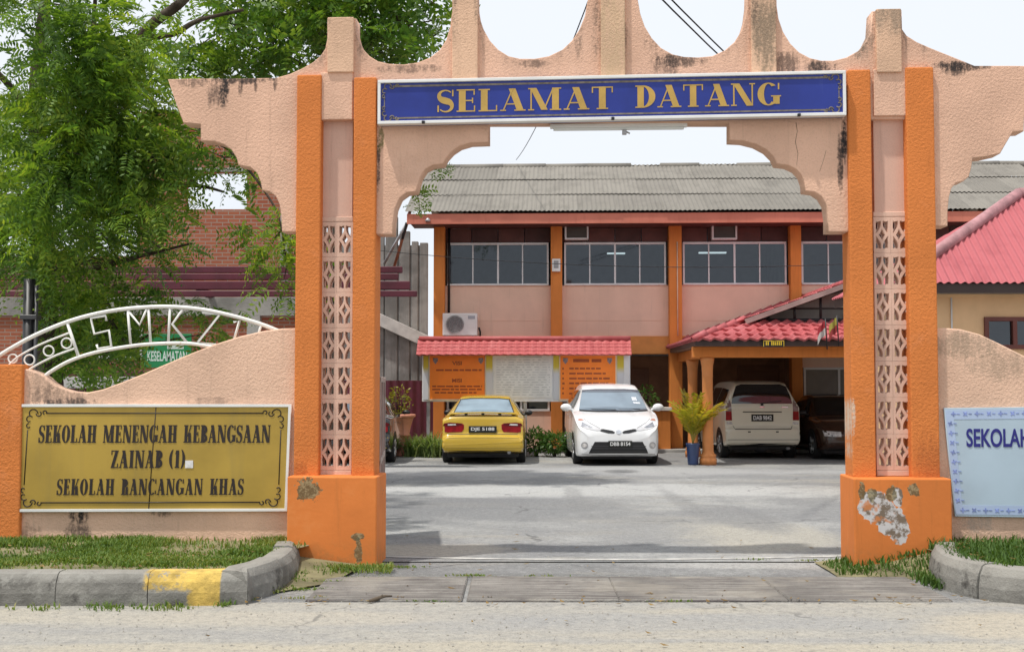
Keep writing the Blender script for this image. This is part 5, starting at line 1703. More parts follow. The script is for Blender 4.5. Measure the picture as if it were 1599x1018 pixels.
xm = q(215, 300)[0]; mb.box(xm, ha[0], YK, YK + .22, 0, zt, 0); mb.box(x0, xm, YK, YK + .22, 0, q(100, 400)[1], 0); mb.box(hb[0], x1, YK, YK + .22, 0, zt, 0); mb.box(ha[0], hb[0], YK, YK + .22, ha[1], zt, 0); mb.box(ha[0], hb[0], YK, YK + .22, 0, hb[1], 0)
mb.box(x1 - .22, x1, YK + .221, YK + 6, 0, zt - 2.2, 0)
mb.build('wall', M['brick'], bk)
def kb(mb, px0, px1, py0, py1, v0=-.06, v1=-.002):
    a_, c_ = q(px0, py1, YK + v0), q(px1, py0, YK + v0); mb.box(a_[0], c_[0], YK + v0, YK + v1, a_[1], c_[1], .006)
for r in ((-120, 462, 464, 493), (284, 391, 262, 268.5)):
    mb = MB(); kb(mb, *r); mb.build('beam', M['concrete'], bk)
for r in ((55, 80, 493, 640), (384, 406, 493, 640), (437, 452, 176, 464)):
    mb = MB(); kb(mb, *r); mb.build('column', M['concrete'], bk)
mb = MB()
for (y0, y1, xr, vv) in ((416, 426, 628, -.9), (427, 437, 622, -.95), (439, 452, 640, -1.05), (454, 463, 651, -1.1)):
    Y = YK + vv
    a_, c_ = q(-120, y1, Y), q(xr, y0, Y)
    mb.box(a_[0], c_[0], Y, Y + .10, a_[1], c_[1], .01); mb.box(a_[0], c_[0] - .1, Y + .02, Y + .22, c_[1] - .02, c_[1] - .005, 0)
for px in (120, 330, 520):
    a_ = q(px, 440); mb.box(a_[0] - .04, a_[0] + .04, YK - 1.0, YK, q(px, 466)[1], q(px, 455)[1], 0)
mb.build('roof_battens', M['maroon'], bk)
mb = MB()
for (a_, c_, d_, e_) in ((138, 222, 513, 518), (138, 222, 556, 561), (138, 143, 518, 556), (217, 222, 518, 556), (178, 181, 518, 556)): kb(mb, a_, c_, d_, e_, -.05, -.004)
wn = mb.build('window', M['white_paint'], bk)
mb = MB(); kb(mb, 143, 217, 518, 556, -.02, -.003); mb.build('pane', simple('dark_pane', (0.02, .02, .022), .15), wn)
mb = MB(); kb(mb, 95, 330, 580, 660, -.05, -.003); mb.build('dark_opening', M['maroon'], bk)  # added maroon panel, its dark colour stands in for the shaded opening
mb = MB(); kb(mb, 70, 320, 588, 606, -.14, -.052); mb.build('ledge', simple('pale_concrete', (0.5, .48, .46), .9, vary=.15), bk)
mb = MB()
for i in range(7): kb(mb, 54 + i * 4.2, 55.6 + i * 4.2, 434, 464, -.2, -.17)
kb(mb, 53, 82, 433, 436, -.205, -.165); mb.build('railing', M['white_paint'], bk)
# site safety board
ss = thing('site_board', 'green safety board with white lettering fixed on the brick building', 'sign')
Y = YK - .2
a_, c_ = q(222, 574, Y), q(299, 521, Y)
mb = MB(); mb.box(a_[0], c_[0], Y, Y + .03, a_[1], c_[1], .004); mb.build('panel', simple('safety_green', (0.01, .24, .075), .5, vary=.08), ss)
mb = MB(); p0, p1 = q(230, 564, Y), q(292, 548, Y); mb.mesh(text_mesh('KESELAMATAN', p0[0], p1[0], p0[1], p1[1], Y - .004, bold=.02))
p0, p1 = q(261, 545, Y), q(287, 538, Y); mb.box(p0[0], p1[0], Y - .004, Y - .001, p0[1], p1[1], 0)
mb.build('lettering', simple('pale_print', (0.62, .72, .66), .6), ss)

# concrete side wall with board marks, hoarding, leaning poles
cw = thing('concrete_wall', 'tall grey board marked concrete wall with stepped top beside the school block', 'wall')
YC = 33.0
def groove_mat():
    k = NB('board_marked_concrete')
    X, Y_, Z = k.sep()
    c = k.vary((0.26, 0.255, 0.245), .35, 1.4, 6)
    st = k.noise(1.0, 5, .7, vec=k.mapped((5, 5, .25)))
    c = k.mix(k.math('MULTIPLY', k.step(st, .45, .7), .5), c, (0.17, .165, .155))
    k.bump(k.noise(12, 5), .4, .02)
    return k.done(c, .95, spec=.1)
gm_ = groove_mat()
tops = [(560, 579, 336), (580, 600, 340), (600, 621, 338), (622.5, 640, 361), (641.5, 653, 377), (654.5, 668, 379)]
mb = MB()
for (a0, c0, y0) in tops:
    p0, p1 = q(a0, 715, YC), q(c0, y0, YC)
    mb.box(p0[0], p1[0], YC, YC + .2, 0, p1[1], .012)
p0, p1 = q(520, 715, YC), q(668, 380, YC); mb.box(p0[0], p1[0] - .01, YC + .04, YC + .19, 0, p1[1] - .05, 0)
mb.build('panels', gm_, cw)
mb = MB()
p0, p1 = Vector((q(560, 484, YC)[0], YC - .12, q(560, 484, YC)[1])), Vector((q(668, 534, YC)[0], YC - .12, q(668, 534, YC)[1]))
d = p1 - p0
mb.box(0, d.length, -.1, .1, -.16, .16, .01, M=Matrix.Translation(p0) @ Matrix.Rotation(-math.atan2(d.z, d.x), 4, 'Y')); mb.build('sloping_beam', simple('pale_concrete2', (0.5, .49, .47), .9, vary=.2), cw)
V, F = corrugated(q(300, 640, 31.2)[0], q(678, 640, 31.2)[0], (0, .02), (0.001, q(640, 594, 31.2)[1]), 1, 60, .2, .02, overlap=0)
ho = link('hoarding', pymesh('hoarding', V, F), M['maroon']); ho.location = (0, 31.2, 0)
tag(ho, 'dark maroon corrugated hoarding behind the terracotta urn', 'hoarding')
for (a_, c_, lab) in (((639, 338), (615, 418), 'rusty pole slanting down from the left end of the school eave'), ((637, 345), (600, 412), 'pale pole slanting furthest left from the school eave'), ((635, 348), (620, 405), 'short dark pole slanting beside the rusty one under the school eave')):
    mb = MB(); P_, Q_ = at(*a_, 28.9), at(*c_, 29.6); mb.tube([P_, Q_], .035, 8)
    o = mb.build('metal_pole', {'r': simple('rusty_pole', (0.30, .11, .06), .7), 'p': M['steel'], 's': M['black']}[lab[0]]); tag(o, lab, 'pole', 'poles slanting from the eave')

# dark pole behind the left wall
pole = thing('utility_pole', 'dark steel pole with side pipe behind the left end of the wall', 'pole', (at(44, 560, 13.2).x, 13.2, 0))
mb = MB(); mb.tube([(0, 0, 0), (0, 0, at(44, 436, 13.2).z)], .062, 12); mb.build('shaft', M['black'], pole)
mb = MB(); mb.tube([(.085, -.02, 0), (.085, -.02, at(44, 445, 13.2).z)], .022, 8); mb.box(-.075, .11, -.07, .07, 1.55, 1.60, .005); mb.box(-.075, .11, -.07, .07, 2.3, 2.35, .005); mb.build('side_pipe', simple('dark_grey_pipe', (.05, .05, .055), .4), pole)

# overhead cables
for (a_, Ya, c_, Yb, lab, r) in (((938, -50), 13.0, (806, 250), 32.5, 'single thin cable slanting down to the left behind the crown', .008), ((985, -50), 13.0, (1345, 262), 32.5, 'lower cable of the pair slanting down to the right behind the crown', .011), ((1000, -50), 13.4, (1352, 258), 32.5, 'upper cable of the pair slanting down to the right behind the crown', .011), ((560, 388), 26.0, (1400, 408), 26.0, 'nearly level cable crossing in front of the upper school windows', .007)):
    mb = MB(); P_, Q_ = at(*a_, Ya), at(*c_, Yb)
    mb.tube([P_.lerp(Q_, t / 12) - Vector((0, 0, .25 * (1 - (2 * t / 12 - 1) ** 2) - .0)) for t in range(13)], r, 5)
    tag(mb.build('cable', M['dark']), lab, 'cable', 'overhead cables')

# ================================================================== CARS
def pchip(xs, ys, q):
    xs, ys, q = map(lambda a: np.asarray(a, float), (xs, ys, q))
    h = np.diff(xs); d = np.diff(ys) / h
    m = np.zeros_like(ys)
    for i in range(1, len(xs) - 1):
        if d[i - 1] * d[i] > 0:
            w1, w2 = 2 * h[i] + h[i - 1], h[i] + 2 * h[i - 1]
            m[i] = (w1 + w2) / (w1 / d[i - 1] + w2 / d[i])
    m[0], m[-1] = d[0], d[-1]
    i = np.clip(np.searchsorted(xs, q) - 1, 0, len(xs) - 2)
    t = (q - xs[i]) / h[i]
    return ys[i] * (2 * t**3 - 3 * t**2 + 1) + h[i] * m[i] * (t**3 - 2 * t**2 + t) + ys[i + 1] * (-2 * t**3 + 3 * t**2) + h[i] * m[i + 1] * (t**3 - t**2)

def car_body(tab, L):
    tab = np.array(tab, float)
    ys = np.unique(np.concatenate([np.linspace(0, L, 110), tab[:, 0], np.linspace(0, .2, 14), np.linspace(L - .3, L, 34)]))
    P = [pchip(tab[:, 0], tab[:, i], ys) for i in range(1, 6)]
    V, F = [], []
    K = None
    for j, y in enumerate(ys):
        zb, zs, zt, wb, wt = (P[i][j] for i in range(5))
        sec = [(0, zb), (wb * .5, zb), (wb * .90, zb), (wb * .975, zb + .05), (wb * .995, zb + (zs - zb) * .35), (wb, zb + (zs - zb) * .62), (wb * .985, zs - .02), (wb * .95 + wt * .05, zs + .015),
               (wb * .45 + wt * .55, zs + (zt - zs) * .55), (wt + .015, zt - (zt - zs) * .10 - .012), (wt * .93, zt - .004), (wt * .5, zt + .012), (0, zt + .018)]
        vs = [Vector((a, c, 0)) for a, c in sec]
        out = []
        for i in range(len(vs) - 1):
            p0 = vs[i - 1] if i else Vector((-vs[1].x, vs[1].y, 0)); p1 = vs[i]; p2 = vs[i + 1]
            p3 = vs[i + 2] if i + 2 < len(vs) else Vector((-vs[i].x, vs[i].y, 0))
            for k_ in range(4):
                t = k_ / 4
                q_ = 0.5 * ((2 * p1) + (p2 - p0) * t + (2 * p0 - 5 * p1 + 4 * p2 - p3) * t * t + (3 * p1 - p0 - 3 * p2 + p3) * t ** 3)
                out.append((q_.x, q_.y))
        out.append(sec[-1])
        ring = [(x, z) for x, z in out] + [(-x, z) for x, z in out[-2:0:-1]]
        K = len(ring)
        V += [(x, y - L / 2, z) for x, z in ring]
    n = len(ys)
    for j in range(n - 1):
        for i in range(K):
            a_, b_ = j * K + i, j * K + (i + 1) % K
            F.append((a_, b_, b_ + K, a_ + K))
    F.append(list(range(K))); F.append([(n - 1) * K + i for i in range(K)][::-1])
    me = pymesh('body', V, F)
    bb_ = bmesh.new(); bb_.from_mesh(me); bmesh.ops.recalc_face_normals(bb_, faces=bb_.faces); bb_.to_mesh(me); bb_.free()
    return me

class Car:
    def __init__(s, name, label, cat, tab, L, paint, loc, rz):
        s.L = L
        s.root = thing(name, label, cat, loc, rz)
        me = car_body(tab, L)
        s.bvh = BVHTree.FromPolygons([v.co[:] for v in me.vertices], [p.vertices[:] for p in me.polygons])
        s.body = link('body', me, paint, s.root, True)
        s.paint = paint
    def proj(s, polys, face, off=.006, step=.06, holes=False):
        """lay outlines on the body, seen from 'front', 'rear', 'left' or 'right'"""
        bm = bmesh.new()
        for p in polys:
            for t in bmesh_fill(p): bm.faces.new([bm.verts.new((p[i][0], p[i][1], 0)) for i in t])
        bmesh.ops.remove_doubles(bm, verts=bm.verts, dist=1e-5)
        xs = [v.co.x for v in bm.verts]; zs_ = [v.co.y for v in bm.verts]
        for (lo, hi, no) in ((min(xs), max(xs), (1, 0, 0)), (min(zs_), max(zs_), (0, 1, 0))):
            k_ = int((hi - lo) / step)
            for i in range(1, k_ + 1):
                c = lo + (hi - lo) * i / (k_ + 1)
                bmesh.ops.bisect_plane(bm, geom=bm.verts[:] + bm.edges[:] + bm.faces[:], plane_co=(c * no[0], c * no[1], 0), plane_no=no)
        dead = []
        for v in bm.verts:
            a, c = v.co.x, v.co.y
            if face == 'front': o, d = Vector((a, -6, c)), Vector((0, 1, 0))
            elif face == 'rear': o, d = Vector((a, 6, c)), Vector((0, -1, 0))
            elif face == 'left': o, d = Vector((-4, a, c)), Vector((1, 0, 0))
            else: o, d = Vector((4, a, c)), Vector((-1, 0, 0))
            h, n, _, _ = s.bvh.ray_cast(o, d)
            if h is None: dead.append(v); continue
            if n.dot(d) > 0: n = -n
            v.co = h + n * off
        bmesh.ops.delete(bm, geom=dead, context='VERTS')
        bmesh.ops.recalc_face_normals(bm, faces=bm.faces)
        me = bpy.data.meshes.new('panel')
        bm.to_mesh(me); bm.free()
        # face outwards
        if me.polygons:
            d = {'front': (0, -1, 0), 'rear': (0, 1, 0), 'left': (-1, 0, 0), 'right': (1, 0, 0)}[face]
            if sum(p.normal.dot(Vector(d)) * p.area for p in me.polygons) < 0: me.flip_normals()
        return me
    def part(s, name, polys, face, mat, off=.006, parent=None, step=.06):
        return link(name, s.proj(polys, face, off, step), mat, parent or s.root, True)
    def wheels(s, yf, yr, r, x, w_=.19):
        for y in (yf, yr):
            for sx in (-1, 1):
                t = link('wheel', MB_tyre(r, w_, sx), M['tyre'], s.root, True)
                t.location = (sx * x, y - s.L / 2, r)
                rim = link('rim', rim_mesh(r * .66, w_, sx), M['rim'], t)
    def arches(s, yf, yr, r):
        for side in ('left', 'right'):
            pl_ = []
            for y in (yf, yr):
                pl_.append([(y - s.L / 2 + (r + .05) * math.cos(a), max(.2, r + (r + .05) * math.sin(a))) for a in [math.pi * (1 - k_ / 20) * 1.16 - .25 for k_ in range(21)]])
            s.part('wheel_arch', pl_, side, M['black'], .004)
    def plate(s, text, x, z, w_, h, face, stand=.012):
        sgn = -1 if face == 'front' else 1
        o = Vector((x, 6 * sgn, z)); hit = [s.bvh.ray_cast(Vector((x, 6 * sgn, z + dz)), Vector((0, -sgn, 0)))[0] for dz in (-h / 2, 0, h / 2)]
        yy = max((h_.y * sgn for h_ in hit if h_), default=s.L / 2) + stand
        mb = MB(); mb.box(x - w_ / 2, x + w_ / 2, -.006, .006, z - h / 2, z + h / 2, .003)
        p = mb.build('number_plate', M['plate'], s.root); p.location = (0, yy * sgn, 0)
        x0, x1 = x - w_ * .42, x + w_ * .42
        me = text_mesh(text, x0, x1, z - h * .3, z + h * .3, -.0075, bold=.02)
        t = link('characters', me, M['plate_text'], p)
        if face == 'rear': t.rotation_euler = (0, 0, math.pi); t.location = (2 * x, 0, 0)
    def mirror(s, x, y, z, mat, size=(.10, .06, .075)):
        for sx in (-1, 1):
            mb = MB(); ell(mb, (sx * x, y - s.L / 2, z), size); 
            mb.tube([(sx * (x - .14), y - s.L / 2 + .02, z - .05), (sx * (x - .04), y - s.L / 2, z - .02)], [.028, .022], 8)
            mb.build('mirror', mat, s.root, True)

def ell(mb, c, r, n=16, m=10):
    prof = [(math.sin(math.pi * (i + .02) / (m + .04)), -math.cos(math.pi * (i + .02) / (m + .04))) for i in range(m + 1)]
    b_ = MB(); b_.lathe(prof, (0, 0, 0), n)
    bmesh.ops.transform(b_.bm, matrix=Matrix.Translation(c) @ Matrix.Diagonal((r[0], r[1], r[2], 1)), verts=b_.bm.verts)
    me = bpy.data.meshes.new('e'); b_.bm.to_mesh(me); b_.bm.free(); mb.mesh(me)

def MB_tyre(r, w_, sx):
    mb = MB()
    mb.lathe([(r * .66, -w_ * .42), (r * .9, -w_ / 2), (r * .98, -w_ * .44), (r, -w_ * .3), (r, w_ * .3), (r * .98, w_ * .44), (r * .9, w_ / 2), (r * .66, w_ * .42)], (0, 0, 0), 28, axis='X')
    me = bpy.data.meshes.new('wheel'); mb.bm.to_mesh(me); mb.bm.free()
    return me
def rim_mesh(r, w_, sx):
    mb = MB()
    x = sx * w_ * .44
    mb.lathe([(r, x - sx * .01), (r * .93, x + sx * .005), (r * .9, x - sx * .03), (.05, x - sx * .03), (.045, x), (.0, x + sx * .002)] if sx > 0 else [(.0, x - .002), (.045, x), (.05, x + .03), (r * .9, x + .03), (r * .93, x - .005), (r, x + .01)], (0, 0, 0), 24, axis='X')
    for k_ in range(5):
        a = k_ * 2 * math.pi / 5
        mb.tube([(x, .04 * math.cos(a), .04 * math.sin(a)), (x - sx * .006, r * .92 * math.cos(a), r * .92 * math.sin(a))], [.022, .03], 6)
    me = bpy.data.meshes.new('rim'); mb.bm.to_mesh(me); mb.bm.free()
    return me

def car_paint(name, col, rough=.25, flake=.03):
    k = NB(name)
    c = k.vary(col, flake, 1.2, 3)
    c = k.mix(k.math('MULTIPLY', k.step(k.noise(3, 6, .7), .5, .75), .12), c, tuple(x * .75 + .03 for x in col))
    return k.done(c, rough, spec=.5, coat=.7)
M['tyre'] = simple('tyre_rubber', (.018, .018, .019), .8, vary=.2)
M['rim'] = simple('alloy_rim', (.42, .43, .44), .35, metal=.7, vary=.08)
M['plate'] = simple('plate_black', (.010, .012, .010), .4, vary=.1)
M['plate_text'] = simple('plate_white', (.72, .72, .72), .5, vary=.02)
def car_glass(name, col, rough=.05):
    k = NB(name); c = k.vary(col, .15, 1.5, 3)
    return k.done(c, rough, spec=.6, coat=.6)
M['cglass'] = car_glass('car_glass_dark', (.012, .014, .017))
M['cglass_pale'] = car_glass('car_glass_pale', (.20, .255, .31), .08)  # pale sky reflection put into the colour of the opaque windscreen
M['cglass_mid'] = car_glass('car_glass_mid', (.22, .30, .36), .08)  # rear window glass, sky reflection painted in as blue grey
M['red_lamp'] = simple('red_lamp_lens', (.24, .006, .010), .3, spec=.25, vary=.25, vs=12)
M['red_dark'] = simple('red_lamp_lens_dark', (.11, .006, .010), .3, spec=.25, vary=.2, vs=12)
M['clear_lamp'] = simple('clear_lamp_lens', (.55, .53, .52), .12, coat=.7, vary=.3, vs=14)
M['chrome'] = simple('chrome_trim', (.75, .76, .78), .15, metal=.9, vary=.05)
M['gap'] = simple('panel_gap', (.03, .028, .02), .7, vary=.1)
def mir(p): return [(-x, z) for x, z in p][::-1]
def line_poly(pts, t):
    up = [(x, z + t / 2) for x, z in pts]; dn = [(x, z - t / 2) for x, z in pts]
    return up + dn[::-1]

# ---- yellow saloon, seen from behind
YSED = [(0, .32, .50, .54, .60, .50), (.08, .25, .58, .64, .72, .58), (.3, .21, .68, .74, .79, .64), (.7, .20, .76, .83, .835, .67), (1.2, .19, .83, .90, .845, .67), (1.6, .19, .85, 1.13, .845, .60), (1.98, .19, .87, 1.315, .845, .535), (2.4, .19, .88, 1.36, .845, .525),
        (2.95, .19, .89, 1.335, .845, .53), (3.35, .19, .90, 1.16, .843, .585), (3.68, .20, .90, 1.005, .838, .64), (3.95, .22, .89, .985, .825, .665), (4.08, .24, .87, .965, .815, .67), (4.135, .25, .84, .92, .81, .68), (4.165, .26, .56, .62, .81, .70), (4.20, .26, .49, .575, .815, .73), (4.25, .27, .47, .545, .80, .72), (4.27, .33, .44, .49, .76, .68)]
def sedan(name, label, loc, rz, paint):
    c = Car(name, label, 'car', YSED, 4.27, paint, loc, rz)
    for s_ in ('left', 'right'):
        c.part('side_window', [[(-.60, .93), (.42, .94), (.30, 1.24), (.0, 1.27), (-.18, 1.22)], [(.46, .94), (1.15, .97), (.85, 1.2), (.36, 1.24)]], s_, M['cglass'])
        c.part('door_seam', [line_poly([(-.66 + i * .02, .3 + i * .06) for i in range(2)], .01), [(.43, .28), (.44, .28), (.45, .9), (.44, .9)], [(-.64, .28), (-.63, .28), (-.62, .88), (-.63, .88)]], s_, M['gap'], .003)
        c.part('door_handle', [[(.22, .76), (.38, .77), (.38, .80), (.22, .79)], [(.95, .79), (1.08, .80), (1.08, .83), (.95, .82)]], s_, M['black'], .02)
    c.arches(.85, 3.42, .295)
    c.wheels(.85, 3.42, .295, .755)
    c.mirror(.90, 1.42, .97, M['black'], (.09, .05, .06))
    c.part('windscreen', [[(-.62, .93), (.62, .93), (.51, 1.29), (-.51, 1.29)]], 'front', M['cglass'])
    hl = [(-.76, .62), (-.42, .60), (-.42, .50), (-.74, .51)]
    for h in (hl, mir(hl)): c.part('headlight', [h], 'front', M['clear_lamp'])
    c.part('grille', [[(-.38, .60), (.38, .60), (.36, .53), (-.36, .53)]], 'front', M['black'])
    c.part('rear_window', [[(-.605, 1.025), (.605, 1.025), (.565, 1.15), (.50, 1.285), (.30, 1.305), (-.30, 1.305), (-.50, 1.285), (-.565, 1.15)]], 'rear', M['cglass_mid'], .005)
    c.part('window_seal', [[(-.53, 1.285), (-.30, 1.31), (.30, 1.31), (.53, 1.285), (.50, 1.275), (.29, 1.295), (-.29, 1.295), (-.50, 1.275)], [(-.62, 1.02), (-.605, 1.02), (-.49, 1.285), (-.51, 1.29)], [(.605, 1.02), (.62, 1.02), (.51, 1.29), (.49, 1.285)]], 'rear', M['black'], .008)
    tl_ = [(-.815, .66), (-.815, .76), (-.77, .82), (-.66, .835), (-.42, .82), (-.375, .79), (-.38, .70), (-.42, .645), (-.70, .635)]
    tup = [(-.80, .765), (-.76, .815), (-.66, .83), (-.42, .815), (-.40, .775), (-.60, .76)]
    rev = [(-.70, .775), (-.70, .805), (-.55, .81), (-.53, .78)]
    for f in (lambda p: p, mir):
        t = c.part('tail_light', [f(tl_)], 'rear', M['red_lamp'], .008)
        c.part('upper_lens', [f(tup)], 'rear', M['red_dark'], .011, t)
        c.part('reversing_lens', [f(rev)], 'rear', M['clear_lamp'], .014, t)
    c.part('boot_seam', [line_poly([(-.70, .602), (.70, .602)], .012), line_poly([(-.66, .955), (.66, .955)], .010)], 'rear', M['gap'], .004)
    c.part('bumper_crease_shade', [line_poly([(-.78, .53), (.78, .53)], .012), line_poly([(-.76, .33), (.76, .33)], .012)], 'rear', M['gap'] if False else simple('crease_' + name, (.35, .24, .02), .5), .003)  # shade of the bumper creases painted as darker strips
    c.part('lower_valance', [[(-.70, .255), (.70, .255), (.66, .285), (.2, .275), (-.2, .275), (-.66, .285)]], 'rear', M['black'], .005)
    yb_ = 4.06 - c.L / 2
    mb = MB()
    pts = [(-.67, yb_ - .10, .965), (-.60, yb_ - .02, 1.005), (-.30, yb_ + .02, 1.03), (0, yb_ + .03, 1.038), (.30, yb_ + .02, 1.03), (.60, yb_ - .02, 1.005), (.67, yb_ - .10, .965)]
    for i in range(6):
        p_, q_ = Vector(pts[i]), Vector(pts[i + 1])
        d = q_ - p_
        mb.box(0, d.length + .004, -.055, .055, -.012, .012, .005, M=Matrix.Translation(p_) @ d.to_track_quat('X', 'Z').to_matrix().to_4x4())
    sp_ = mb.build('spoiler', paint, c.root)
    mb = MB()
    for x in (-.34, 0, .34): mb.box(x - .03, x + .03, yb_ - .04, yb_ + .03, .94, 1.02, .004)
    mb.build('spoiler_foot', M['black'], sp_)
    mb = MB(); mb.lathe([(.0, .01), (.034, .012), (.036, .03), (.036, -.15), (.0, -.15)][::-1], (-.53, 4.23 - c.L / 2, .25), 14, axis='Y'); mb.build('exhaust', M['steel'], c.root)
    mb = MB(); mb.box(-.72, .72, -1.9, 1.9, .13, .24, .03); mb.box(-.62, -.1, 1.3, 1.95, .17, .25, .03); mb.build('underbody', M['dark'], c.root)
    return c
yp = car_paint('yellow_car_paint', (.55, .36, .03))
yr_ = gnd(757, 723)
ysed = sedan('saloon_car', 'mustard yellow saloon car seen from behind, parked before the notice board', (at(757, 650, 24.4).x, 24.35 + 2.13, 0), R(180 - 1.2), yp)
ysed.plate('DJE 5188', .0 , .70, .56, .135, 'rear')

# ---- white MPV, nose towards the gate
WMPV = [(0, .33, .56, .60, .60, .48), (.03, .26, .64, .68, .68, .55), (.09, .21, .70, .76, .755, .60), (.22, .18, .80, .86, .81, .66), (.5, .17, .91, .97, .838, .71), (.85, .17, .99, 1.045, .845, .72), (1.02, .17, 1.01, 1.08, .847, .71), (1.4, .17, 1.03, 1.315, .847, .645), (1.78, .17, 1.05, 1.515, .847, .595), (2.1, .17, 1.06, 1.585, .847, .58), (2.7, .17, 1.08, 1.605, .845, .575), (3.5, .18, 1.10, 1.565, .84, .57), (3.9, .2, 1.1, 1.49, .82, .56), (4.05, .24, 1.05, 1.15, .79, .6), (4.12, .26, .75, .85, .77, .6), (4.2, .34, .6, .66, .7, .55)]
wp = car_paint('white_car_paint', (.80, .81, .82), .22, .01)
c = Car('people_carrier', 'white people carrier facing the gate between the yellow car and the potted palm', 'car', WMPV, 4.2, wp, (at(963, 650, 23.95).x, 23.95 + 2.1, 0), R(1.0))
ws = [(-.70, 1.075), (-.35, 1.06), (.35, 1.06), (.70, 1.075), (.655, 1.25), (.585, 1.475), (.30, 1.495), (-.30, 1.495), (-.585, 1.475), (-.655, 1.25)]
c.part('windscreen', [ws], 'front', M['cglass_pale'], .006)
c.part('sun_band', [[(-.60, 1.43), (.60, 1.43), (.585, 1.475), (.30, 1.495), (-.30, 1.495), (-.585, 1.475)]], 'front', M['cglass_mid'] if False else car_glass('sun_band_glass', (.10, .115, .14)), .009)
c.part('windscreen_seal', [line_poly([(-.70, 1.065), (-.35, 1.05), (.35, 1.05), (.70, 1.065)], .022), line_poly([(-.45, 1.085), (.05, 1.075)], .014), line_poly([(.1, 1.09), (.55, 1.085)], .014)], 'front', M['black'], .010)
c.part('sticker', [[(.44, 1.20), (.58, 1.19), (.57, 1.225), (.43, 1.235)], [(.42, 1.26), (.52, 1.255), (.51, 1.33), (.41, 1.33)]], 'front', simple('pale_sticker', (.60, .63, .68), .5, vary=.3, vs=30), .010)
hl = [(-.775, .80), (-.77, .90), (-.70, .915), (-.56, .83), (-.36, .725), (-.34, .70), (-.42, .69), (-.66, .73)]
hin = [(-.72, .765), (-.70, .85), (-.64, .82), (-.50, .745), (-.56, .735)]
ind = [(-.768, .87), (-.76, .905), (-.70, .91), (-.66, .885), (-.70, .875)]
for f in (lambda p: p, mir):
    h = c.part('headlight', [f(hl)], 'front', simple('headlamp_lens', (.66, .66, .68), .12, coat=.8, vary=.1, vs=10), .008)
    c.part('reflector', [f(hin)], 'front', simple('lamp_reflector', (.36, .37, .40), .2, metal=.5, vary=.35, vs=30), .011, h)
    c.part('indicator', [f(ind)], 'front', simple('amber_lens', (.55, .27, .20), .2, vary=.1), .012, h)
    c.part('bonnet_seam', [line_poly([f([(x, z)])[0] for x, z in ((-.36, .735), (-.56, .845), (-.66, .915))], .012)], 'front', M['gap'] if False else simple('grey_gap', (.28, .28, .29), .6), .004)
    fc_ = f([(-.665, .405)])[0]
    circ = lambda r: [(fc_[0] + r * math.cos(a * math.pi / 10), fc_[1] + r * math.sin(a * math.pi / 10)) for a in range(20)]
    fl = c.part('fog_light', [circ(.066)], 'front', M['steel'], .006, step=.03)
    c.part('fog_lens', [circ(.042)], 'front', M['clear_lamp'], .012, fl, .03)
    c.part('side_window_front', [[(0, 0), (.001, 0), (0, .001)]], 'front', M['cglass']) if False else None
c.part('grille', [[(-.40, .715), (-.30, .722), (-.12, .69), (-.07, .66), (-.09, .635), (-.20, .64), (-.34, .675)]], 'front', M['black'], .007, step=.03)
c.part('grille', [mir([(-.40, .715), (-.30, .722), (-.12, .69), (-.07, .66), (-.09, .635), (-.20, .64), (-.34, .675)])], 'front', M['black'], .007, step=.03)
c.part('emblem', [[(.055 * math.cos(a * math.pi / 10), .665 + .036 * math.sin(a * math.pi / 10)) for a in range(20)]], 'front', M['chrome'], .012, step=.02)
c.part('lower_grille', [[(-.585, .25), (.585, .25), (.55, .33), (.47, .475), (-.47, .475), (-.55, .33)]], 'front', M['black'], .006)
c.part('grille_bar', [line_poly([(-.54, z), (.54, z)], .010) for z in (.30, .345, .39)], 'front', simple('dark_bar', (.05, .05, .055), .5), .012)
c.part('bumper_lip', [line_poly([(-.72, .235), (-.3, .215), (.3, .215), (.72, .235)], .012)], 'front', simple('grey_gap2', (.30, .30, .31), .6), .004)
for s_ in ('left', 'right'):
    c.part('side_window', [[(-.75, 1.10), (-.05, 1.12), (-.05, 1.47), (-.3, 1.46), (-.55, 1.30)], [(.0, 1.12), (.85, 1.14), (.85, 1.47), (.0, 1.48)], [(.9, 1.14), (1.6, 1.16), (1.5, 1.42), (.9, 1.46)]], s_, M['cglass'])
    c.part('door_seam', [[(-.85, .28), (-.84, .28), (-.80, 1.05), (-.81, 1.05)], [(-.03, .28), (-.02, .28), (-.02, 1.08), (-.03, 1.08)], [(.87, .34), (.88, .34), (.88, 1.1), (.87, 1.1)]], s_, M['gap'], .003)
    c.part('door_handle', [[(-.25, .90), (-.08, .905), (-.08, .94), (-.25, .935)], [(.65, .92), (.82, .925), (.82, .96), (.65, .955)]], s_, M['chrome'], .02)
c.arches(.80, 3.40, .30)
c.wheels(.80, 3.40, .30, .752)
c.mirror(.955, 1.28, 1.125, wp, (.115, .07, .08))
mb = MB(); mb.box(-.70, .70, -1.85, 1.85, .12, .22, .03); mb.build('underbody', M['dark'], c.root)
c.plate('DBB 8154', .03, .435, .47, .12, 'front', .02)

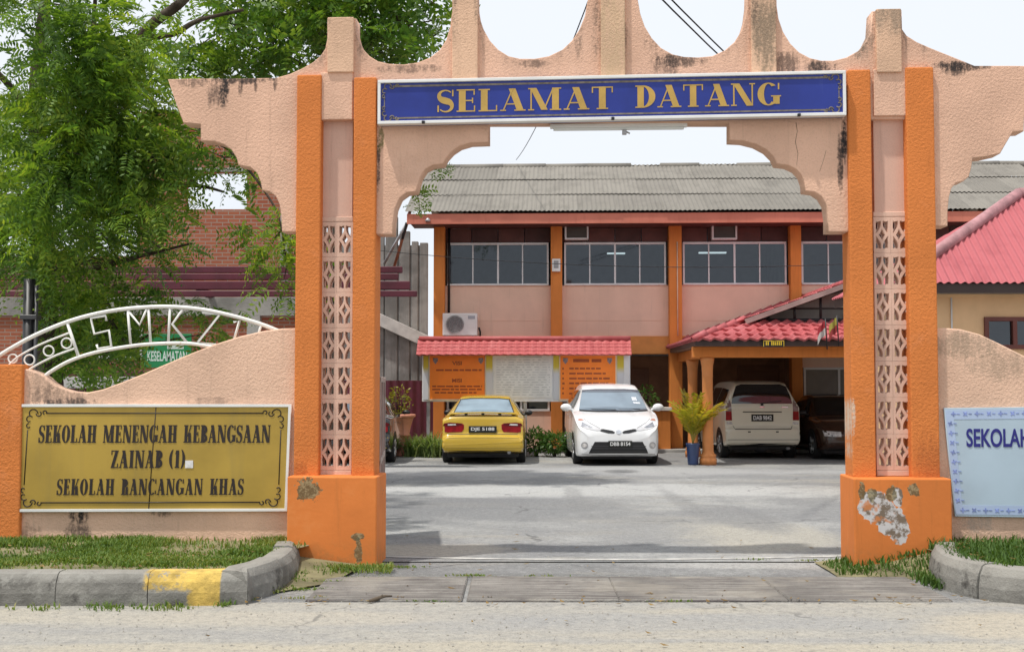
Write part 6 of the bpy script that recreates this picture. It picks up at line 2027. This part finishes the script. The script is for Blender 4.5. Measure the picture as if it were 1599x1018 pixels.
# ---- champagne MPV under the porch, seen from behind
BMPV = [(0, .34, .6, .66, .6, .5), (.06, .28, .7, .78, .7, .6), (.25, .25, .82, .9, .77, .66), (.6, .24, .9, 1.0, .80, .7), (1.05, .24, 1.0, 1.1, .812, .68), (1.4, .24, 1.03, 1.36, .815, .62), (1.75, .24, 1.05, 1.59, .815, .575), (2.2, .24, 1.06, 1.655, .815, .565), (3.2, .25, 1.09, 1.665, .815, .56), (3.7, .26, 1.10, 1.645, .812, .555), (3.88, .28, 1.11, 1.60, .808, .555), (3.96, .29, 1.12, 1.42, .803, .60), (4.01, .30, 1.10, 1.17, .80, .67), (4.035, .31, 1.0, 1.07, .80, .70), (4.05, .31, .66, .72, .80, .72), (4.075, .31, .60, .675, .80, .74), (4.11, .33, .57, .64, .785, .72), (4.12, .39, .53, .58, .74, .66)]
bp = car_paint('champagne_car_paint', (.68, .645, .53), .28)
c = Car('people_carrier', 'champagne people carrier seen from behind under the car porch', 'car', BMPV, 4.12, bp, (at(1187, 650, 26.1).x, 26.05 + 2.06, 0), R(180 + 1.5))
c.part('rear_window', [[(-.655, 1.185), (.655, 1.185), (.63, 1.32), (.54, 1.56), (.42, 1.60), (-.42, 1.60), (-.54, 1.56), (-.63, 1.32)]], 'rear', M['cglass'], .005)
up = [(-.785, 1.02), (-.77, 1.24), (-.70, 1.30), (-.665, 1.18), (-.66, 1.02)]
lo = [(-.79, .83), (-.785, 1.02), (-.66, 1.02), (-.655, .83)]
bl = [(-.775, .745), (-.77, .80), (-.66, .80), (-.64, .745)]
for f in (lambda p: p, mir):
    t = c.part('tail_light', [f(lo)], 'rear', M['red_lamp'], .008)
    c.part('upper_lens', [f(up)], 'rear', simple('smoky_lens', (.22, .15, .14), .15, coat=.7, vary=.2), .008, t)
    c.part('bumper_lamp', [f(bl)], 'rear', M['clear_lamp'], .007)
    c.part('reflector', [f([(-.33, .575), (-.33, .60), (-.27, .60), (-.27, .575)])], 'rear', M['gap'], .006)
c.part('tailgate_seam', [line_poly([(-.60, .645), (.60, .645)], .014), [(-.645, .72), (-.635, .72), (-.60, .645), (-.61, .645)], [(.635, .72), (.645, .72), (.61, .645), (.60, .645)]], 'rear', M['gap'], .008)
c.part('handle_garnish', [line_poly([(-.42, 1.01), (.42, 1.01)], .02)], 'rear', M['gap'], .009)
c.part('badge', [[(-.05, 1.10), (.05, 1.10), (.05, 1.125), (-.05, 1.125)], [(-.56, 1.10), (-.42, 1.10), (-.42, 1.118), (-.56, 1.118)]], 'rear', M['chrome'], .009)
c.part('wiper', [line_poly([(-.42, 1.24), (.0, 1.19)], .016), [(-.03, 1.14), (.03, 1.14), (.03, 1.20), (-.03, 1.20)]], 'rear', M['black'], .016)
c.part('bumper_crease_shade', [line_poly([(-.76, .42), (.76, .42)], .018)], 'rear', simple('champagne_crease_shade', (.33, .31, .25), .5), .004)  # darker strip paints in the shade line of the crease
c.part('lower_valance', [[(-.74, .30), (.74, .30), (.70, .345), (-.70, .345)]], 'rear', M['black'], .005)
for s_ in ('left', 'right'):
    c.part('side_window', [[(-.75, 1.10), (-.05, 1.12), (-.05, 1.5), (-.3, 1.5), (-.55, 1.33)], [(.0, 1.12), (.85, 1.14), (.85, 1.52), (.0, 1.52)], [(.9, 1.14), (1.75, 1.18), (1.6, 1.48), (.9, 1.52)]], s_, M['cglass'])
c.arches(.78, 3.43, .31)
c.wheels(.78, 3.43, .31, .725)
c.mirror(.92, 1.25, 1.12, bp)
mb = MB(); mb.box(-.68, .68, -1.8, 1.9, .19, .30, .03); mb.build('underbody', M['dark'], c.root)
mb = MB(); ell(mb, (.0, 1.75, .23), (.16, .2, .10)); mb.build('spare_wheel', M['dark'], c.root, True)
mb = MB(); mb.box(-.60, -.52, 1.2, 1.98, .20, .26, .02); mb.build('exhaust', M['steel'], c.root)
c.plate('DAB 9842', .0, .885, .47, .15, 'rear')

# ---- dark cars mostly hidden by the gate pillars
def dark_copy(lab, loc, rz, paint):
    r = copy_tree(ysed.root)
    r.location = loc; r.rotation_euler = (0, 0, rz)
    r['label'] = lab
    def rec(o):
        for ch in list(o.children):
            rec(ch)
            if ch.name.startswith(('number_plate', 'characters')): bpy.data.objects.remove(ch); continue
            if ch.type == 'MESH' and ch.data.materials and ch.data.materials[0] == yp:
                ch.material_slots[0].link = 'OBJECT'; ch.material_slots[0].material = paint
    rec(r)
    return r
kp = car_paint('black_car_paint', (.012, .011, .012), .2)
bp2 = car_paint('brown_car_paint', (.045, .020, .012), .2)
dark_copy('dark brown saloon car facing out of the porch, half hidden by the right gate pillar', (7.33, 25.6 + 2.13, 0), 0, bp2)
dark_copy('black saloon car almost wholly hidden behind the left gate pillar', (at(612, 690, 24.4).x - .86, 24.4 + 2.13, 0), R(180), kp)

# ================================================================== POTS AND PLANTS
def leaf_quads(P, D, Nr, L, W):
    """diamond leaves: P base (n,3), D direction, Nr normal"""
    Sd = np.cross(D, Nr)
    Sd /= np.linalg.norm(Sd, axis=1, keepdims=True) + 1e-9
    V = np.empty((len(P), 4, 3))
    V[:, 0] = P
    V[:, 1] = P + D * (L * .5)[:, None] + Sd * (W * .5)[:, None] + Nr * (L * .05)[:, None]
    V[:, 2] = P + D * L[:, None]
    V[:, 3] = P + D * (L * .5)[:, None] - Sd * (W * .5)[:, None] + Nr * (L * .05)[:, None]
    return V
def norm(a): return a / (np.linalg.norm(a, axis=-1, keepdims=True) + 1e-9)
def quads_mesh(name, V):
    n = len(V)
    return npmesh(name, V.reshape(-1, 3), np.arange(n * 4).reshape(n, 4))

def strap_plant(name, label, loc, n, h, w_, mat, cat='plant', group=None, spread=.9, rad=.1):
    t = thing(name, label, cat, loc, 0, group)
    V = []
    for _ in range(n):
        a = random.uniform(0, 2 * math.pi); L = h * random.uniform(.6, 1.15); sp_ = spread * random.uniform(.3, 1)
        base = Vector((random.gauss(0, rad), random.gauss(0, rad), 0)); d = Vector((math.cos(a), math.sin(a), 0)); sd = Vector((-d.y, d.x, 0))
        prev = None
        for i in range(6):
            f = i / 5
            p = base + d * (L * sp_ * f ** 1.5) + Vector((0, 0, L * (f - .55 * sp_ * f ** 2.6)))
            ww = w_ * (1 - f ** 2) * .5 + .001
            cur = (p - sd * ww, p + sd * ww)
            if prev: V.append([prev[0], prev[1], cur[1], cur[0]])
            prev = cur
    bm = bmesh.new()
    for q_ in V: bm.faces.new([bm.verts.new(p) for p in q_])
    bmesh.ops.remove_doubles(bm, verts=bm.verts, dist=1e-4)
    me = bpy.data.meshes.new('leaves'); bm.to_mesh(me); bm.free()
    link('leaves', me, mat, t)
    return t

def bush(name, label, loc, n, R3, leaf, mat, cat='shrub', group=None, stems=5, z0=.1, parent=None):
    t = thing(name, label, cat, loc, 0, group)
    d = norm(RNG.normal(size=(n, 3)))
    r = RNG.uniform(.35, 1.0, n) ** .6
    P = d * r[:, None] * np.array(R3) + np.array([0, 0, R3[2] * .9 + z0])
    P += RNG.normal(size=(n, 3)) * .03
    P[:, 2] = np.maximum(P[:, 2], .02)
    D = norm(d + RNG.normal(size=(n, 3)) * .7)
    Nr = norm(np.cross(D, RNG.normal(size=(n, 3))))
    V = leaf_quads(P, D, Nr, RNG.uniform(.7, 1.3, n) * leaf[0], RNG.uniform(.7, 1.3, n) * leaf[1])
    link('leaves', quads_mesh('leaves', V), mat, t)
    mb = MB()
    for k_ in range(stems):
        a = k_ * 2.4
        mb.tube([(0.02 * math.cos(a), .02 * math.sin(a), 0), (R3[0] * .35 * math.cos(a), R3[1] * .35 * math.sin(a), R3[2] * .8 + z0), (R3[0] * .6 * math.cos(a), R3[1] * .6 * math.sin(a), R3[2] * 1.4 + z0)], [.012, .009, .004], 5)
    mb.build('stems', M['bark'], t)
    return t
def bark_mat():
    k = NB('tree_bark')
    c = k.vary((.075, .058, .045), .35, 6, 5)
    c = k.mix(k.math('MULTIPLY', k.step(k.noise(3, 5, .7), .52, .7), .6), c, (.17, .15, .12))
    k.bump(k.noise(18, 5, .7, vec=k.mapped((1, 1, .3))), .8, .02)
    return k.done(c, .95, spec=.1)
M['bark'] = bark_mat()
M['leaf_yel'] = island_leaf('yellow_green_leaf', [(.12, .16, .02), (.24, .25, .03), (.36, .32, .05)], .5, .35)
M['leaf_mid'] = island_leaf('mid_green_leaf', [(.03, .08, .015), (.07, .15, .03), (.13, .21, .05)], .5, .3)
M['leaf_strap'] = island_leaf('strap_leaf', [(.09, .16, .04), (.20, .29, .10), (.36, .41, .21)], .5, .3)
M['terra'] = simple('terracotta_paint', (.60, .255, .165), .7, vary=.12, vs=4)

Yu = 27.4
ux = at(626, 700, Yu).x
urn = thing('urn_planter', 'tall terracotta coloured pedestal urn with a wide rim by the hoarding', 'planter', (ux, Yu, 0))
mb = MB()
mb.lathe([(.0, 0), (.21, 0), (.21, .05), (.175, .08), (.16, .40), (.175, .43), (.21, .45), (.21, .48), (.19, .50), (.235, .70), (.275, .83), (.30, .86), (.325, .87), (.33, .92), (.30, .935), (.27, .93), (.26, .86), (.0, .85)], (0, 0, 0), 32)
mb.build('bowl', M['terra'], urn)
mb = MB(); mb.lathe([(0, .855), (.262, .855), (.262, .875), (0, .885)], (0, 0, 0), 20); mb.build('soil', M['soil'], urn)
bush('potted_shrub', 'thin yellowish shrub growing in the terracotta urn', (ux - .03, Yu, .87), 210, (.24, .24, .36), (.085, .04), M['leaf_yel'], 'plant', None, 6, .02)
for i, (px, Y, n, h, lab) in enumerate(((648, 27.1, 150, .62, 'pale strap leaved clump beside the terracotta urn'), (672, 26.9, 170, .66, 'pale strap leaved clump left of the yellow car'), (690, 27.5, 110, .60, 'strap leaved clump half behind the yellow car'))):
    strap_plant('strap_plant', lab, (at(px, 700, Y).x, Y, 0), n, h, .035, M['leaf_strap'], 'plant', 'strap leaved clumps in front of the school')
bush('shrub', 'low dark green leafy shrub right of the yellow car', (at(838, 700, 27.2).x, 27.2, 0), 420, (.26, .25, .26), (.10, .045), M['leaf_mid'], 'shrub', 'low shrubs between the cars')
bush('shrub', 'fuller green shrub between the yellow car and the white car', (at(866, 700, 27.0).x, 27.0, 0), 560, (.30, .25, .22), (.12, .04), M['leaf_mid'], 'shrub', 'low shrubs between the cars')
bush('potted_shrub', 'small leafy plant standing on the counter behind the white car', (bu(1008) - .02, 29.1, bz(637, -.3)), 130, (.25, .2, .24), (.10, .045), M['leaf_mid'], 'plant', None, 5, .05)

# potted palm
Yp = 24.35
px_ = at(1082, 700, Yp).x
pot = thing('flower_pot', 'tall blue glazed pot holding the palm beside the porch column', 'pot', (px_, Yp, 0))
mb = MB(); mb.lathe([(0, 0), (.10, 0), (.105, .04), (.13, .36), (.14, .40), (.142, .43), (.12, .43), (.115, .38), (0, .37)], (0, 0, 0), 24); mb.build('body', simple('blue_glaze', (.035, .065, .17), .3, vary=.15, coat=.3), pot)
mb = MB(); mb.lathe([(0, .375), (.117, .375), (.117, .39), (0, .395)], (0, 0, 0), 16); mb.build('soil', M['soil'], pot)
palm = thing('palm', 'yellow green feathery palm growing in the blue pot', 'palm', (px_, Yp, .39))
V = []
mb = MB()
for k_ in range(34):
    a = random.uniform(0, 2 * math.pi); L = random.uniform(.7, 1.15); sp_ = random.uniform(.15, .62)
    d = Vector((math.cos(a), math.sin(a), 0))
    pts = [d * (L * sp_ * f ** 1.4) + Vector((0, 0, L * (f * .98 - .42 * sp_ * f ** 2.8))) for f in [i / 10 for i in range(11)]]
    mb.tube(pts, [.010 * (1 - .08 * i) for i in range(11)], 5)
    for i in range(3, 11):
        for sub in (0, .5):
            if i == 10 and sub: continue
            p = pts[i] if not sub else (pts[i] + pts[i + 1]) / 2
            tn = (pts[i] - pts[i - 1]).normalized(); sd = tn.cross(Vector((0, 0, 1)))
            sd = sd.normalized() if sd.length > .05 else Vector((1, 0, 0))
            for s_ in (-1, 1):
                dd = (tn * .9 + sd * s_ * .8 + Vector((0, 0, -.25 + random.uniform(-.2, .2)))).normalized()
                l_ = .20 * (1 - .5 * abs(i / 10 - .6)) * random.uniform(.8, 1.2)
                w2 = tn.cross(dd).cross(dd).normalized() * .018
                V.append([p, p + dd * l_ * .5 + w2, p + dd * l_, p + dd * l_ * .5 - w2])
link('fronds', quads_mesh('fronds', np.array([[list(p) for p in q_] for q_ in V])), island_leaf('palm_leaf', [(.16, .20, .02), (.36, .32, .03), (.58, .40, .05)], .45, .4), palm)
mb.build('stems', simple('palm_stem', (.36, .28, .06), .6), palm)

# ================================================================== TREES
def fronds(P, D, Lr, pairs, ll, lw, droop=.5):
    """pinnate fronds as pairs of narrow leaflets along a drooping midrib; returns leaf quads"""
    n = len(P)
    D = norm(D)
    up = np.array([0, 0, 1.0])
    S = np.cross(D, up); bad = np.linalg.norm(S, axis=1) < .1
    S[bad] = [1, 0, 0]; S = norm(S)
    roll = RNG.uniform(-1.3, 1.3, n)
    Nn = norm(np.cross(S, D))
    S = S * np.cos(roll)[:, None] + Nn * np.sin(roll)[:, None]
    Nn = norm(np.cross(S, D))
    out = []
    for i in range(pairs):
        f = (i + .6) / pairs
        B = P + D * (Lr * f)[:, None]
        B[:, 2] -= droop * Lr * f * f * .5
        tn = D.copy(); tn[:, 2] -= droop * f; tn = norm(tn)
        sz = (1 - .55 * abs(f - .45)) * RNG.uniform(.8, 1.2, n)
        for s_ in (-1, 1):
            dd = norm(S * s_ * .85 + tn * .55 + Nn * RNG.uniform(-.25, .15, n)[:, None])
            out.append(leaf_quads(B, dd, Nn, ll * sz, lw * sz))
    return np.concatenate(out)

def poly_samples(poly, n, mind):
    xs = [p[0] for p in poly]; ys = [p[1] for p in poly]
    out = []
    tries = 0
    while len(out) < n and tries < n * 60:
        tries += 1
        x, y = random.uniform(min(xs), max(xs)), random.uniform(min(ys), max(ys))
        if not inpoly(x, y, poly): continue
        if any((x - a) ** 2 + (y - b_) ** 2 < mind ** 2 for a, b_ in out): continue
        out.append((x, y))
    return out

def clump_fronds(centres, per, rad, Lr, pairs, ll, lw, droop):
    Vs = []
    for (c, rr, k_) in centres:
        n = max(2, int(per * k_))
        d = norm(RNG.normal(size=(n, 3)) * np.array([1, 1, .6]))
        P = np.array(c) + d * (RNG.uniform(0, 1, n) ** .5)[:, None] * rad * rr
        D = norm(d + np.array([0, 0, .12]) + RNG.normal(size=(n, 3)) * .35)
        Vs.append(fronds(P, D, RNG.uniform(Lr[0], Lr[1], n), pairs, ll, lw, droop))
    return np.concatenate(Vs)

def limb(mb, pts, Ys, r0, r1, n=8, sub=5):
    P = [at(x, y, Y) for (x, y), Y in zip(pts, Ys)]
    out = []
    for i in range(len(P) - 1):
        p0, p1, p2, p3 = P[max(i - 1, 0)], P[i], P[i + 1], P[min(i + 2, len(P) - 1)]
        for j in range(sub):
            t = j / sub
            out.append(0.5 * ((2 * p1) + (p2 - p0) * t + (2 * p0 - 5 * p1 + 4 * p2 - p3) * t * t + (3 * p1 - p0 - 3 * p2 + p3) * t ** 3))
    out.append(P[-1])
    N = len(out)
    mb.tube(out, [r0 + (r1 - r0) * i / (N - 1) for i in range(N)], n)
    return out

tree = thing('shade_tree', 'large feathery leaved green tree behind the left wall and its pipe arch', 'tree', (at(70, 600, 15.6).x, 15.6, 0))
OFF = tree.location.copy()
def shift(me):
    n = len(me.vertices); co = np.empty(n * 3, dtype=np.float32); me.vertices.foreach_get('co', co)
    co = co.reshape(-1, 3) - np.array(OFF); me.vertices.foreach_set('co', co.ravel()); me.update()
mb = MB()
trunk = limb(mb, [(84, 742), (78, 600), (70, 450), (62, 300), (58, 150), (64, 60), (80, -70)], [15.6] * 7, .19, .06, 12)
o = mb.build('trunk', M['bark'], tree); shift(o.data)
limbs = []
for pts, Ys, r0, r1 in (([(64, 330), (120, 240), (180, 130), (226, 50), (283, 4), (330, -50)], [15.6, 15.3, 15, 14.8, 14.6, 14.5], .085, .05),
                        ([(215, 75), (233, 60), (270, 54), (302, 36), (326, 28), (380, 16)], [14.9, 14.8, 14.7, 14.6, 14.5, 14.5], .045, .02),
                        ([(66, 380), (130, 330), (220, 300), (300, 290), (350, 300)], [15.6, 15, 14.4, 14, 13.8], .06, .012),
                        ([(70, 420), (140, 420), (220, 400), (300, 380)], [15.6, 14.8, 14.2, 13.9], .05, .012),
                        ([(60, 200), (20, 140), (-40, 80)], [15.6, 15.3, 15], .06, .03), ([(28, 215), (42, 255), (62, 285)], [15, 15.2, 15.6], .02, .045),
                        ([(62, 250), (110, 170), (140, 80), (150, -20)], [15.6, 14.6, 14, 13.8], .05, .02),
                        ([(70, 450), (110, 480), (170, 500), (200, 545)], [15.6, 15, 14.6, 14.4], .04, .01),
                        ([(302, 160), (350, 225), (392, 270), (428, 322), (438, 350), (446, 400)], [14.4, 13.9, 13.5, 13.2, 13.1, 13.1], .02, .007)):
    mb = MB(); L_ = limb(mb, pts, Ys, r0, r1)
    o = mb.build('limb', M['bark'], tree); shift(o.data)
    limbs += L_
mb = MB(); limb(mb, [(108, 128), (113, 158), (105, 205), (120, 226), (123, 247), (152, 272)], [13.2] * 6, .012, .009, 6)
o = mb.build('vine', simple('pale_vine', (.36, .34, .28), .8), tree); shift(o.data)
regions = [([(-70, -70), (350, -70), (345, 20), (235, 45), (240, 115), (245, 135), (262, 190), (305, 228), (310, 245), (250, 275), (255, 325), (310, 345), (270, 365), (280, 395), (270, 425), (205, 430), (205, 460), (120, 465), (80, 425), (-70, 415)], 128, 14, (13.0, 16.5), 1.0),
           ([(30, 20), (240, 20), (270, 200), (250, 330), (60, 380), (40, 200)], 66, 17, (12.6, 13.6), 1.0),
           ([(100, 465), (205, 465), (200, 500), (190, 550), (170, 575), (110, 555)], 20, 13, (14.2, 16.0), .9),
           ([(145, 545), (215, 545), (205, 592), (160, 590)], 6, 14, (13.4, 14), .6),
           ([(305, 535), (318, 535), (318, 550), (305, 552)], 1, 14, (14.2, 15), .4),
           ([(280, 480), (345, 482), (335, 525), (300, 500)], 4, 14, (14.2, 15), .5),
           ([(438, 340), (462, 340), (462, 455), (435, 445)], 7, 15, (13.0, 13.5), .55),
           ([(402, 350), (440, 340), (436, 380), (410, 375)], 2, 14, (13.0, 13.4), .5),
           ([(330, 215), (375, 240), (380, 262), (300, 262)], 6, 14, (13.2, 14.2), .6)]
cent = []
for poly, n, md, (ya, yb), k_ in regions:
    for (x, y) in poly_samples(poly, n, md):
        if x < 85 and 30 < y < 165 and random.random() < .88: continue
        if 212 < x < 350 and -25 < y < 72 and random.random() < .85: continue
        if 20 < x < 120 and 240 < y < 300 and random.random() < .35: continue
        if 178 < x < 330 and 495 < y < 600 and random.random() < .9: continue
        if 280 < x < 400 and 258 < y < 336 and (x > 320 or random.random() < .6): continue
        cent.append((tuple(at(x, y, random.uniform(ya, yb))), random.uniform(.75, 1.25), k_ * random.uniform(.6, 1.3)))
V = clump_fronds(cent, 26, .30, (.22, .42), 8, .098, .033, .9)
o = link('crown', quads_mesh('crown', V), island_leaf('feathery_leaf', [(.034, .086, .018), (.085, .175, .028), (.165, .275, .036), (.31, .385, .055)], .5, .42), tree); shift(o.data)
mb = MB()
LP = [Vector(p) for p in limbs] + [Vector(p) for p in trunk]
for (c, rr, k_) in cent[::2]:
    c = Vector(c)
    q_ = min(LP, key=lambda p: (p - c).length + (0.0 if p.z < c.z + .3 else .4))
    m_ = q_.lerp(c, .55) + Vector((random.gauss(0, .05), random.gauss(0, .05), random.gauss(.03, .05)))
    mb.tube([q_, m_, c], [.014, .009, .004], 4)
o = mb.build('twigs', M['bark'], tree); shift(o.data)

# second tree, farther back, over the left half of the crown
t2 = thing('leafy_tree', 'bushier green tree rising behind the left half of the arch crown', 'tree', (at(522, 600, 19.5).x, 19.5, 0))
OFF = t2.location.copy()
mb = MB(); tr2 = limb(mb, [(522, 686), (520, 500), (524, 300), (520, 150), (500, 40), (470, -60)], [19.5] * 6, .15, .06, 10); o = mb.build('trunk', M['bark'], t2); shift(o.data)
l2 = list(tr2)
for pts, Ys, r0, r1 in (([(518, 120), (540, 60), (570, 10), (610, -40)], [19.5, 19.2, 19, 18.9], .05, .02), ([(520, 140), (560, 90), (600, 55), (640, 40), (690, 30)], [19.5, 19.2, 18.9, 18.8, 18.8], .04, .008),
                        ([(540, 60), (590, 35), (640, 35), (680, 55)], [19.2, 18.9, 18.8, 18.8], .02, .005), ([(590, 5), (640, -10), (690, 12)], [19, 18.9, 18.8], .018, .005), ([(518, 130), (450, 90), (390, 60), (330, 0)], [19.5, 19.4, 19.3, 19.2], .05, .02)):
    mb = MB(); L_ = limb(mb, pts, Ys, r0, r1); o = mb.build('limb', M['bark'], t2); shift(o.data); l2 += L_
cent = []
for poly, n, md, k_ in (([(250, -60), (500, -60), (512, 20), (505, 80), (470, 115), (250, 125), (245, 90), (330, 80)], 66, 16, .95), ([(500, -60), (600, -60), (610, 20), (590, 70), (620, 100), (560, 100), (555, 20), (505, 20)], 36, 13, .9),
                        ([(600, 0), (690, 10), (690, 65), (640, 95), (600, 80)], 16, 17, .5), ([(600, -60), (690, -60), (690, -10), (610, 0)], 10, 18, .6)):
    for (x, y) in poly_samples(poly, n, md):
        if 270 < x < 355 and y < 60 and random.random() < .85: continue
        if 365 < x < 402 and 40 < y < 78: continue
        cent.append((tuple(at(x, y, random.uniform(18, 20.5))), random.uniform(.7, 1.2), k_ * random.uniform(.6, 1.2)))
V = clump_fronds(cent, 22, .36, (.22, .42), 4, .16, .070, .6)
o = link('crown', quads_mesh('crown', V), island_leaf('broad_leaf', [(.030, .085, .014), (.07, .16, .022), (.13, .23, .030), (.22, .31, .05)], .4, .35), t2); shift(o.data)
mb = MB()
for (c, rr, k_) in cent[::2]:
    c = Vector(c); q_ = min(l2, key=lambda p: (p - c).length)
    mb.tube([q_, q_.lerp(c, .55) + Vector((random.gauss(0, .06), random.gauss(0, .06), .03)), c], [.016, .010, .004], 4)
o = mb.build('twigs', M['bark'], t2); shift(o.data)

# leafy sprig showing behind the left corbel
sprg = thing('creeper', 'green leafy sprig hanging behind the left scalloped corbel', 'creeper', (at(640, 290, 11.35).x, 11.35, at(640, 290, 11.35).z))
OFF = sprg.location.copy()
mb = MB()
for pts in ([(630, 300), (650, 285), (670, 268), (690, 263), (703, 272)], [(634, 300), (645, 296), (652, 306), (656, 330)]): limb(mb, pts, [11.3] * len(pts), .006, .003, 5)
o = mb.build('stem', simple('green_stem', (.10, .14, .03), .7), sprg); shift(o.data)
C_ = [(tuple(at(x, y, 11.3)), .22, .25) for x, y in ((676, 263), (690, 266), (697, 272), (655, 290), (648, 300), (655, 308), (652, 318), (658, 324), (660, 300), (640, 292))]
V = clump_fronds(C_, 22, .25, (.07, .11), 3, .055, .022, .5)
o = link('leaves', quads_mesh('leaves', V), M['leaf_mid'] if False else island_leaf('sprig_leaf', [(.06, .14, .02), (.12, .23, .03), (.20, .30, .05)], .45, .4), sprg); shift(o.data)
